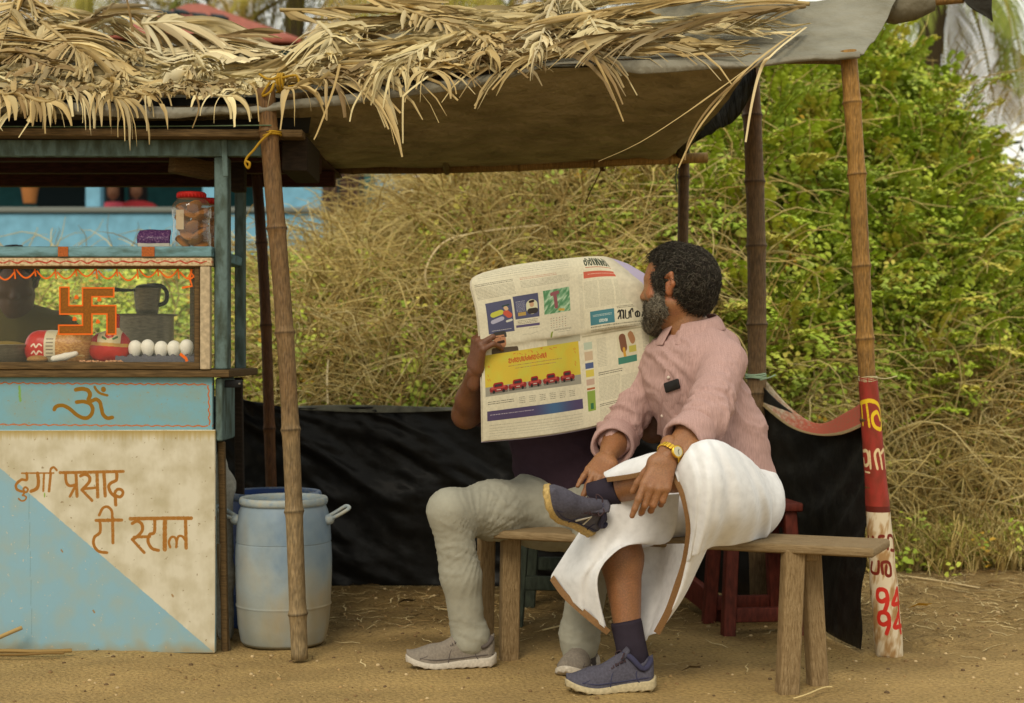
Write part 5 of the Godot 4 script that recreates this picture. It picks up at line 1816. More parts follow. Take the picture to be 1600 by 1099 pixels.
func build_goods() -> void:
	var floor_y := P(0, 570, 5.05).y
	var steel := mat(srgb(172, 162, 138), 0.4, ntex(0.03, 4, 0.7, 1.0, 1, 101), Vector3(2, 8, 2))
	steel.metallic = 0.45
	var black := mat(srgb(34, 34, 34), 0.5)
	var mb: MB
	# case floor goods
	var tray := base("egg_tray", "grey pulp egg tray at the right end of the glass case", "egg tray", P(250, 566, 5.09))
	mb = MB.new()
	var rows := 3
	var pitch := 22.0 * 5.06 / F
	for j in 24:
		for i in 52:
			var u := i / 51.0
			var v := j / 23.0
			mb.vt(tray.position + Vector3((u - 0.5) * pitch * 5.6, 0.018 + 0.011 * cos(u * TAU * 5.6 + PI + PI * 1.6 * 0) * cos(v * TAU * 2.8), (v - 0.5) * pitch * 3.2))
	for j in 23:
		for i in 51:
			var a := j * 52 + i
			mb.quad(a, a + 1, a + 53, a + 52)
	for i in 51:
		var a := 23 * 52 + i
		var q0 := mb.vt(mb.v[a] * Vector3(1, 0, 1) + Vector3(0, tray.position.y, 0.004))
		var q1 := mb.vt(mb.v[a + 1] * Vector3(1, 0, 1) + Vector3(0, tray.position.y, 0.004))
		mb.quad(a, a + 1, q1, q0)
	obj("tray", mb, mat(srgb(100, 98, 104), 0.9, ntex(0.08, 3, 0.75, 1.0, 1, 102), Vector3.ONE * 8.0), tray)
	var shell := mat(srgb(232, 228, 214), 0.5)
	var lab := ["front left egg on the grey tray beside the red bread bag", "second egg from the left on the grey tray", "middle egg of the front row on the grey tray", "fourth egg from the left on the grey tray", "front right egg on the grey tray beside the frame"]
	for i in 5: egg(lab[i], Vector3(P([209, 229, 250, 270, 290][i], 0, 5.03).x, floor_y + 0.05 + 0.003 * sin(i * 2.0), -5.045), shell)
	# bread
	var im := weathered(160, 100, func(x: int, y: int) -> Color:
		if x < 42: return srgb(186, 44, 38)
		if x < 74: return srgb(200, 190, 158)
		return srgb(168, 112, 54).lerp(srgb(206, 160, 92), clampf(0.5 + N2.get_noise_2d(x, y * 2.0), 0.0, 1.0)))
	for k in 3:
		stroke(im, curve([6, 44 + k * 18, 14, 38 + k * 18, 20, 46 + k * 18, 28, 38 + k * 18, 36, 42 + k * 18]), 4.0, srgb(230, 214, 190), 0.3)
	for k in 6: im.fill_rect(Rect2i(48, 24 + k * 9, 20, 3), srgb(120, 108, 90))
	im.fill_rect(Rect2i(78, 66, 78, 3), srgb(214, 190, 130))
	var t := base("bread_loaf", "sliced brown bread loaf in a clear bag with a red printed end", "bread", P(98, 566, 5.1))
	var bl := Body.new()
	bl.cap(P(64, 540, 5.1), P(128, 540, 5.1), 0.052, 0.05, 0.02)
	bl.cap(P(64, 552, 5.1), P(128, 552, 5.1), 0.048, 0.048, 0.02)
	mb = MB.new()
	bl.mesh(mb, 0.007, func(p: Vector3, n: Vector3) -> float: return 0.003 * N1.get_noise_3d(p.x * 900.0, p.y * 900.0, p.z * 600.0))
	for i in mb.v.size(): mb.uv[i] = Vector2(clampf((mb.v[i].x - P(52, 0, 5.1).x) / (P(140, 0, 5.1).x - P(52, 0, 5.1).x), 0.01, 0.99), clampf(0.5 - (mb.v[i].y - P(0, 545, 5.1).y) / 0.13, 0.01, 0.99))
	obj("wrapped_loaf", mb, picture(im, 0.3), t)
	t = base("bread_bag", "upright red bread bag with a twisted neck in the glass case", "bread", P(172, 566, 5.06))
	im = weathered(120, 100, func(x: int, y: int) -> Color:
		if y > 58 + x * 0.05: return srgb(182, 44, 36)
		if y > 50 + x * 0.05: return srgb(196, 150, 70)
		if x > 24 and x < 100 and y > 18: return srgb(214, 198, 156)
		return srgb(168, 38, 44))
	stroke(im, curve([52, 30, 62, 24, 74, 28, 74, 36, 62, 40, 52, 36, 52, 30]), 6.0, srgb(176, 44, 36))
	stroke(im, [Vector2(40, 40), Vector2(52, 44)], 5.0, srgb(70, 110, 70))
	stroke(im, [Vector2(76, 44), Vector2(88, 40)], 5.0, srgb(70, 110, 70))
	bl = Body.new()
	bl.cap(P(160, 548, 5.06), P(186, 548, 5.06), 0.042, 0.042, 0.02)
	bl.cap(P(160, 535, 5.06), P(186, 535, 5.06), 0.034, 0.034, 0.02)
	bl.cap(P(176, 528, 5.06), P(182, 508, 5.06), 0.026, 0.008, 0.025)
	bl.cap(P(182, 508, 5.06), P(178, 498, 5.06), 0.009, 0.02, 0.01)
	mb = MB.new()
	bl.mesh(mb, 0.006, func(p: Vector3, n: Vector3) -> float: return 0.004 * N1.get_noise_3d(p.x * 1400.0, p.y * 700.0, p.z * 1200.0))
	for i in mb.v.size(): mb.uv[i] = Vector2(clampf((mb.v[i].x - P(144, 0, 5.06).x) / (P(202, 0, 5.06).x - P(144, 0, 5.06).x), 0.01, 0.99), clampf((P(0, 500, 5.06).y - mb.v[i].y) / (P(0, 500, 5.06).y - P(0, 567, 5.06).y), 0.01, 0.99))
	obj("bag", mb, picture(im, 0.25), t)
	bl = Body.new()
	bl.cap(P(84, 561, 5.01), P(100, 558, 5.01), 0.011, 0.012, 0.008)
	bl.cap(P(104, 557, 5.01), P(118, 553, 5.01), 0.012, 0.009, 0.008)
	mb = MB.new()
	bl.mesh(mb, 0.004)
	tag(obj("paper_packet", mb, mat(srgb(218, 212, 196), 0.7)), "crumpled white paper packet before the brown loaf", "packet")
	mb = MB.new()
	mb.ball(Transform3D(Basis(), P(58, 562, 5.03)), Vector3(0.036, 0.014, 0.03))
	tag(obj("bun", mb, mat(srgb(176, 128, 66), 0.6, ntex(0.05, 4, 0.7, 1.05, 1, 103), Vector3.ONE * 6.0)), "flat golden bun on the case floor below the red loaf end", "bun")
	var nuts := MB.new()
	nuts.ball(Transform3D(), Vector3(0.005, 0.004, 0.005), 4, 6)
	var r := rand(5)
	var pl: Array[Transform3D] = []
	var tn: Array[Color] = []
	for i in 130:
		pl.append(Transform3D(Basis(Vector3.UP, r.randf() * 6.0), P(r.randf_range(122, 192), 0, r.randf_range(4.995, 5.03)) * Vector3(1, 0, 1) + Vector3(0, floor_y + r.randf_range(0.002, 0.012), 0)))
		tn.append(lin(196, 146, 104) * r.randf_range(0.7, 1.1))
	scatter("roasted_peanuts", "loose roasted peanuts spread along the front of the case floor", "peanuts", nuts, mat(Color.WHITE, 0.7, null, Vector3.ONE, null, 0.5, true), pl, tn)
	t = base("steel_pan", "wide dark steel pan of yellow snacks at the glass case's left", "pan", P(10, 566, 5.12))
	mb = MB.new()
	mb.lathe([Vector2(0.001, 0.0), Vector2(0.07, 0.0), Vector2(0.088, 0.05), Vector2(0.1, 0.056), Vector2(0.1, 0.059), Vector2(0.085, 0.054), Vector2(0.068, 0.006), Vector2(0.001, 0.006)], 24, Transform3D(Basis(), t.position))
	obj("pan", mb, steel, t)
	mb = MB.new()
	mb.ball(Transform3D(Basis(), t.position + Vector3(0, 0.045, 0)), Vector3(0.08, 0.026, 0.08))
	obj("snacks", mb, mat(srgb(190, 158, 60), 0.8, ntex(0.08, 3, 0.5, 1.0, 1, 104), Vector3.ONE * 9.0, btex(0.1, 3, 10.0, 7), 1.0), t)
	# pot with a jug, beyond the back of the case
	t = base("cooking_pot", "large grey aluminium cooking pot behind the glass case", "pot", P(228, 578, 5.62))
	mb = MB.new()
	mb.lathe([Vector2(0.001, 0.0), Vector2(0.094, 0.0), Vector2(0.1, 0.01), Vector2(0.1, 0.196), Vector2(0.114, 0.2), Vector2(0.114, 0.204), Vector2(0.098, 0.204), Vector2(0.001, 0.2)], 28, Transform3D(Basis(), t.position))
	obj("pot", mb, steel, t)
	var j := base("steel_jug", "steel jug with black lid and handle standing on the cooking pot", "jug", t.position + Vector3(0.004, 0.204, 0))
	mb = MB.new()
	mb.lathe([Vector2(0.001, 0.0), Vector2(0.038, 0.0), Vector2(0.042, 0.02), Vector2(0.05, 0.094), Vector2(0.051, 0.096), Vector2(0.001, 0.096)], 20, Transform3D(Basis(), j.position))
	obj("vessel", mb, steel, j)
	mb = MB.new()
	mb.ball(Transform3D(Basis(), j.position + Vector3(0, 0.098, 0)), Vector3(0.044, 0.013, 0.044))
	obj("lid", mb, black, j)
	mb = MB.new()
	var hp := j.position
	mb.tube(smooth3([hp + Vector3(0.0, 0.106, 0.0), hp + Vector3(0.05, 0.104, 0.0), hp + Vector3(0.072, 0.08, 0.0), hp + Vector3(0.068, 0.045, 0.0), hp + Vector3(0.042, 0.034, 0.0)], 4), 0.008, 8)
	obj("handle", mb, black, j)
	mb = MB.new()
	mb.tube([hp + Vector3(-0.03, 0.088, 0.02), hp + Vector3(-0.065, 0.086, 0.05), hp + Vector3(-0.1, 0.088, 0.07)], [0.004, 0.006, 0.008], 8)
	tag(obj("ladle_handle", mb, black), "black handle of a ladle leaning on the steel jug", "ladle")
	# on the top shelf
	var ty := P(0, 385, 4.95).y + 0.001
	var clear := StandardMaterial3D.new()
	clear.albedo_color = Color(0.8, 0.72, 0.6, 0.1)
	clear.transparency = BaseMaterial3D.TRANSPARENCY_ALPHA
	clear.roughness = 0.12
	var bis := mat(srgb(196, 124, 50), 0.8, ntex(0.06, 4, 0.55, 1.05, 1, 105), Vector3.ONE * 8.0)
	for k in 2:
		var c := Vector3(P([299, 326][k], 0, [5.09, 5.3][k]).x, ty, -[5.09, 5.3][k])
		t = base("biscuit_jar", ["plastic jar of brown biscuits with a red lid on the cart's top shelf", "second red-lidded jar behind the biscuit jar beside the corner post"][k], "jar", c)
		mb = MB.new()
		for i in 26:
			var g := i * 2.4
			var q := c + Vector3(cos(g) * 0.03, 0.014 + 0.0052 * i, sin(g) * 0.03)
			mb.ball(Transform3D(Basis(Vector3(cos(g * 3.0), 0.2, sin(g * 2.0)).normalized(), 0.5 + 0.4 * sin(g)), q), Vector3(0.028, 0.007, 0.028), 5, 10)
		obj("biscuits", mb, bis, t)
		mb = MB.new()
		mb.lathe([Vector2(0.001, 0.0), Vector2(0.056, 0.0), Vector2(0.064, 0.008), Vector2(0.064, 0.05), Vector2(0.061, 0.054), Vector2(0.061, 0.1), Vector2(0.065, 0.104), Vector2(0.065, 0.135), Vector2(0.06, 0.15), Vector2(0.046, 0.165), Vector2(0.044, 0.17), Vector2(0.001, 0.17)], 28, Transform3D(Basis(), c))
		obj("body", mb, clear, t)
		mb = MB.new()
		for i in 24:
			var g := TAU * i / 24.0
			mb.bar(c + Vector3(cos(g) * 0.0475, 0.169, sin(g) * 0.0475), c + Vector3(cos(g) * 0.0475, 0.184, sin(g) * 0.0475), 0.004, 0.003, Vector3(cos(g), 0, sin(g)), 0.0008)
		mb.lathe([Vector2(0.001, 0.168), Vector2(0.047, 0.168), Vector2(0.048, 0.183), Vector2(0.044, 0.188), Vector2(0.001, 0.188)], 24, Transform3D(Basis(), c))
		obj("lid", mb, mat(srgb(196, 38, 32), 0.45), t)
		if k == 0:
			mb = MB.new()
			mb.bar(c + Vector3(-0.026, 0.06, 0.0585), c + Vector3(-0.026, 0.125, 0.0585), 0.026, 0.001, Vector3.BACK, 0.0003)
			obj("sticker", mb, mat(srgb(190, 170, 140), 0.7), t)
	im = weathered(100, 50, func(x: int, y: int) -> Color:
		if y > 36: return srgb(206, 196, 180)
		return srgb(70, 40, 82).lerp(srgb(150, 120, 140), clampf(N2.get_noise_2d(x * 1.6, y * 2.0) * 1.6, 0.0, 1.0)))
	t = base("snack_packet", "small purple foil snack packet beside the biscuit jar", "packet", Vector3(P(242, 0, 5.03).x, ty, -5.03))
	mb = MB.new()
	mb.sheet([[t.position + Vector3(-0.052, 0.052, -0.01), t.position + Vector3(-0.02, 0.056, -0.012), t.position + Vector3(0.02, 0.054, -0.01), t.position + Vector3(0.05, 0.056, -0.012)],
		[t.position + Vector3(-0.054, 0.03, 0.012), t.position + Vector3(-0.02, 0.03, 0.02), t.position + Vector3(0.02, 0.03, 0.018), t.position + Vector3(0.052, 0.03, 0.012)],
		[t.position + Vector3(-0.052, 0.001, 0.008), t.position + Vector3(-0.02, 0.001, 0.012), t.position + Vector3(0.02, 0.001, 0.012), t.position + Vector3(0.05, 0.001, 0.008)]], 5, 0.012, func(p: Vector3, u: float, v: float) -> Vector3: return p + Vector3(0, 0, 0.003 * N1.get_noise_2d(p.x * 1500.0, p.y * 1500.0)))
	obj("packet", mb, picture(im, 0.3), t)
	# cloth stuffed behind the cart's edge and a stick
	bl = Body.new()
	bl.cap(P(347, 760, 5.2), P(350, 900, 5.2), 0.035, 0.03, 0.04)
	bl.cap(P(350, 900, 5.2), P(352, 990, 5.22), 0.03, 0.026, 0.04)
	bl.cap(P(345, 712, 5.22), P(347, 760, 5.2), 0.014, 0.035, 0.03)
	mb = MB.new()
	bl.mesh(mb, 0.009, func(p: Vector3, n: Vector3) -> float: return 0.01 * absf(N1.get_noise_3d(p.x * 700.0, p.y * 200.0, p.z * 700.0)))
	tag(obj("cloth_bundle", mb, mat(srgb(176, 174, 164), 0.9, ntex(0.03, 4, 0.7, 1.0, 1, 106), Vector3.ONE * 3.0)), "pale grey cloth hanging behind the cart's right edge", "cloth")
	mb = MB.new()
	mb.bar(P(342, 850, 5.04), P(356, 1022, 5.06), 0.02, 0.012, Vector3.BACK)
	tag(obj("wood_strip", mb, mat(srgb(120, 104, 80), 0.85, ntex(0.04, 4, 0.6, 1.0, 1, 44), Vector3(6, 1, 6))), "thin weathered wood strip leaning at the cart's right foot", "stick")

func build_litter() -> void:
	var m := mat(Color.WHITE, 0.9, null, Vector3.ONE, null, 0.5, true)
	var r := rand(321)
	var straw := MB.new()
	straw.blade([Vector3(-0.03, 0, 0), Vector3(-0.01, 0.002, 0.003), Vector3(0.012, 0.001, -0.002), Vector3(0.032, 0.003, 0.004)], [0.0022, 0.003, 0.0028, 0.001], Vector3(0, 0.2, 1), 0.15)
	var pl: Array[Transform3D] = []
	var tn: Array[Color] = []
	for i in 15000:
		var x := r.randf_range(-1.4, 3.4)
		var z := -r.randf_range(4.6, 8.2)
		var w := smoothstep(5.0, 6.0, -z) * 0.8 + 0.05
		if x > 1.3: w = smoothstep(4.8, 6.0, -z) + 0.12
		if r.randf() > w: continue
		pl.append(Transform3D((Basis(Vector3.UP, r.randf() * TAU) * Basis(Vector3.FORWARD, r.randf_range(-0.15, 0.15))).scaled(Vector3.ONE * r.randf_range(0.5, 1.6)), Vector3(x, maxf(gy(x, z), hill(x, z) if z < -7.0 else -1.0) + 0.003, z)))
		tn.append([lin(196, 170, 118), lin(160, 130, 84), lin(122, 98, 62), lin(208, 188, 140)][r.randi() % 4] * r.randf_range(0.7, 1.1))
	scatter("straw_litter", "straw and dry leaf litter strewn over the soil", "litter", straw, m, pl, tn)
	var peb := MB.new()
	peb.ball(Transform3D(), Vector3(0.006, 0.004, 0.005), 5, 7)
	pl = []
	tn = []
	for i in 2600:
		var x := r.randf_range(-2.0, 3.0)
		var z := -r.randf_range(4.1, 7.0)
		pl.append(Transform3D(Basis(Vector3.UP, r.randf() * TAU).scaled(Vector3.ONE * (0.3 + 1.2 * pow(r.randf(), 3.0))), Vector3(x, gy(x, z) + 0.001, z)))
		tn.append([lin(170, 140, 94), lin(130, 104, 70), lin(196, 172, 130), lin(104, 84, 60)][r.randi() % 4] * r.randf_range(0.8, 1.1))
	scatter("pebbles", "small pebbles and crumbs of earth on the ground", "pebbles", peb, m, pl, tn)
	# larger pieces
	var bits := [
		["dry palm stalk lying at the foot of the cart's blue corner", "palm stalk", [[-40, 1010, 4.86], [10, 1006, 4.86], [60, 1014, 4.86], [112, 1010, 4.88]], 0.009, lin(150, 122, 74)],
		["thin dry palm stalk under the thicker one at the cart's foot", "palm stalk", [[-30, 1018, 4.82], [30, 1017, 4.82], [70, 1016, 4.83], [100, 1017, 4.84]], 0.006, lin(126, 100, 58)],
		["broken stalk end propped against the cart at the lower left", "palm stalk", [[-40, 1008, 4.9], [-5, 998, 4.9], [34, 981, 4.93]], 0.011, lin(168, 142, 92)],
		["grey fallen branch on the bare ground at the right edge", "branch", [[1440, 862, 7.3], [1490, 868, 7.25], [1540, 878, 7.2], [1620, 882, 7.15]], 0.022, lin(168, 146, 108)],
		["thin twig crossing above the grey fallen branch", "branch", [[1500, 830, 7.5], [1545, 852, 7.4], [1570, 872, 7.3]], 0.009, lin(140, 116, 78)],
		["pale twig on the soil under the bench's right end", "twig", [[1240, 1092, 4.3], [1262, 1085, 4.32], [1285, 1070, 4.4], [1300, 1072, 4.42]], 0.003, lin(206, 184, 132)],
		["pale straw stem lying behind the bench's left legs", "twig", [[848, 985, 5.3], [880, 975, 5.35], [905, 968, 5.4]], 0.004, lin(204, 182, 134)],
		["pale dry stem on the ground between the grey branch and the banner pole", "twig", [[1420, 905, 6.6], [1470, 915, 6.5], [1530, 930, 6.3]], 0.006, lin(206, 184, 140)]]
	for b in bits:
		var pts := []
		for q in b[2]:
			var p := Q(q)
			p.y = maxf(p.y, gy(p.x, p.z) + 0.004)
			if b[1] != "palm stalk" or q[1] > 1005: p.y = minf(p.y, gy(p.x, p.z) + 0.02)
			pts.append(p)
		var mb := MB.new()
		mb.col = b[4]
		mb.tube(smooth3(pts, 4), b[3], 6, 0.7)
		tag(obj(b[1].replace(" ", "_"), mb, m), b[0], b[1], "sticks and stalks on the ground")
	for q in [["yellow fallen leaf beside the foot of the banner-wrapped pole", [1420, 955, 5.8], lin(206, 160, 44), 0.035], ["brown curled leaf on the ground right of the fallen branch's middle", [1532, 920, 6.4], lin(212, 190, 146), 0.04], ["pale curled leaf at the right edge below the branch", [1586, 938, 6.1], lin(214, 196, 156), 0.04], ["dark fallen leaf on the sand below the bench's middle", [1065, 1052, 4.62], lin(96, 78, 52), 0.024], ["dark scrap on the soil before the black sheet", [620, 938, 5.9], lin(70, 56, 40), 0.03]]:
		var p := Q(q[1])
		p.y = gy(p.x, p.z) + 0.006
		var mb := MB.new()
		mb.col = q[2]
		mb.blade([p, p + Vector3(q[3], 0.012, 0.006), p + Vector3(q[3] * 2.0, 0.008, -0.008), p + Vector3(q[3] * 2.6, 0.018, 0)], [0.004, q[3] * 0.8, q[3] * 0.7, 0.002], Vector3(0, 0.3, 1), 0.25)
		tag(obj("fallen_leaf", mb, m), q[0], "leaf", "fallen leaves")
# ---------------------------------------------------------------- people
func crease(n: float) -> float:                          # a soft ridge where the noise crosses nought
	return pow(maxf(0.0, 1.0 - absf(n) * 3.0), 1.6)

func skin(c: Color) -> StandardMaterial3D:
	var m := mat(Color.WHITE, 0.46, ntex(0.05, 5, 0.78, 1.06, 1, 111), Vector3.ONE * 6.0, btex(0.16, 4, 5.0, 8), 0.4, true)
	m.metallic_specular = 0.5
	m.albedo_color = Color.WHITE
	m.subsurf_scatter_enabled = true
	m.subsurf_scatter_strength = 0.06
	return m

func cloth(c: Color, seed_: int, weave := 0.4) -> StandardMaterial3D:
	var m := mat(c, 0.88, ntex(0.03, 4, 0.92, 1.04, 1, seed_), Vector3.ONE * 2.0, btex(0.02, 4, 6.0, seed_), weave * 0.4)
	m.metallic_specular = 0.2
	return m

func add_head(b: Body, c: Vector3, f: Vector3, u: Vector3, neck: Vector3) -> void:
	var l := u.cross(f).normalized()
	b.cap(c + f * 0.025 + u * 0.03, c - f * 0.03 + u * 0.03, 0.078, 0.08, 0.02, l, 1.12)
	b.cap(c + f * 0.045 - u * 0.01, c + f * 0.04 - u * 0.06, 0.06, 0.052, 0.03, l, 1.05)
	b.cap(c + f * 0.055 - u * 0.085, c + f * 0.065 - u * 0.1, 0.04, 0.03, 0.03)
	for s in [-1, 1]:
		b.cap(c + f * 0.0 - u * 0.055 + l * s * 0.05, c + f * 0.062 - u * 0.098 + l * s * 0.016, 0.026, 0.024, 0.025)
		b.cap(c + f * 0.075 - u * 0.022 + l * s * 0.038, c + f * 0.06 - u * 0.03 + l * s * 0.055, 0.018, 0.016, 0.02)      # cheekbone
		b.cap(c + f * 0.092 + u * 0.022 + l * s * 0.016, c + f * 0.08 + u * 0.024 + l * s * 0.045, 0.009, 0.008, 0.014)  # brow
		# ear: rim and lobe
		var e: Vector3 = c + l * s * 0.078 - f * 0.008
		b.cap(e + u * 0.022 + f * 0.008, e + u * 0.03 - f * 0.014 + l * s * 0.012, 0.007, 0.007, 0.006)
		b.cap(e + u * 0.03 - f * 0.014 + l * s * 0.012, e + u * 0.0 - f * 0.022 + l * s * 0.014, 0.007, 0.006, 0.006)
		b.cap(e - f * 0.022 + l * s * 0.014, e - u * 0.026 - f * 0.004 + l * s * 0.004, 0.006, 0.008, 0.006)
		b.cap(e + f * 0.004, e - u * 0.022 + f * 0.004, 0.008, 0.008, 0.008)
		b.cap(e + u * 0.01 - f * 0.008, e - u * 0.014 - f * 0.006, 0.008, 0.008, 0.01, l, 1.4)
	b.cap(c + f * 0.096 + u * 0.008, c + f * 0.118 - u * 0.03, 0.008, 0.0125, 0.014)                                      # nose
	for s in [-1, 1]: b.cap(c + f * 0.108 - u * 0.034 + l * s * 0.01, c + f * 0.1 - u * 0.035 + l * s * 0.014, 0.008, 0.007, 0.008)
	b.cap(c + f * 0.096 - u * 0.06 + l * 0.018, c + f * 0.096 - u * 0.06 - l * 0.018, 0.0065, 0.0065, 0.01)               # lips
	b.cap(c + f * 0.094 - u * 0.07 + l * 0.014, c + f * 0.094 - u * 0.07 - l * 0.014, 0.007, 0.007, 0.01)
	b.cap(c - f * 0.012 - u * 0.05, neck, 0.054, 0.06, 0.04)

func add_eyes(t: Node3D, c: Vector3, f: Vector3, u: Vector3) -> void:
	var l := u.cross(f).normalized()
	for s in [-1, 1]:
		var p: Vector3 = c + f * 0.083 + u * 0.002 + l * s * 0.032
		var mb := MB.new()
		mb.ball(Transform3D(Basis(), p), Vector3.ONE * 0.0125, 8, 12)
		var eye := obj("eye", mb, mat(srgb(220, 214, 204), 0.3), t)
		mb = MB.new()
		mb.ball(Transform3D(Basis(), p + f * 0.0075), Vector3.ONE * 0.006, 6, 10)
		obj("iris", mb, mat(srgb(36, 22, 14), 0.2), eye)

func add_hand(b: Body, w: Vector3, dir: Vector3, pn: Vector3, ts: float, curl: Array, thumb: Array, spread := 0.12, s := 1.0) -> Array:
	dir = dir.normalized()
	pn = (pn - dir * pn.dot(dir)).normalized()
	var L := dir.cross(pn) * ts
	var off := [0.030, 0.0105, -0.0095, -0.028]
	var kn := [0.086, 0.09, 0.086, 0.077]
	var len_ := [[0.043, 0.025, 0.02], [0.047, 0.029, 0.021], [0.043, 0.027, 0.02], [0.034, 0.021, 0.018]]
	var tips := []
	b.cap(w - dir * 0.04 * s, w + dir * 0.012 * s, 0.025 * s, 0.024 * s, 0.02, pn, 1.25)
	for f in 4:
		var k: Vector3 = w + (dir * kn[f] + L * off[f]) * s
		b.cap(w + (dir * 0.012 + L * off[f] * 0.55) * s, k, 0.0165 * s, 0.0108 * s, 0.014, pn, 1.15)
		var a := 0.0
		var p := k
		for j in 3:
			a += curl[f][j]
			var d: Vector3 = (dir * cos(a) + pn * sin(a) + L * off[f] * spread * 20.0 * cos(a)).normalized()
			var q: Vector3 = p + d * len_[f][j] * s
			var r0: float = [0.0098, 0.0088, 0.0078][j] * s * (0.9 if f == 3 else 1.0)
			b.cap(p, q, r0, r0 * 0.9, 0.005)
			p = q
		tips.append(p)
	var p := w + (dir * 0.022 + L * 0.022) * s
	b.cap(w + dir * 0.01 * s, p + L * 0.004, 0.017 * s, 0.016 * s, 0.014)
	var td: Vector3 = (L * thumb[0] + dir * thumb[1] + pn * thumb[2]).normalized()
	for j in 3:
		var q: Vector3 = p + td * [0.04, 0.031, 0.026][j] * s
		b.cap(p, q, [0.0145, 0.0112, 0.0102][j] * s, [0.0112, 0.0102, 0.0085][j] * s, 0.008)
		p = q
		td = (td + dir * 0.28 + pn * thumb[3]).normalized()
	tips.append(p)
	return tips

func skin_tint(c: Color, lo := 0.85) -> Callable:
	return func(p: Vector3, n: Vector3) -> Color:
		var k := 1.0 + 0.16 * N1.get_noise_3d(p.x * 500.0, p.y * 500.0, p.z * 500.0) + 0.1 * N2.get_noise_3d(p.x * 300.0, p.y * 300.0, p.z * 300.0)
		return Color(c.r * k, c.g * k * (0.98 + 0.05 * N1.get_noise_3d(p.x * 900.0, p.y * 900.0, 0.0)), c.b * k)

func shoe(t: Node3D, heel: Vector3, toe: Vector3, up: Vector3, upper: Material, sole: Material, lace: Material, inner: Material, mark: Material = null, ws := 1.0) -> void:
	var x := (toe - heel).normalized()
	var z := x.cross(up).normalized()
	var y := z.cross(x)
	var X := Transform3D(Basis(x, y, z), heel)
	var L := heel.distance_to(toe)
	var wid := func(s: float) -> float:
		var w := lerpf(0.034, 0.033, smoothstep(0.0, 0.35, s))
		w = lerpf(w, 0.047, smoothstep(0.35, 0.72, s))
		return ws * w * sqrt(maxf(0.02, 1.0 - pow(maxf(0.0, (s - 0.72) / 0.28), 2.4))) * sqrt(maxf(0.12, 1.0 - pow(maxf(0.0, (0.1 - s) / 0.1), 2.0)))
	var top := func(s: float) -> float:
		var h := lerpf(0.082, 0.068, smoothstep(0.0, 0.14, s))
		h = lerpf(h, 0.098, smoothstep(0.14, 0.3, s))
		h = lerpf(h, 0.062, smoothstep(0.33, 0.66, s))
		return lerpf(h, 0.03, smoothstep(0.66, 1.0, s))
	var lift := func(s: float) -> float: return 0.022 * pow(maxf(0.0, (s - 0.62) / 0.38), 2.0) + 0.008 * pow(maxf(0.0, (0.12 - s) / 0.12), 2.0)
	var rows := 26
	var sides := 20
	var mb := MB.new()
	mb.begin()
	for i in rows + 1:
		var s := i / float(rows)
		var w: float = wid.call(s) + 0.004
		var y0: float = lift.call(s)
		var th := lerpf(0.034, 0.022, smoothstep(0.1, 0.75, s))
		for k in sides:
			var an := TAU * k / sides
			var cx := signf(cos(an)) * pow(absf(cos(an)), 0.45)
			var cy := signf(sin(an)) * pow(absf(sin(an)), 0.5)
			mb.vt(X * Vector3(s * L * 1.015 - 0.004, y0 + th * 0.5 + cy * th * 0.5 + (0.003 * sin(s * 60.0) if sin(an) < -0.5 else 0.0), w * cx * (1.0 + 0.06 * (1.0 if sin(an) < 0.0 else 0.0))))
	_rings(mb, rows, sides)
	var so := obj("sole", mb, sole, t)
	mb = MB.new()
	mb.begin()
	for i in rows + 1:
		var s := i / float(rows)
		var w: float = wid.call(s)
		var y0: float = lift.call(s) + 0.014
		var h: float = top.call(s) + lift.call(s) * 0.7 - y0 + 0.014
		for k in sides:
			var an := TAU * k / sides
			var cy := sin(an)
			var wz := w * signf(cos(an)) * pow(absf(cos(an)), 0.75)
			if cy > 0.0: wz *= 1.0 - 0.28 * cy * cy
			mb.vt(X * Vector3(s * L * 0.985 + 0.002, y0 + (h * pow(cy, 0.85) if cy > 0.0 else cy * 0.006), wz))
	_rings(mb, rows, sides)
	var upm := obj("upper", mb, upper, t)
	# collar, tongue, laces
	mb = MB.new()
	var ring := []
	for k in 25:
		var an := TAU * k / 24.0
		var s := 0.185 + 0.15 * cos(an)
		ring.append(X * Vector3(s * L, top.call(s) + 0.002 + 0.006 * cos(an * 2.0), 0.029 * ws * sin(an)))
	mb.tube(ring, 0.0085, 8, 1.0, false)
	obj("collar", mb, inner, t)
	mb = MB.new()
	mb.sheet([[X * Vector3(0.30 * L, 0.118, -0.018), X * Vector3(0.295 * L, 0.124, 0.0), X * Vector3(0.30 * L, 0.118, 0.018)], [X * Vector3(0.36 * L, 0.099, -0.022), X * Vector3(0.36 * L, 0.104, 0.0), X * Vector3(0.36 * L, 0.099, 0.022)], [X * Vector3(0.45 * L, 0.08, -0.022), X * Vector3(0.45 * L, 0.086, 0.0), X * Vector3(0.45 * L, 0.08, 0.022)]], 4, 0.008)
	obj("tongue", mb, upper, t)
	mb = MB.new()
	for k in 6:
		var s0 := 0.355 + k * 0.05
		var s1 := s0 + 0.032
		for q in [-1, 1]:
			var h0: float = top.call(s0) + 0.004
			var h1: float = top.call(s1) + 0.004
			mb.tube(smooth3([X * Vector3(s0 * L, h0 - 0.013, -0.027 * q), X * Vector3(lerpf(s0, s1, 0.5) * L, (h0 + h1) * 0.5 + 0.003, 0.0), X * Vector3(s1 * L, h1 - 0.013, 0.027 * q)], 3), 0.0026, 5)
	for q in [-1, 1]:
		mb.tube(smooth3([X * Vector3(0.35 * L, 0.103, 0.002 * q), X * Vector3(0.36 * L, 0.112, 0.02 * q), X * Vector3(0.4 * L, 0.1, 0.034 * q), X * Vector3(0.38 * L, 0.096, 0.012 * q)], 3), 0.0022, 5)
	obj("laces", mb, lace, t)
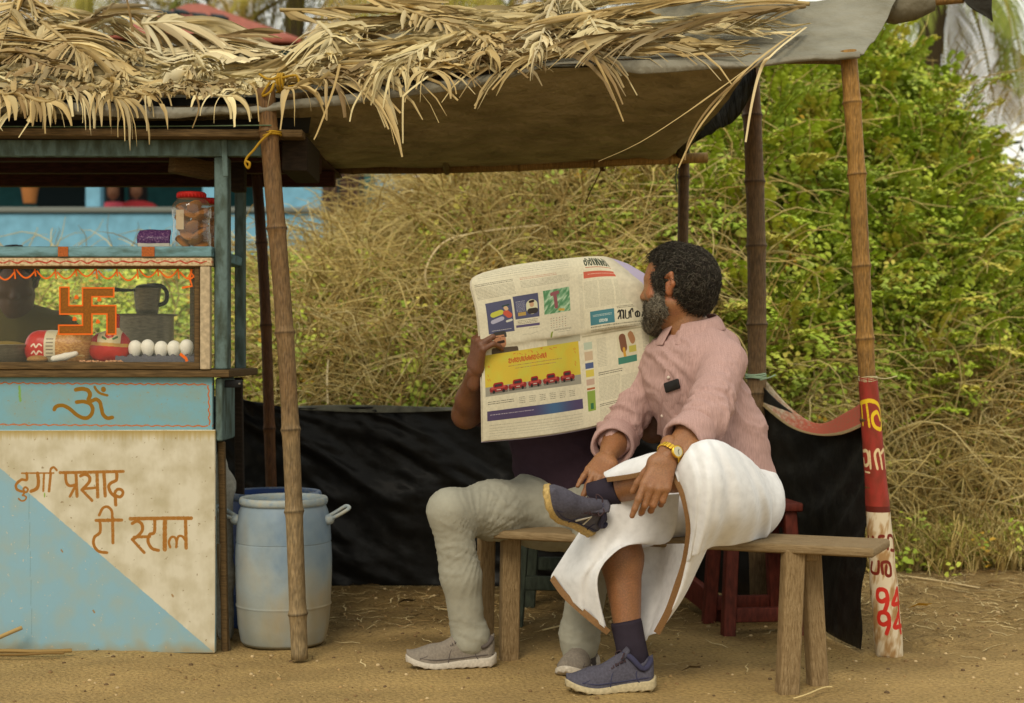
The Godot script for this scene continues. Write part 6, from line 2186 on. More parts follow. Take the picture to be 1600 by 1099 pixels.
	mb = MB.new()
	for q in [-1, 1]:
		for line in [[[0.62, 0.048], [0.7, 0.038], [0.78, 0.024], [0.86, 0.012]], [[0.44, 0.06], [0.5, 0.045], [0.53, 0.025], [0.54, 0.006]], [[0.2, 0.052], [0.23, 0.04], [0.22, 0.024], [0.18, 0.006]], [[0.02, 0.02], [0.1, 0.026], [0.22, 0.024], [0.36, 0.02], [0.54, 0.018], [0.7, 0.016], [0.86, 0.014]]]:
			var pts := []
			for w in line:
				var wd: float = wid.call(w[0])
				var hh: float = maxf(top.call(w[0]) - 0.01, 0.02)
				var cy: float = clampf(pow(w[1] / hh, 1.18), 0.0, 0.98)
				pts.append(X * Vector3(w[0] * L * 0.985 + 0.002, 0.014 + lift.call(w[0]) + w[1], q * (wd * pow(sqrt(1.0 - cy * cy), 0.75) * (1.0 - 0.28 * cy * cy) + 0.0006)))
			mb.tube(smooth3(pts, 4), 0.0019, 5, 1.0, false)
	obj("seam", mb, inner, upm)
	if mark:
		mb = MB.new()
		for q in [-1, 1]:
			var pts := []
			for w in [[0.34, 0.02], [0.41, 0.058], [0.5, 0.02]]:
				var wd: float = wid.call(w[0])
				pts.append(X * Vector3(w[0] * L, 0.018 + w[1], q * (wd * (1.0 - 0.22 * pow(w[1] / 0.07, 2.0)) + 0.001)))
			mb.tube(pts, 0.0038, 5, 0.6)
		obj("side_mark", mb, mark, upm)

func _rings(mb: MB, rows: int, sides: int) -> void:
	for i in rows:
		for k in sides:
			var a := i * sides + k
			var b := i * sides + (k + 1) % sides
			mb.quad(a, b, b + sides, a + sides)
	for e in [0, rows]:
		var c := Vector3.ZERO
		for k in sides: c += mb.v[e * sides + k] / sides
		var cc := mb.vt(c)
		for k in sides: mb.tri(cc, e * sides + (k if e else (k + 1) % sides), e * sides + ((k + 1) % sides if e else k))
	mb.closed()

func curls(mb: MB, b: Body, c: Vector3, keep: Callable, n: int, seed_: int, cols: Array, size := 1.0) -> void:     # short curly locks standing on a hair surface
	var r := rand(seed_)
	var made := 0
	for i in n * 4:
		if made >= n: break
		var d := Vector3(r.randfn(), r.randfn(), r.randfn()).normalized()
		var p := c + d * 0.26
		var s := 0.0
		for q in 24:
			var e := b.dist(p)
			if e < 0.0006: break
			p -= d * e * 0.8
		if not keep.call(p, d): continue
		made += 1
		var tg := d.cross(Vector3(r.randfn(), r.randfn(), r.randfn())).normalized()
		var td := d.cross(tg) * r.randf_range(-1.0, 1.0)
		mb.col = cols[r.randi() % cols.size()] * r.randf_range(0.8, 1.2)
		var l := r.randf_range(0.012, 0.028) * size
		mb.blade([p - d * 0.002, p + d * 0.0022 * size + tg * l * 0.4 + td * l * 0.1, p + d * 0.0026 * size + tg * l * 0.75 + td * l * 0.3, p + d * 0.0008 + tg * l * 0.9 + td * l * 0.6], [0.0014 * size, 0.0018 * size, 0.0016 * size, 0.0006], d.cross(tg), 0.25)

func build_companion() -> void:
	var t := base("person", "bearded man in a dusty pink shirt and white wrap, legs crossed, turned to the newspaper", "person", P(1060, 1082, 4.5) * Vector3(1, 0, 1))
	var tone := lin(156, 108, 70)
	var sk := skin(tone)
	var C := P(1060, 446, 4.62)
	var f := Vector3(-0.84, -0.02, -0.54).normalized()
	var u := (Vector3(0.03, 1, 0.02) - f * f.dot(Vector3(0.03, 1, 0.02))).normalized()
	var l := u.cross(f)
	var neck := P(1078, 525, 4.63)
	# joints
	var shL := P(1132, 566, 4.49)
	var elL := P(1104, 654, 4.29)
	var wrL := P(1040, 716, 4.19)
	var shR := P(1024, 572, 4.76)
	var elR := P(968, 676, 4.72)
	var wrR := P(948, 716, 4.56)
	var pel := P(1150, 785, 4.66)
	var tf := Vector3(-0.8, 0, 0.6)
	var hipL := P(1168, 786, 4.56)
	var knL := P(1104, 722, 4.2)
	var anL := P(952, 770, 4.44)
	var hipR := P(1128, 790, 4.76)
	var knR := P(958, 818, 4.5)
	var anR := P(982, 1000, 4.45)
	# body: one surface, with finer grids for head and hands
	var b := Body.new()
	b.cap(pel, P(1100, 590, 4.63), 0.11, 0.12, 0.05, tf, 1.4)
	b.cap(P(1100, 575, 4.63), neck, 0.09, 0.06, 0.05)
	for q in [[shL, elL, wrL], [shR, elR, wrR]]:
		b.cap(P(1090, 560, 4.63), q[0], 0.06, 0.055, 0.04)
		b.cap(q[0], q[1], 0.048, 0.04, 0.03)
		b.cap(q[1], q[1].lerp(q[2], 0.35), 0.039, 0.042, 0.02)
		b.cap(q[1].lerp(q[2], 0.35), q[2], 0.041, 0.0265, 0.02)
	b.cap(hipL, knL, 0.085, 0.058, 0.03)
	b.cap(knL, knL.lerp(anL, 0.3), 0.052, 0.052, 0.03)
	b.cap(knL.lerp(anL, 0.3), anL, 0.052, 0.036, 0.03)
	b.cap(hipR, knR, 0.085, 0.06, 0.03)
	b.cap(knR, knR.lerp(anR, 0.3) + Vector3(0.012, 0, -0.012), 0.056, 0.061, 0.03)
	b.cap(knR.lerp(anR, 0.3) + Vector3(0.012, 0, -0.012), anR, 0.06, 0.036, 0.03)
	b.cap(C - f * 0.012 - u * 0.05, neck, 0.054, 0.06, 0.04)
	var mb := MB.new()
	b.mesh(mb, 0.011, null, skin_tint(tone))
	var h := Body.new()
	add_head(h, C, f, u, neck)
	h.mesh(mb, 0.0042, null, func(p: Vector3, n: Vector3) -> Color:
		var k: Color = skin_tint(tone).call(p, n)
		var q := p - C
		if q.dot(l) > 0.06 and absf(q.dot(u)) < 0.05: k = k.lerp(lin(176, 100, 62), 0.5)
		return k)
	var hd := Body.new()
	add_hand(hd, wrL, Vector3(-0.32, -0.8, 0.42), Vector3(-0.1, -0.45, -0.9), -1.0, [[0.25, 0.2, 0.15], [0.5, 0.75, 0.45], [0.55, 0.8, 0.5], [0.6, 0.85, 0.5]], [0.4, 0.8, 0.9, 0.1], 0.03, 1.08)
	hd.mesh(mb, 0.0034, null, skin_tint(tone))
	hd = Body.new()
	add_hand(hd, wrR, P(926, 752, 4.46) - P(948, 716, 4.56), Vector3(-0.1, -0.75, -0.65), 1.0, [[0.6, 0.5, 0.3], [0.5, 0.45, 0.3], [0.4, 0.4, 0.25], [0.05, 0.15, 0.15]], [0.4, 0.8, 0.8, 0.2], 0.1, 1.05)
	hd.mesh(mb, 0.0034, null, skin_tint(tone))
	obj("body", mb, sk, t)
	add_eyes(t, C, f, u)
	# hair and beard
	var hb := Body.new()
	hb.cap(C - f * 0.008 + u * 0.036, C - f * 0.034 + u * 0.028, 0.087, 0.09, 0.02, l, 1.08)
	hb.cap(C - f * 0.055 + u * 0.0, C - f * 0.06 - u * 0.035, 0.07, 0.058, 0.03, l, 0.9)
	hb.cap(C + f * 0.052 + u * 0.08, C + f * 0.02 + u * 0.09, 0.036, 0.04, 0.02, l, 0.7)
	for s in [-1, 1]: hb.cap(C + f * 0.03 + l * s * 0.064 + u * 0.02, C + f * 0.022 + l * s * 0.072 - u * 0.02, 0.02, 0.01, 0.015)
	var greys := func(p: Vector3, n: Vector3) -> Color:
		var k := N2.get_noise_3d(p.x * 500.0, p.y * 900.0, p.z * 500.0)
		var side := clampf((p - C).dot(f) * 12.0 + 0.1, 0.0, 1.0)
		return lin(44, 40, 36).lerp(lin(96, 90, 79), clampf(k * 0.9 + side * 0.35, 0.0, 0.8))
	mb = MB.new()
	hb.mesh(mb, 0.0045, func(p: Vector3, n: Vector3) -> float: return 0.0045 * N2.get_noise_3d(p.x * 420.0, p.y * 420.0, p.z * 420.0), greys)
	curls(mb, hb, C, func(p: Vector3, d: Vector3) -> bool: return h.dist(p) > 0.003 and p.y > neck.y - 0.01, 9000, 91, [lin(50, 46, 41), lin(42, 39, 35), lin(56, 52, 46), lin(80, 75, 66)])
	var hm := mat(Color.WHITE, 0.75, null, Vector3.ONE, null, 0.5, true)
	hm.metallic_specular = 0.15
	obj("hair", mb, hm, t)
	var bb := Body.new()
	for s in [-1, 1]:
		bb.cap(C + f * 0.028 + l * s * 0.068 - u * 0.02, C + f * 0.03 + l * s * 0.06 - u * 0.065, 0.013, 0.026, 0.015)
		bb.cap(C + f * 0.03 + l * s * 0.056 - u * 0.068, C + f * 0.08 - u * 0.112, 0.03, 0.034, 0.02)
		bb.cap(C + f * 0.104 - u * 0.05 + l * s * 0.004, C + f * 0.09 - u * 0.062 + l * s * 0.032, 0.0075, 0.007, 0.01)
		bb.cap(C + f * 0.09 - u * 0.062 + l * s * 0.032, C + f * 0.08 - u * 0.1 + l * s * 0.02, 0.011, 0.022, 0.012)
		bb.cap(C + f * 0.05 + l * s * 0.052 - u * 0.045, C + f * 0.05 + l * s * 0.048 - u * 0.075, 0.014, 0.022, 0.015)
	mb = MB.new()
	bb.mesh(mb, 0.0045, func(p: Vector3, n: Vector3) -> float: return 0.003 * N2.get_noise_3d(p.x * 600.0, p.y * 600.0, p.z * 600.0), func(p: Vector3, n: Vector3) -> Color:
		return lin(58, 52, 44).lerp(lin(150, 142, 126), clampf(0.35 + 0.8 * N2.get_noise_3d(p.x * 700.0, p.y * 400.0, p.z * 700.0), 0.0, 1.0)))
	curls(mb, bb, C - u * 0.07 + f * 0.04, func(p: Vector3, d: Vector3) -> bool: return h.dist(p) > 0.001, 4200, 92, [lin(72, 66, 57), lin(92, 86, 75), lin(124, 117, 103)], 0.6)
	obj("beard", mb, hm, t)
	# shirt
	var pink := cloth(srgb(190, 156, 150), 121, 0.4)
	pink.albedo_texture = ntex(0.03, 3, 0.8, 1.05, 1, 127)
	pink.uv1_scale = Vector3(16, 1.6, 16)
	pink.normal_scale = 0.05
	var sh := Body.new()
	sh.cap(P(1144, 772, 4.66), P(1118, 690, 4.64), 0.162, 0.16, 0.05, tf, 1.2)
	sh.cap(P(1118, 690, 4.64), P(1082, 596, 4.62), 0.16, 0.16, 0.05, tf, 1.3)
	sh.cap(shL.lerp(shR, 0.2) + Vector3(0, 0.01, 0), shR.lerp(shL, 0.2) + Vector3(0, 0.01, 0), 0.074, 0.074, 0.07)
	sh.cap(P(1112, 552, 4.66), P(1088, 524, 4.64), 0.085, 0.055, 0.05)
	sh.cap(P(1170, 756, 4.74), P(1182, 796, 4.74), 0.085, 0.075, 0.06)
	for q in [[shL, elL, wrL], [shR, elR, wrR]]:
		sh.cap(q[0], q[1], 0.068, 0.058, 0.03)
		sh.cap(q[1], q[1].lerp(q[2], 0.3), 0.058, 0.052, 0.03)
	mb = MB.new()
	var fold := func(p: Vector3, n: Vector3) -> float:
		var w := N1.get_noise_3d(p.x * 220.0, p.y * 220.0, p.z * 220.0) * 0.03
		var k := 0.0
		var free := 1.0
		for q in [[shL, elL, wrL], [shR, elR, wrR]]:
			var e: Vector3 = q[1].lerp(q[2], 0.3)
			var c0 := Geometry3D.get_closest_point_to_segment(p, q[0], q[1])
			var c1 := Geometry3D.get_closest_point_to_segment(p, q[1], e)
			var low: bool = c1.distance_to(p) < c0.distance_to(p)
			var dd := minf(c0.distance_to(p), c1.distance_to(p))
			var near := smoothstep(0.105, 0.07, dd)
			free = minf(free, 1.0 - near)
			var s: float = (q[0].distance_to(c0) if not low else q[0].distance_to(q[1]) + q[1].distance_to(c1)) / q[0].distance_to(q[1])
			# creases run round the sleeve at a slant, closest together at the elbow
			var side: float = (p - c0).normalized().dot(Vector3(-0.6, 0.3, 0.74))
			var ph := s * 4.6 + side * 0.5 + w * 24.0
			k += near * (0.35 + 0.65 * smoothstep(0.25, 0.8, s)) * (0.0125 * crease(N1.get_noise_3d(ph * 24.0, side * 22.0, p.z * 60.0)) + 0.003 * crease(N1.get_noise_3d(ph * 60.0 + 30.0, side * 50.0, p.x * 90.0)))
		var a := p.dot(Vector3(0.62, 0.76, 0.2)) + w
		var c2 := p.dot(Vector3(0.76, -0.62, 0.1))
		k += free * (0.011 * crease(N1.get_noise_3d(a * 300.0, c2 * 50.0, p.z * 60.0)) + 0.002 * crease(N1.get_noise_3d(a * 800.0, c2 * 170.0 + 50.0, p.z * 120.0)))
		return k - 0.004
	sh.mesh(mb, 0.0068, fold)
	var shirt := obj("shirt", mb, pink, t)
	# rolled cuffs
	for q in [[elL, wrL, 0.26, 0.058], [elR, wrR, 0.22, 0.06]]:
		mb = MB.new()
		var ax: Vector3 = (q[1] - q[0]).normalized()
		var c0: Vector3 = q[0] + ax * q[2] * 0.25
		var e1 := ax.cross(Vector3.UP).normalized()
		var e2 := ax.cross(e1)
		var prof := [[-0.03, 0.95], [-0.012, 1.06], [0.0, 1.1], [0.014, 1.08], [0.03, 1.1], [0.044, 1.09], [0.052, 1.0], [0.046, 0.9], [0.02, 0.86]]
		mb.begin()
		for i in prof.size():
			for k in 28:
				var an := TAU * k / 28.0
				var rr: float = q[3] * prof[i][1] * (1.0 + 0.07 * N1.get_noise_3d(cos(an) * 60.0, i * 22.0, sin(an) * 60.0 + q[2] * 900.0))
				mb.vt(c0 + ax * (prof[i][0] + 0.012 * sin(an + 1.0)) + (e1 * cos(an) + e2 * sin(an)) * rr)
		for i in prof.size() - 1:
			for k in 28:
				mb.quad(i * 28 + k, i * 28 + (k + 1) % 28, (i + 1) * 28 + (k + 1) % 28, (i + 1) * 28 + k)
		obj("rolled_cuff", mb, pink, t)
	# collar: a band with two points, open at the front (which faces left and to the camera)
	mb = MB.new()
	var fr := Vector3(-0.72, 0, 0.69)
	var sd := Vector3.UP.cross(fr)
	var nb := P(1083, 512, 4.63)
	var g := [[], [], []]
	for k in 15:
		var an := lerpf(0.22, TAU - 0.22, k / 14.0)
		var dir := fr * cos(an) + sd * sin(an)
		var tip := exp(-pow((minf(k, 14 - k) - 0.5) / 1.3, 2.0))
		var back := 0.5 - 0.5 * cos(an)
		g[0].append(nb + dir * 0.070 + Vector3(0, 0.012 + 0.03 * back, 0))
		g[1].append(nb + dir * 0.084 + Vector3(0, 0.005 + 0.022 * back - 0.01 * tip, 0))
		g[2].append(nb + dir * (0.098 + 0.02 * tip) + Vector3(0, -0.02 + 0.018 * back - 0.038 * tip, 0))
	mb.sheet(g, 3, 0.004)
	obj("collar", mb, pink, shirt)
	# placket, buttons, pocket and phone, laid on the chest where it shows
	var eye := Vector3(0, EYE, 0)
	mb = MB.new()
	var line := []
	for q in [[1052, 560], [1046, 590], [1040, 620], [1036, 650], [1034, 680]]:
		line.append(sh.hit(eye, P(q[0], q[1], 4.6)) + Vector3(-0.002, 0, 0.004))
	var ws := []
	var sm := smooth3(line, 4)
	for i in sm.size(): ws.append(0.026)
	mb.blade(sm, ws, Vector3(0.9, 0.1, 0.4), 0.03)
	obj("placket", mb, pink, shirt)
	for k in [1, 3]:
		mb = MB.new()
		mb.ball(Transform3D(Basis(), line[k] + Vector3(-0.001, 0, 0.003)), Vector3(0.005, 0.005, 0.003), 6, 10)
		obj("button", mb, mat(srgb(206, 190, 176), 0.4), shirt)
	var grid := []
	for r_ in [[604, 0], [630, 0], [655, 0], [676, 0]]:
		var row := []
		for px in [1037, 1050, 1064]:
			row.append(sh.hit(eye, P(px - (r_[0] - 604) * 0.06, r_[0] - (px - 1050) * 0.35, 4.55)) + Vector3(-0.001, 0, 0.007))
		grid.append(row)
	mb = MB.new()
	mb.sheet(grid, 3, 0.003)
	obj("pocket", mb, pink, shirt)
	mb = MB.new()
	var pc := (grid[0][1] as Vector3) + Vector3(0.0, 0.002, 0.004)
	var px_ := ((grid[0][2] as Vector3) - (grid[0][0] as Vector3)).normalized()
	var py_ := (Vector3.UP - px_ * px_.y).normalized()
	mb.box(Transform3D(Basis(px_, py_, px_.cross(py_)), pc), Vector3(0.056, 0.03, 0.01), 0.004)
	tag(obj("phone", mb, mat(srgb(26, 24, 24), 0.35)), "black mobile phone sticking out of the pink shirt's chest pocket", "phone")
	# white wrap (mundu)
	var white := cloth(srgb(230, 231, 234), 122, 0.2)
	white.backlight = Color(0.18, 0.17, 0.16)
	var tanb := mat(srgb(146, 110, 72), 0.85, ntex(0.05, 3, 0.8, 1.0, 1, 124), Vector3.ONE * 5.0)
	var wb := Body.new()
	wb.cap(P(1148, 782, 4.66), P(1136, 778, 4.68), 0.134, 0.134, 0.05, Vector3.UP, 1.2)
	wb.cap(P(1164, 784, 4.64), P(1158, 772, 4.62), 0.1, 0.11, 0.06)
	wb.cap(hipL, knL, 0.1, 0.056, 0.05)
	wb.cap(hipR, knR.lerp(hipR, 0.02), 0.105, 0.078, 0.05)
	mb = MB.new()
	var drape := func(p: Vector3, n: Vector3) -> float:
		var a := p.dot(Vector3(0.75, -0.62, 0.2)) + 0.03 * N2.get_noise_3d(p.x * 50.0, p.y * 50.0, p.z * 50.0)
		return 0.004 * (1.0 - 2.0 * absf(N1.get_noise_3d(a * 300.0, p.dot(Vector3(0.6, 0.78, 0.0)) * 90.0, p.z * 90.0)))
	wb.mesh(mb, 0.011, drape)
	var ripple := func(amp: float, freq: float, ph: float) -> Callable:
		return func(p: Vector3, uu: float, vv: float) -> Vector3:
			return p + Vector3(0.25, 0, 0.97) * amp * (0.3 + 0.9 * vv) * sin(uu * freq + ph + 1.3 * vv + 2.0 * N1.get_noise_2d(uu * 40.0, vv * 25.0))
	var gA := [[[1058, 742, 4.3], [1084, 704, 4.28], [1124, 700, 4.34], [1174, 732, 4.54], [1206, 770, 4.7]], [[1052, 738, 4.2], [1082, 697, 4.16], [1124, 692, 4.2], [1178, 726, 4.4], [1206, 768, 4.6]], [[1068, 775, 4.18], [1098, 752, 4.1], [1140, 748, 4.15], [1188, 772, 4.32], [1212, 792, 4.56]],
		[[1076, 825, 4.2], [1095, 815, 4.13], [1130, 812, 4.16], [1178, 812, 4.31], [1204, 818, 4.54]], [[1070, 878, 4.26], [1085, 868, 4.2], [1106, 856, 4.25], [1150, 850, 4.36], [1194, 840, 4.52]]]
	var gH := [[[1071, 868, 4.25], [1086, 862, 4.2], [1108, 850, 4.25]], [[1058, 915, 4.3], [1074, 905, 4.26], [1090, 888, 4.3]], [[1044, 955, 4.34], [1056, 948, 4.31], [1068, 932, 4.34]], [[1026, 990, 4.38], [1032, 984, 4.37], [1040, 972, 4.38]]]
	var gB := [[[922, 800, 4.53], [948, 783, 4.41], [1000, 777, 4.41], [1062, 772, 4.44]], [[904, 832, 4.53], [935, 832, 4.4], [985, 828, 4.39], [1046, 846, 4.46]], [[880, 868, 4.53], [915, 870, 4.42], [952, 866, 4.37], [972, 852, 4.37]],
		[[862, 898, 4.55], [897, 905, 4.44], [925, 905, 4.39], [934, 902, 4.38]], [[864, 908, 4.55], [900, 946, 4.46], [930, 970, 4.43], [951, 988, 4.43]]]
	var gC := [[[978, 846, 4.64], [1030, 850, 4.58], [1072, 850, 4.36]], [[976, 900, 4.63], [1024, 905, 4.58], [1066, 895, 4.37]], [[980, 950, 4.58], [1016, 960, 4.54], [1050, 945, 4.39]], [[988, 990, 4.55], [1006, 1000, 4.5], [1030, 986, 4.41]]]
	var gD := [[[958, 748, 4.5], [985, 736, 4.46], [1022, 724, 4.42], [1046, 716, 4.4]], [[946, 738, 4.43], [976, 722, 4.38], [1012, 710, 4.33], [1042, 704, 4.31]], [[944, 743, 4.39], [978, 731, 4.33], [1014, 719, 4.28], [1040, 714, 4.24]], [[952, 751, 4.37], [984, 743, 4.31], [1018, 736, 4.25], [1040, 734, 4.22]]]
	var pleat := func(p: Vector3, uu: float, vv: float) -> Vector3:
		var fan := (uu - 0.28) / (0.35 + 0.75 * vv)
		var s := 0.75 * sin(fan * 19.0 + 1.5 * N1.get_noise_2d(vv * 40.0, uu * 30.0)) + 0.5 * sin(fan * 37.0 + 1.0)
		return p + Vector3(0.15, 0.05, 0.98) * (0.016 * (0.35 + 0.9 * vv * (1.0 - 0.5 * vv)) * s + 0.012) + Vector3(0, 0, 0.004 * N2.get_noise_2d(uu * 25.0, vv * 25.0))
	var sheets := [[gA, pleat, 9], [gH, ripple.call(0.006, 7.0, 1.0), 6], [gB, ripple.call(0.012, 14.0, 2.0), 8], [gC, ripple.call(0.014, 13.0, 0.5), 7], [gD, ripple.call(0.006, 14.0, 0.0), 7]]
	for s in sheets:
		var gg := []
		for row in s[0]:
			var rr := []
			for q in row: rr.append(Q(q))
			gg.append(rr)
		mb.sheet(gg, s[2], 0.002, s[1])
	var mundu := obj("white_wrap", mb, white, t)
	# its brown borders
	for e in [[[[1052, 738, 4.19], [1068, 775, 4.165], [1077, 825, 4.185], [1071, 876, 4.24], [1058, 917, 4.285], [1044, 956, 4.325], [1026, 990, 4.365]], 0.02, Vector3(0.9, 0.1, 0.4)], [[[862, 903, 4.535], [880, 928, 4.49], [903, 950, 4.45], [930, 973, 4.42], [951, 989, 4.42]], 0.02, Vector3(0.55, 0.75, 0.3)], [[[948, 750, 4.362], [984, 745, 4.304], [1018, 738, 4.244], [1040, 736, 4.212]], 0.014, Vector3(0, 1, 0.2)]]:
		var pts := []
		for q in e[0]: pts.append(Q(q))
		pts = smooth3(pts, 6)
		var w := []
		for i in pts.size(): w.append(e[1])
		mb = MB.new()
		mb.blade(pts, w, e[2], 0.04)
		obj("border", mb, tanb, mundu)
	# socks and shoes
	var navy := cloth(srgb(52, 46, 56), 123, 0.5)
	for q in [[anR.lerp(knR, 0.16), P(992, 1040, 4.44), 0.046], [anL.lerp(knL, 0.1), P(925, 778, 4.44), 0.045]]:
		mb = MB.new()
		mb.tube([q[0], q[0].lerp(q[1], 0.08), q[0].lerp(q[1], 0.5), q[1]], [q[2] * 0.97, q[2], q[2] * 0.97, q[2]], 20)
		obj("sock", mb, navy, t)
	var up := mat(srgb(92, 90, 104), 0.75, ntex(0.05, 4, 0.75, 1.05, 1, 125), Vector3.ONE * 4.0, btex(0.25, 2, 8.0, 9), 0.6)
	var so := mat(srgb(206, 190, 152), 0.7, ntex(0.04, 4, 0.75, 1.0, 1, 126), Vector3.ONE * 4.0)
	var lc := mat(srgb(66, 50, 54), 0.9)
	var inn := mat(srgb(58, 58, 82), 0.9)
	var s1 := base("sneaker", "blue grey sneaker on the ground under the bearded man's bare shin", "shoe", P(955, 1080, 4.4))
	shoe(s1, P(1021, 1078, 4.42) * Vector3(1, 0, 1) + Vector3(0, 0.004, 0), P(884, 1086, 4.36) * Vector3(1, 0, 1) + Vector3(0, 0.004, 0), Vector3.UP, up, so, lc, inn)
	var s2 := base("sneaker", "blue grey sneaker with a worn gold sole, lifted across the bearded man's knee", "shoe", P(880, 795, 4.36))
	shoe(s2, P(918, 826, 4.45), P(838, 776, 4.24), Vector3(0.5, 0.5, 0.72), up, mat(srgb(206, 176, 112), 0.65, ntex(0.04, 4, 0.7, 1.05, 1, 126), Vector3.ONE * 4.0), lc, inn, mat(srgb(200, 196, 186), 0.5))
	# gold watch
	var wa := base("wristwatch", "gold wristwatch on the bearded man's near wrist", "watch", P(1042, 714, 4.2))
	var gold := mat(srgb(232, 190, 72), 0.28)
	gold.metallic = 0.9
	var ax := (elL - wrL).normalized()
	var wc := wrL + ax * 0.018
	var e1 := (Vector3(0.55, 0.3, 0.8) - ax * ax.dot(Vector3(0.55, 0.3, 0.8))).normalized()
	var e2 := ax.cross(e1)
	for k in 22:
		var an := TAU * k / 22.0
		var dr := e1 * cos(an) + e2 * sin(an)
		mb = MB.new()
		mb.box(Transform3D(Basis(ax, dr, ax.cross(dr)), wc + dr * 0.0355), Vector3(0.017, 0.004, 0.0088), 0.0012)
		obj("link", mb, gold, wa)
	mb = MB.new()
	var face := Transform3D(Basis(e2, e1, e2.cross(e1)), wc + e1 * 0.0365)
	mb.lathe([Vector2(0.001, -0.004), Vector2(0.0165, -0.004), Vector2(0.018, 0.0), Vector2(0.0175, 0.004), Vector2(0.0145, 0.006), Vector2(0.014, 0.0045), Vector2(0.001, 0.0045)], 24, face)
	var cs := obj("case", mb, gold, wa)
	mb = MB.new()
	mb.lathe([Vector2(0.0005, 0.005), Vector2(0.0138, 0.005), Vector2(0.0138, 0.0052), Vector2(0.0005, 0.0052)], 24, face)
	obj("dial", mb, mat(srgb(186, 184, 160), 0.3), cs)
	mb = MB.new()
	mb.bar(face * Vector3(0, 0.0056, 0), face * Vector3(0.009, 0.0056, 0.004), 0.0014, 0.0005, e1, 0.0001)
	mb.bar(face * Vector3(0, 0.006, 0), face * Vector3(-0.003, 0.006, -0.007), 0.0014, 0.0005, e1, 0.0001)
	obj("hands", mb, mat(srgb(30, 28, 26), 0.4), cs)

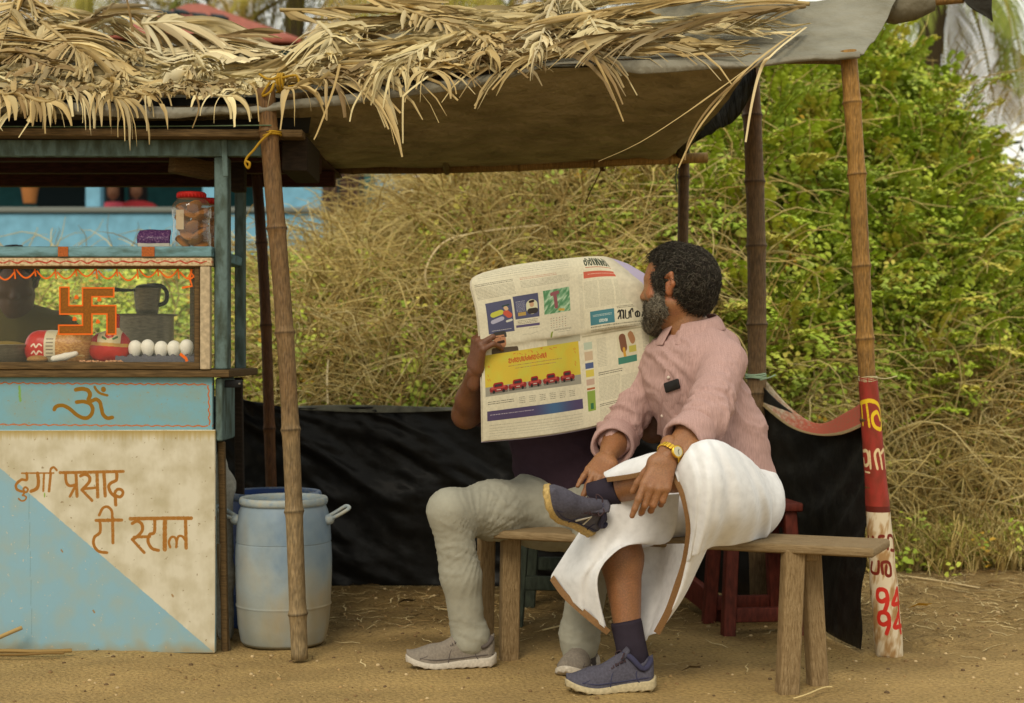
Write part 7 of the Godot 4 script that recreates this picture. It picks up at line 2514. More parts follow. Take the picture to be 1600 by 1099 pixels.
func build_reader() -> void:
	var t := base("person", "man hidden behind an open newspaper, dark purple shirt and light grey trousers", "person", P(830, 1040, 4.75) * Vector3(1, 0, 1))
	var tone := lin(112, 72, 46)
	var C := P(866, 478, 4.97)
	var f := Vector3(-0.35, -0.12, 0.93).normalized()
	var u := (Vector3.UP - f * f.y).normalized()
	var neck := P(872, 560, 5.0)
	var shR := P(792, 612, 5.03)
	var elR := P(728, 648, 4.84)
	var wrR := P(743, 580, 4.685)
	var shL := P(962, 600, 4.9)
	var elL := P(1020, 670, 4.84)
	var wrL := P(1046, 600, 4.80)
	var pel := P(882, 785, 5.0)
	var tf := Vector3(-0.45, 0, 0.9)
	var hipR := P(850, 796, 4.98)
	var knR := P(702, 798, 4.70)
	var anR := P(733, 1000, 4.76)
	var hipL := P(912, 800, 4.98)
	var knL := P(935, 815, 4.68)
	var anL := P(905, 1005, 4.70)
	var b := Body.new()
	b.cap(pel, P(876, 600, 5.0), 0.11, 0.12, 0.05, tf, 1.4)
	b.cap(P(876, 595, 5.0), neck, 0.09, 0.055, 0.05)
	for q in [[shR, elR, wrR], [shL, elL, wrL]]:
		b.cap(P(876, 590, 5.0), q[0], 0.06, 0.055, 0.04)
		b.cap(q[0], q[1], 0.049, 0.044, 0.03)
		b.cap(q[1], q[1].lerp(q[2], 0.35), 0.042, 0.042, 0.02)
		b.cap(q[1].lerp(q[2], 0.35), q[2], 0.041, 0.026, 0.02)
	for q in [[hipR, knR, anR], [hipL, knL, anL]]:
		b.cap(q[0], q[1], 0.075, 0.05, 0.03)
		b.cap(q[1], q[2], 0.043, 0.033, 0.03)
	b.cap(C - f * 0.012 - u * 0.05, neck, 0.05, 0.055, 0.04)
	var mb := MB.new()
	b.mesh(mb, 0.011, null, skin_tint(tone))
	var h := Body.new()
	add_head(h, C, f, u, neck)
	h.mesh(mb, 0.005, null, skin_tint(tone))
	var hd := Body.new()
	add_hand(hd, wrR, Vector3(0.12, 0.9, 0.3), Vector3(0.8, -0.2, -0.55), 1.0, [[0.95, 0.35, 0.2], [1.0, 0.6, 0.35], [1.05, 0.75, 0.4], [1.1, 0.8, 0.4]], [0.3, 0.6, 0.8, 0.1], 0.06, 1.05)
	hd.mesh(mb, 0.0034, null, skin_tint(tone))
	hd = Body.new()
	add_hand(hd, wrL, P(1044, 565, 4.79) - wrL, Vector3(-0.85, 0.1, -0.25), -1.0, [[0.75, 0.5, 0.15], [1.1, 0.85, 0.4], [1.2, 0.95, 0.5], [1.25, 0.95, 0.5]], [0.1, 0.85, 0.6, 0.1], 0.1)
	hd.mesh(mb, 0.0045, null, skin_tint(tone))
	obj("body", mb, skin(tone), t)
	add_eyes(t, C, f, u)
	var hb := Body.new()
	var l := u.cross(f)
	hb.cap(C - f * 0.008 + u * 0.045, C - f * 0.038 + u * 0.035, 0.084, 0.088, 0.02, l, 1.08)
	hb.cap(C - f * 0.055, C - f * 0.055 - u * 0.03, 0.062, 0.05, 0.03)
	mb = MB.new()
	hb.mesh(mb, 0.006, func(p: Vector3, n: Vector3) -> float: return 0.004 * N2.get_noise_3d(p.x * 420.0, p.y * 420.0, p.z * 420.0))
	obj("hair", mb, mat(srgb(30, 27, 25), 0.6), t)
	# dark shirt
	var purple := cloth(srgb(58, 44, 54), 131, 0.5)
	var sh := Body.new()
	sh.cap(P(884, 775, 5.0), P(880, 690, 5.0), 0.165, 0.165, 0.06, tf, 1.3)
	sh.cap(P(880, 690, 5.0), P(876, 605, 5.0), 0.165, 0.17, 0.07, tf, 1.4)
	sh.cap(shL.lerp(shR, 0.15), shR.lerp(shL, 0.15), 0.075, 0.075, 0.07)
	sh.cap(P(874, 585, 5.0), neck, 0.085, 0.06, 0.05)
	sh.cap(shR, shR.lerp(elR, 0.62), 0.07, 0.067, 0.05)
	sh.cap(shL, shL.lerp(elL, 0.62), 0.07, 0.067, 0.05)
	mb = MB.new()
	var fold := func(p: Vector3, n: Vector3) -> float:
		var a := p.dot(Vector3(0.5, 0.85, 0.1)) + 0.04 * N2.get_noise_3d(p.x * 60.0, p.y * 60.0, p.z * 60.0)
		return 0.006 * (1.0 - 2.0 * absf(N1.get_noise_3d(a * 600.0, p.x * 150.0, p.z * 150.0)))
	sh.mesh(mb, 0.0105, fold)
	obj("shirt", mb, purple, t)
	# trousers
	var grey := cloth(srgb(158, 156, 142), 132, 0.3)
	var tb := Body.new()
	tb.cap(hipR, hipL, 0.13, 0.13, 0.06)
	tb.cap(hipR, hipR.lerp(knR, 0.55), 0.104, 0.088, 0.05)
	tb.cap(hipR.lerp(knR, 0.55), knR, 0.084, 0.06, 0.04)
	tb.cap(knR, knR.lerp(anR, 0.5) + Vector3(0.004, 0, 0), 0.061, 0.058, 0.04)
	tb.cap(knR.lerp(anR, 0.5) + Vector3(0.004, 0, 0), anR + Vector3(0, 0.005, 0), 0.058, 0.051, 0.03)
	tb.cap(anR + Vector3(0.012, 0.012, 0), anR + Vector3(0.004, -0.004, 0), 0.053, 0.052, 0.02)
	tb.cap(hipL, knL, 0.11, 0.072, 0.05)
	tb.cap(knL, anL + Vector3(0, 0.03, 0), 0.07, 0.056, 0.03)
	tb.cap(anL + Vector3(0.002, 0.03, 0), anL + Vector3(0.0, -0.005, 0), 0.06, 0.058, 0.02)
	mb = MB.new()
	var creases := func(p: Vector3, n: Vector3) -> float:
		var dk := p.distance_to(knR)
		var da := minf(p.distance_to(anR), p.distance_to(anL))
		var w := 0.03 * N2.get_noise_3d(p.x * 70.0, p.y * 70.0, p.z * 70.0)
		var pit := P(752, 838, 4.76)
		var r0 := p - pit
		var an := atan2(r0.y, r0.x)
		var k := 0.004 * smoothstep(0.3, 0.06, r0.length()) * crease(N1.get_noise_3d(an * 260.0 + w * 300.0, r0.length() * 60.0, p.z * 60.0))     # creases fan out from the back of the knee
		k += 0.004 * smoothstep(0.17, 0.04, da) * crease(N1.get_noise_3d(p.x * 90.0, (p.y + 0.3 * p.x + w) * 900.0, p.z * 90.0))
		var sh_ := p.dot(Vector3(0.3, 0.95, 0.0)) + w
		if p.y > 0.3: k += 0.0036 * smoothstep(0.04, 0.16, dk) * crease(N1.get_noise_3d(sh_ * 700.0, p.dot(Vector3(0.95, -0.3, 0)) * 90.0, p.z * 60.0))
		else: k += 0.001 * crease(N1.get_noise_3d((p.x * 0.9 - p.y * 0.25 + w) * 800.0, p.y * 60.0, p.z * 90.0))
		return k
	tb.mesh(mb, 0.0075, creases)
	obj("trousers", mb, grey, t)
	for q in [anR, anL]:
		mb = MB.new()
		mb.tube([q + Vector3(0, 0.01, 0), q + Vector3(0.01, -0.07, 0)], [0.04, 0.044], 16)
		obj("sock", mb, mat(srgb(70, 66, 66), 0.9), t)
	var up := mat(srgb(142, 132, 120), 0.8, ntex(0.05, 4, 0.8, 1.05, 1, 133), Vector3.ONE * 4.0, btex(0.25, 2, 8.0, 9), 0.5)
	var so := mat(srgb(210, 200, 184), 0.7, ntex(0.04, 4, 0.8, 1.0, 1, 126), Vector3.ONE * 4.0)
	var lc := mat(srgb(92, 84, 80), 0.9)
	var s1 := base("sneaker", "grey sneaker with a white sole pointing left, below the newspaper reader's knee", "shoe", P(705, 1045, 4.73))
	shoe(s1, P(773, 1040, 4.76) * Vector3(1, 0, 1) + Vector3(0, 0.002, 0), P(634, 1040, 4.72) * Vector3(1, 0, 1) + Vector3(0, 0.002, 0), Vector3.UP, up, so, lc, lc)
	var s2 := base("sneaker", "grey sneaker half hidden behind the bearded man's blue shoe", "shoe", P(905, 1055, 4.65))
	shoe(s2, P(922, 1040, 4.78) * Vector3(1, 0, 1) + Vector3(0, 0.002, 0), P(885, 1040, 4.545) * Vector3(1, 0, 1) + Vector3(0, 0.002, 0), Vector3.UP, up, so, lc, lc)

func build_vendor() -> void:
	var t := base("person", "dim figure of a dark-haired person in an olive shirt behind the glass case", "person", P(20, 549, 5.95) * Vector3(1, 0, 1))
	var C := P(22, 438, 5.95)
	var f := Vector3(0.3, -0.35, 0.9).normalized()
	var u := (Vector3.UP - f * f.y).normalized()
	var b := Body.new()
	var neck := C + Vector3(0.01, -0.15, -0.05)
	b.cap(neck + Vector3(0, -0.05, -0.02), C + Vector3(0, -0.6, -0.12), 0.1, 0.11, 0.05)
	b.cap(Vector3(C.x, 0.6, C.z - 0.1), Vector3(C.x, 0.3, C.z), 0.12, 0.1, 0.05)
	for s in [-1, 1]:
		b.cap(Vector3(C.x + s * 0.09, 0.5, C.z), Vector3(C.x + s * 0.1, 0.0, C.z), 0.07, 0.05, 0.04)
		b.cap(C + Vector3(s * 0.17, -0.22, -0.06), C + Vector3(s * 0.22, -0.48, 0.0), 0.045, 0.04, 0.04)
		b.cap(C + Vector3(s * 0.22, -0.48, 0.0), C + Vector3(s * 0.12, -0.5, 0.2), 0.038, 0.028, 0.03)
	var mb := MB.new()
	b.mesh(mb, 0.015)
	var h := Body.new()
	add_head(h, C, f, u, neck)
	h.mesh(mb, 0.007)
	for i in mb.c.size(): mb.c[i] = lin(96, 62, 44)
	obj("body", mb, skin(lin(96, 62, 44)), t)
	add_eyes(t, C, f, u)
	b = Body.new()
	b.cap(C + f * 0.0 + u * 0.05, C - f * 0.03 + u * 0.03, 0.09, 0.095)
	mb = MB.new()
	b.mesh(mb, 0.009, func(p: Vector3, n: Vector3) -> float: return 0.006 * N2.get_noise_3d(p.x * 300.0, p.y * 300.0, p.z * 300.0))
	obj("hair", mb, mat(srgb(26, 22, 20), 0.6), t)
	b = Body.new()
	b.cap(C + Vector3(-0.14, -0.2, -0.07), C + Vector3(0.14, -0.2, -0.07), 0.08, 0.08, 0.06)
	b.cap(C + Vector3(0, -0.25, -0.07), C + Vector3(0, -0.7, -0.1), 0.16, 0.17, 0.06, Vector3(0, 0, 1), 1.25)
	for s in [-1, 1]: b.cap(C + Vector3(s * 0.17, -0.22, -0.06), C + Vector3(s * 0.215, -0.42, -0.02), 0.068, 0.06, 0.05)
	mb = MB.new()
	b.mesh(mb, 0.013, func(p: Vector3, n: Vector3) -> float: return 0.008 * N1.get_noise_3d(p.x * 500.0, p.y * 300.0, p.z * 500.0))
	obj("shirt", mb, cloth(srgb(104, 92, 48), 141, 0.5), t)
# ---------------------------------------------------------------- the newspaper and its print
func text_lines(im: Image, x0: int, y0: int, x1: int, y1: int, step: int, c: Color, r: RandomNumberGenerator) -> void:
	var y := y0
	while y < y1:
		var x := x0
		while x < x1 - 3:
			var w := r.randi_range(3, 10)
			im.fill_rect(Rect2i(x, y, mini(w, x1 - x), 2 if step < 8 else 3), c.lerp(Color(0.85, 0.83, 0.75), r.randf_range(0.0, 0.35)))
			x += w + r.randi_range(1, 3)
		y += step

func script_word(im: Image, x: float, y: float, s: float, n: int, w: float, c: Color, seed_: int) -> void:    # a headline of rounded letters
	var r := rand(seed_)
	for k in n:
		var kind := r.randi() % 5
		var z := []
		match kind:
			0: z = [0.1, 1, 0.05, 0.4, 0.3, 0.05, 0.5, 0.4, 0.45, 0.95, 0.6, 1, 0.75, 0.5, 0.9, 0.1, 1, 0.6, 1, 1]
			1: z = [0.1, 0.3, 0.3, 0.05, 0.5, 0.35, 0.3, 0.6, 0.1, 0.75, 0.3, 1, 0.7, 0.95, 0.9, 0.5, 0.8, 0.1]
			2: z = [0.4, 0.5, 0.2, 0.4, 0.1, 0.75, 0.35, 1, 0.6, 0.7, 0.6, 0.2, 0.8, 0.05, 0.98, 0.4, 0.95, 1]
			3: z = [0.1, 0.1, 0.12, 0.9, 0.4, 1, 0.6, 0.6, 0.6, 0.1, 0.9, 0.1, 0.95, 1]
			_: z = [0.9, 0.2, 0.6, 0, 0.2, 0.2, 0.1, 0.7, 0.4, 1, 0.8, 0.85, 0.85, 0.55, 0.5, 0.5]
		for i in range(0, z.size(), 2):
			z[i] = x + (k + z[i] * 0.86) * s
			z[i + 1] = y + z[i + 1] * s
		stroke(im, curve(z, 4), w, c)

func build_newspaper() -> void:
	var W := 1200
	var H := 900
	var paper := srgb(214, 206, 180)
	var im := Image.create(W, H, false, Image.FORMAT_RGB8)
	for y in H:
		for x in W:
			im.set_pixel(x, y, paper * (1.0 + 0.05 * N2.get_noise_2d(x * 0.5, y * 0.5)))
	var r := rand(17)
	var ink := srgb(122, 118, 104)
	var dark := srgb(54, 52, 48)
	var R := func(a: float, b: float, c: float, d: float) -> Rect2i: return Rect2i(int(a * W), int(b * H), int((c - a) * W), int((d - b) * H))
	# left page, upper half
	text_lines(im, int(0.04 * W), int(0.03 * H), int(0.46 * W), int(0.075 * H), 9, srgb(170, 164, 144), r)
	text_lines(im, int(0.02 * W), int(0.1 * H), int(0.2 * W), int(0.112 * H), 9, dark, r)
	text_lines(im, int(0.02 * W), int(0.125 * H), int(0.2 * W), int(0.19 * H), 7, ink, r)
	text_lines(im, int(0.23 * W), int(0.1 * H), int(0.4 * W), int(0.112 * H), 9, srgb(190, 110, 90), r)
	text_lines(im, int(0.23 * W), int(0.125 * H), int(0.46 * W), int(0.165 * H), 7, ink, r)
	var navy := srgb(82, 84, 118)
	im.fill_rect(R.call(0.055, 0.215, 0.17, 0.44), navy)
	stroke(im, [Vector2(0.085, 0.3) * Vector2(W, H), Vector2(0.115, 0.29) * Vector2(W, H)], 34, srgb(190, 190, 60))
	stroke(im, [Vector2(0.08, 0.35) * Vector2(W, H), Vector2(0.118, 0.335) * Vector2(W, H)], 26, srgb(170, 168, 196))
	stroke(im, [Vector2(0.14, 0.3) * Vector2(W, H), Vector2(0.152, 0.32) * Vector2(W, H)], 34, srgb(206, 84, 64))
	stroke(im, [Vector2(0.14, 0.262) * Vector2(W, H), Vector2(0.143, 0.272) * Vector2(W, H)], 22, srgb(210, 170, 130))
	stroke(im, [Vector2(0.128, 0.247) * Vector2(W, H), Vector2(0.155, 0.243) * Vector2(W, H)], 9, srgb(44, 70, 60))
	stroke(im, [Vector2(0.14, 0.36) * Vector2(W, H), Vector2(0.16, 0.355) * Vector2(W, H)], 14, srgb(200, 200, 190))
	text_lines(im, int(0.07 * W), int(0.415 * H), int(0.16 * W), int(0.42 * H), 9, srgb(210, 206, 214), r)
	im.fill_rect(R.call(0.18, 0.205, 0.3, 0.36), navy)
	text_lines(im, int(0.19 * W), int(0.235 * H), int(0.235 * W), int(0.31 * H), 8, srgb(150, 152, 184), r)
	im.fill_rect(R.call(0.195, 0.315, 0.235, 0.34), srgb(180, 146, 70))
	stroke(im, [Vector2(0.265, 0.27) * Vector2(W, H), Vector2(0.265, 0.3) * Vector2(W, H)], 66, srgb(206, 204, 170))
	stroke(im, [Vector2(0.255, 0.315) * Vector2(W, H), Vector2(0.28, 0.315) * Vector2(W, H)], 34, srgb(60, 54, 50))
	stroke(im, [Vector2(0.265, 0.262) * Vector2(W, H), Vector2(0.265, 0.275) * Vector2(W, H)], 24, srgb(196, 150, 116))
	stroke(im, [Vector2(0.258, 0.248) * Vector2(W, H), Vector2(0.272, 0.246) * Vector2(W, H)], 16, srgb(56, 40, 32))
	im.fill_rect(R.call(0.18, 0.4, 0.3, 0.418), srgb(92, 80, 120))
	text_lines(im, int(0.19 * W), int(0.37 * H), int(0.29 * W), int(0.395 * H), 9, dark, r)
	for y in range(int(0.2 * H), int(0.355 * H)):
		for x in range(int(0.325 * W), int(0.455 * W)):
			im.set_pixel(x, y, srgb(78, 138, 92).lerp(srgb(176, 206, 172), clampf(0.4 + 1.4 * N1.get_noise_2d(x * 1.5 + y * 1.2, y * 0.8), 0.0, 1.0)))
	stroke(im, [Vector2(0.365, 0.225) * Vector2(W, H), Vector2(0.395, 0.22) * Vector2(W, H)], 18, srgb(150, 84, 92))
	stroke(im, [Vector2(0.38, 0.225) * Vector2(W, H), Vector2(0.385, 0.315) * Vector2(W, H)], 20, srgb(150, 84, 92))
	stroke(im, [Vector2(0.4, 0.335) * Vector2(W, H), Vector2(0.42, 0.34) * Vector2(W, H)], 14, srgb(200, 160, 60))
	for k in 6:
		for j in 5: im.fill_rect(Rect2i(int((0.355 + k * 0.014) * W), int((0.385 + j * 0.016) * H), 6, 5), srgb(170, 120, 110) if (k + j) % 3 == 0 else srgb(150, 148, 136))
	text_lines(im, int(0.245 * W), int(0.43 * H), int(0.29 * W), int(0.437 * H), 9, ink, r)
	stroke(im, curve([250, 432, 280, 430, 300, 434, 330, 424, 345, 420]), 2.0, srgb(140, 140, 120))
	text_lines(im, int(0.37 * W), int(0.47 * H), int(0.455 * W), int(0.488 * H), 8, dark, r)
	text_lines(im, int(0.39 * W), int(0.497 * H), int(0.45 * W), int(0.505 * H), 8, ink, r)
	stroke(im, [Vector2(0.355, 0.51) * Vector2(W, H), Vector2(0.362, 0.49) * Vector2(W, H)], 9, srgb(130, 150, 50))
	# a plain portrait of a moustached man
	stroke(im, [Vector2(0.1, 0.47) * Vector2(W, H), Vector2(0.1, 0.51) * Vector2(W, H)], 62, srgb(190, 128, 92))
	stroke(im, [Vector2(0.085, 0.442) * Vector2(W, H), Vector2(0.118, 0.44) * Vector2(W, H)], 26, srgb(64, 62, 60))
	stroke(im, [Vector2(0.125, 0.445) * Vector2(W, H), Vector2(0.126, 0.475) * Vector2(W, H)], 12, srgb(70, 68, 66))
	stroke(im, [Vector2(0.09, 0.508) * Vector2(W, H), Vector2(0.117, 0.506) * Vector2(W, H)], 8, srgb(60, 44, 36))
	stroke(im, [Vector2(0.086, 0.474) * Vector2(W, H), Vector2(0.094, 0.473) * Vector2(W, H)], 5, srgb(50, 36, 30))
	stroke(im, [Vector2(0.11, 0.472) * Vector2(W, H), Vector2(0.118, 0.473) * Vector2(W, H)], 5, srgb(50, 36, 30))
	stroke(im, [Vector2(0.102, 0.478) * Vector2(W, H), Vector2(0.103, 0.496) * Vector2(W, H)], 5, srgb(164, 104, 74))
	stroke(im, [Vector2(0.07, 0.545) * Vector2(W, H), Vector2(0.17, 0.55) * Vector2(W, H)], 22, srgb(90, 76, 62))
	im.fill_rect(R.call(0.33, 0.525, 0.5, 0.555), srgb(176, 172, 148))
	# left page, the yellow advertisement
	var yy := func(x: float) -> float: return 0.0
	for y in range(int(0.553 * H), int(0.755 * H)):
		for x in range(int(0.022 * W), int(0.488 * W)):
			var n := N1.get_noise_2d(x * 0.5, y * 0.5)
			im.set_pixel(x, y, srgb(208, 178, 44).lerp(srgb(198, 186, 52), clampf(0.4 + 1.4 * n, 0.0, 1.0)) if y < 0.712 * H else srgb(150, 146, 132))
	for k in 14:
		var a := Vector2(r.randf_range(0.16, 0.42) * W, r.randf_range(0.558, 0.585) * H)
		stroke(im, [a, a + Vector2(r.randf_range(-14, 14), r.randf_range(-6, 8))], 4.0, srgb(206, 110, 40))
	for k in 10:
		var a := Vector2((0.04 if k % 2 else 0.46) * W + r.randf_range(-8, 8), r.randf_range(0.58, 0.68) * H)
		stroke(im, [a, a + Vector2(4, 6)], 5.0, srgb(206, 140, 40))
	script_word(im, 0.13 * W, 0.592 * H, 21, 11, 4.4, srgb(196, 84, 34), 5)
	text_lines(im, int(0.13 * W), int(0.63 * H), int(0.4 * W), int(0.638 * H), 8, srgb(150, 110, 40), r)
	text_lines(im, int(0.16 * W), int(0.645 * H), int(0.37 * W), int(0.651 * H), 8, srgb(150, 110, 40), r)
	for k in 5:
		var cx := (0.085 + k * 0.083) * W
		var cy := (0.724 - k * 0.002) * H
		var cw := [38.0, 40.0, 30.0, 40.0, 34.0][k] as float
		stroke(im, [Vector2(cx - cw * 1.1, cy + 14), Vector2(cx + cw * 1.1, cy + 13)], 10, srgb(110, 104, 94))
		stroke(im, [Vector2(cx - cw, cy + 2), Vector2(cx + cw, cy)], 20, srgb(150, 44, 44))
		stroke(im, [Vector2(cx - cw * 0.9, cy - 4), Vector2(cx + cw * 0.8, cy - 6)], 9, srgb(190, 78, 70))
		stroke(im, [Vector2(cx - cw * 0.45, cy - 14), Vector2(cx + cw * 0.4, cy - 15)], 20, srgb(170, 36, 38))
		stroke(im, [Vector2(cx - cw * 0.4, cy - 13), Vector2(cx + cw * 0.35, cy - 14)], 10, srgb(66, 54, 58))
		for s in [-1, 1]: stroke(im, [Vector2(cx + s * cw * 0.65, cy + 11), Vector2(cx + s * cw * 0.65 + 1, cy + 11)], 13, srgb(44, 40, 40))
		stroke(im, [Vector2(cx - 8, cy + 4), Vector2(cx + 10, cy + 4)], 4, srgb(190, 176, 166))
	text_lines(im, int(0.035 * W), int(0.785 * H), int(0.15 * W), int(0.8 * H), 9, dark, r)
	for k in 6: text_lines(im, int((0.17 + k * 0.05) * W), int(0.78 * H), int((0.2 + k * 0.05) * W), int(0.81 * H), 8, ink, r)
	for y in range(int(0.83 * H), int(0.878 * H)):
		for x in range(int(0.03 * W), int(0.488 * W)):
			im.set_pixel(x, y, srgb(84, 70, 110).lerp(srgb(66, 104, 150), exp(-pow((x / float(W) - 0.34) / 0.07, 2.0))))
	text_lines(im, int(0.045 * W), int(0.848 * H), int(0.24 * W), int(0.856 * H), 9, srgb(170, 160, 184), r)
	text_lines(im, int(0.04 * W), int(0.9 * H), int(0.48 * W), int(0.97 * H), 14, srgb(168, 162, 140), r)
	# right page
	script_word(im, 0.545 * W, 0.025 * H, 44, 6, 8.0, srgb(44, 58, 44), 23)
	im.fill_rect(R.call(0.55, 0.09, 0.78, 0.096), srgb(190, 80, 60))
	im.fill_rect(R.call(0.535, 0.125, 0.83, 0.17), srgb(206, 92, 70))
	text_lines(im, int(0.56 * W), int(0.143 * H), int(0.8 * W), int(0.152 * H), 9, srgb(226, 190, 170), r)
	for k in 5: text_lines(im, int((0.535 + k * 0.09) * W), int(0.19 * H), int((0.615 + k * 0.09) * W), int(0.36 * H), 6, srgb(150, 146, 128), r)
	text_lines(im, int(0.506 * W), int(0.14 * H), int(0.528 * W), int(0.5 * H), 7, srgb(160, 156, 138), r)
	im.fill_rect(R.call(0.56, 0.385, 0.7, 0.49), srgb(66, 128, 144))
	text_lines(im, int(0.575 * W), int(0.41 * H), int(0.685 * W), int(0.425 * H), 8, srgb(196, 210, 206), r)
	script_word(im, 0.61 * W, 0.445 * H, 20, 3, 4.0, srgb(206, 214, 208), 31)
	text_lines(im, int(0.715 * W), int(0.375 * H), int(0.9 * W), int(0.39 * H), 8, dark, r)
	# the headline's letters
	var hx := 0.715 * W
	var hy := 0.4 * H
	for q in [[0, 0.1, 0.2, 0.35, 0.05, 0.4, 0.5, 0.2, 0.75, 0.1, 0.95], [0, 0.5, 1, 0.5, 0.2, 0.75, 0.05, 0.9, 0.4, 0.8, 0.95], [0, 0.95, 1, 0.95, 0.1], [1.15, 0.1, 0.1, 0.1, 0.95, 0.6, 0.95, 0.62, 0.3], [1.15, 0.62, 0.6, 0.85, 0.2, 0.9, 0.95], [2.1, 0, 0.95, 0.0, 0.2, 0.3, 0.0, 0.35, 0.3],
			[2.6, 0.5, 0.3, 0.2, 0.5, 0.3, 0.9, 0.7, 0.9, 0.8, 0.5, 0.5, 0.3, 0.5, 0.95], [3.6, 0.1, 0.1, 0.6, 0.95], [3.6, 0.6, 0.1, 0.1, 0.95], [4.4, 0.5, 0.1, 0.1, 0.4, 0.4, 0.9, 0.7, 0.5, 0.5, 0.1], [5.3, 0.1, 0.95, 0.3, 0.1, 0.6, 0.95]]:
		var z := []
		for i in range(1, q.size(), 2):
			z.append(hx + (q[0] + q[i]) * 46.0)
			z.append(hy + q[i + 1] * 58.0)
		stroke(im, curve(z, 5), 9.0, srgb(48, 46, 42))
	text_lines(im, int(0.56 * W), int(0.5 * H), int(0.98 * W), int(0.53 * H), 8, srgb(120, 116, 100), r)
	for y in range(int(0.54 * H), int(0.545 * H)): im.fill_rect(Rect2i(int(0.51 * W), y, int(0.48 * W), 1), srgb(176, 168, 140))
	for k in 3: text_lines(im, int((0.585 + k * 0.13) * W), int(0.56 * H), int((0.64 + k * 0.13) * W), int(0.7 * H), 6, srgb(160, 156, 138), r)
	im.fill_rect(R.call(0.7, 0.555, 0.81, 0.705), srgb(206, 198, 168))
	stroke(im, [Vector2(0.73, 0.58) * Vector2(W, H), Vector2(0.735, 0.63) * Vector2(W, H)], 46, srgb(128, 80, 60))
	stroke(im, [Vector2(0.78, 0.57) * Vector2(W, H), Vector2(0.79, 0.6) * Vector2(W, H)], 40, srgb(172, 120, 80))
	stroke(im, [Vector2(0.735, 0.64) * Vector2(W, H), Vector2(0.74, 0.68) * Vector2(W, H)], 18, srgb(206, 150, 50))
	im.fill_rect(R.call(0.7, 0.675, 0.81, 0.705), srgb(60, 128, 110))
	im.fill_rect(R.call(0.765, 0.63, 0.81, 0.66), srgb(186, 176, 70))
	im.fill_rect(R.call(0.88, 0.55, 0.97, 0.7), srgb(186, 190, 136))
	var strip := [[0.57, 0.61, srgb(176, 190, 170)], [0.62, 0.66, srgb(196, 170, 140)], [0.67, 0.695, srgb(76, 92, 140)], [0.7, 0.73, srgb(206, 186, 70)], [0.74, 0.77, srgb(190, 160, 140)], [0.785, 0.795, srgb(180, 96, 60)], [0.8, 0.9, srgb(130, 160, 60)]]
	for s in strip: im.fill_rect(R.call(0.515, s[0], 0.56, s[1]), s[2])
	im.fill_rect(R.call(0.53, 0.86, 0.548, 0.89), srgb(50, 110, 70))
	text_lines(im, int(0.585 * W), int(0.72 * H), int(0.72 * W), int(0.735 * H), 8, dark, r)
	for k in 3: text_lines(im, int((0.585 + k * 0.13) * W), int((0.745 + 0.01 * k) * H), int((0.705 + k * 0.13) * W), int(0.86 * H), 6, srgb(156, 152, 134), r)
	text_lines(im, int(0.585 * W), int(0.875 * H), int(0.7 * W), int(0.885 * H), 8, dark, r)
	for k in 3: text_lines(im, int((0.585 + k * 0.13) * W), int(0.895 * H), int((0.705 + k * 0.13) * W), int(0.975 * H), 6, srgb(156, 152, 134), r)

	for y in H:
		for x in W:
			var g := 0.93 + 0.07 * N2.get_noise_2d(x * 6.0, y * 6.0)
			var c := im.get_pixel(x, y)
			var l := c.get_luminance()
			im.set_pixel(x, y, c.lerp(Color(l, l, l * 0.9), 0.16) * g)
	var t := base("newspaper", "open broadsheet newspaper with a yellow car advertisement, held up before the seated reader", "newspaper", P(880, 690, 4.7))
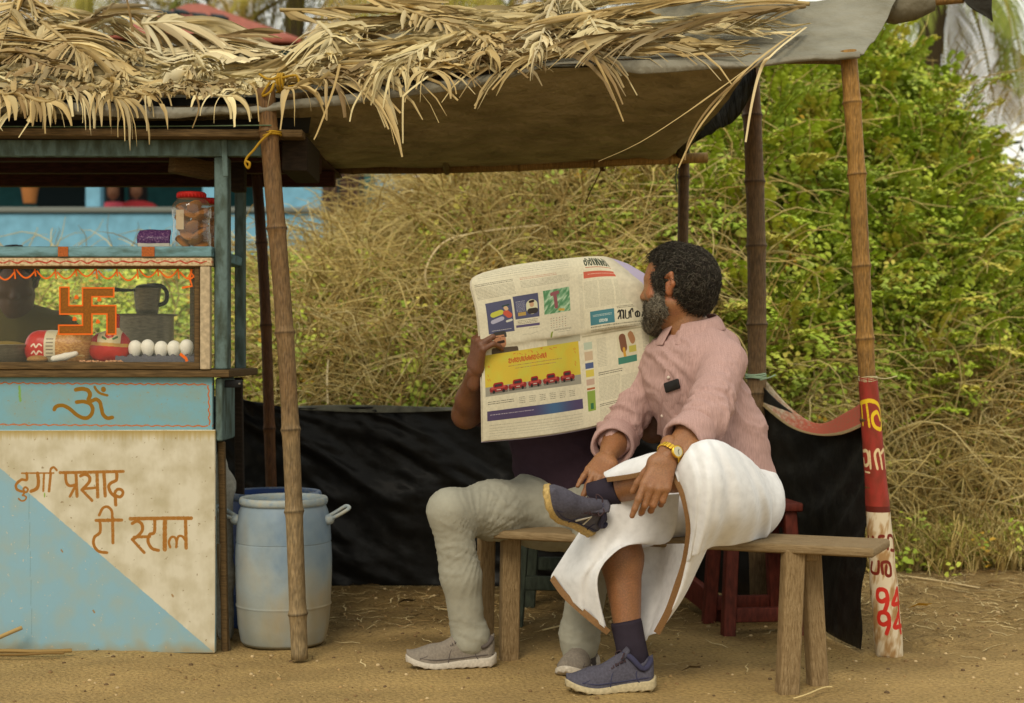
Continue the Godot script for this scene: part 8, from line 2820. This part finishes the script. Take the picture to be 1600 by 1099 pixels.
	var G := [
		[[756, 426, 4.705], [800, 415, 4.71], [850, 408, 4.73], [898, 403, 4.755], [925, 401, 4.77], [946, 402, 4.785], [962, 412, 4.84]],
		[[737, 441, 4.675], [790, 432, 4.68], [846, 424, 4.70], [901, 416, 4.735], [938, 414, 4.735], [968, 422, 4.745], [990, 436, 4.79]],
		[[746, 485, 4.66], [798, 475, 4.665], [852, 466, 4.685], [903, 457, 4.725], [946, 450, 4.705], [984, 447, 4.70], [1006, 452, 4.735]],
		[[751, 535, 4.655], [804, 528, 4.665], [854, 522, 4.685], [906, 514, 4.728], [950, 507, 4.70], [990, 502, 4.69], [1020, 499, 4.70]],
		[[752, 556, 4.668], [806, 548, 4.675], [856, 540, 4.695], [907, 532, 4.735], [952, 524, 4.712], [992, 517, 4.70], [1024, 512, 4.70]],
		[[754, 620, 4.665], [809, 612, 4.67], [862, 605, 4.69], [912, 598, 4.73], [956, 589, 4.71], [996, 580, 4.70], [1026, 572, 4.70]],
		[[755, 689, 4.68], [812, 684, 4.68], [868, 677, 4.695], [917, 668, 4.73], [956, 658, 4.715], [990, 648, 4.71], [1016, 638, 4.71]]]
	var gg := []
	for row in G:
		var rr := []
		for q in row: rr.append(Q(q))
		gg.append(rr)
	# the print's columns are spaced evenly over the page, the rows at these heights
	var crumple := func(p: Vector3, u: float, v: float) -> Vector3:
		return p + Vector3(0, 0, 0.005 * crease(N1.get_noise_2d(u * 90.0 + v * 60.0, v * 50.0 - u * 30.0 + 20.0)) + 0.004 * N1.get_noise_2d(u * 170.0, v * 140.0) + 0.0025 * N2.get_noise_2d(u * 60.0, v * 60.0))
	var mb := MB.new()
	mb.sheet(gg, 6, 0.0012, crumple)
	var vs := [0.0, 0.07, 0.24, 0.5, 0.55, 0.75, 1.0]
	var us := [0.0, 0.166, 0.333, 0.5, 0.66, 0.81, 0.93]
	for i in mb.uv.size():
		var a: float = mb.uv[i].y * 6.0
		var k := mini(int(a), 5)
		var b: float = mb.uv[i].x * 6.0
		var j := mini(int(b), 5)
		mb.uv[i] = Vector2(lerpf(us[j], us[j + 1], b - j), lerpf(vs[k], vs[k + 1], a - k))
	var pm := picture(im, 0.8)
	pm.backlight = Color(0.2, 0.2, 0.18)
	obj("outer_sheet", mb, pm, t)
	var back := mat(srgb(206, 198, 176), 0.85, ntex(0.03, 4, 0.85, 1.0, 1, 151), Vector3.ONE * 3.0)
	back.backlight = Color(0.2, 0.2, 0.18)
	for layer in 2:
		var g2 := []
		for i in gg.size():
			var rr := []
			for j in 7:
				var p: Vector3 = gg[i][j]
				var k := layer + 1.0
				rr.append(p + Vector3((-0.006 if j < 1 else (0.03 * k if i < 4 and j == 6 else 0.006)) * (1.0 if i > 0 else 0.6), (-0.003 if i == 6 else 0.0) * k, -0.009 * k - (0.0 if j < 5 or i > 2 else -0.02)))
			g2.append(rr)
		mb = MB.new()
		mb.sheet(g2, 4, 0.001, crumple)
		obj("inner_sheet", mb, back if layer == 0 else mat(srgb(176, 166, 190), 0.85), t)
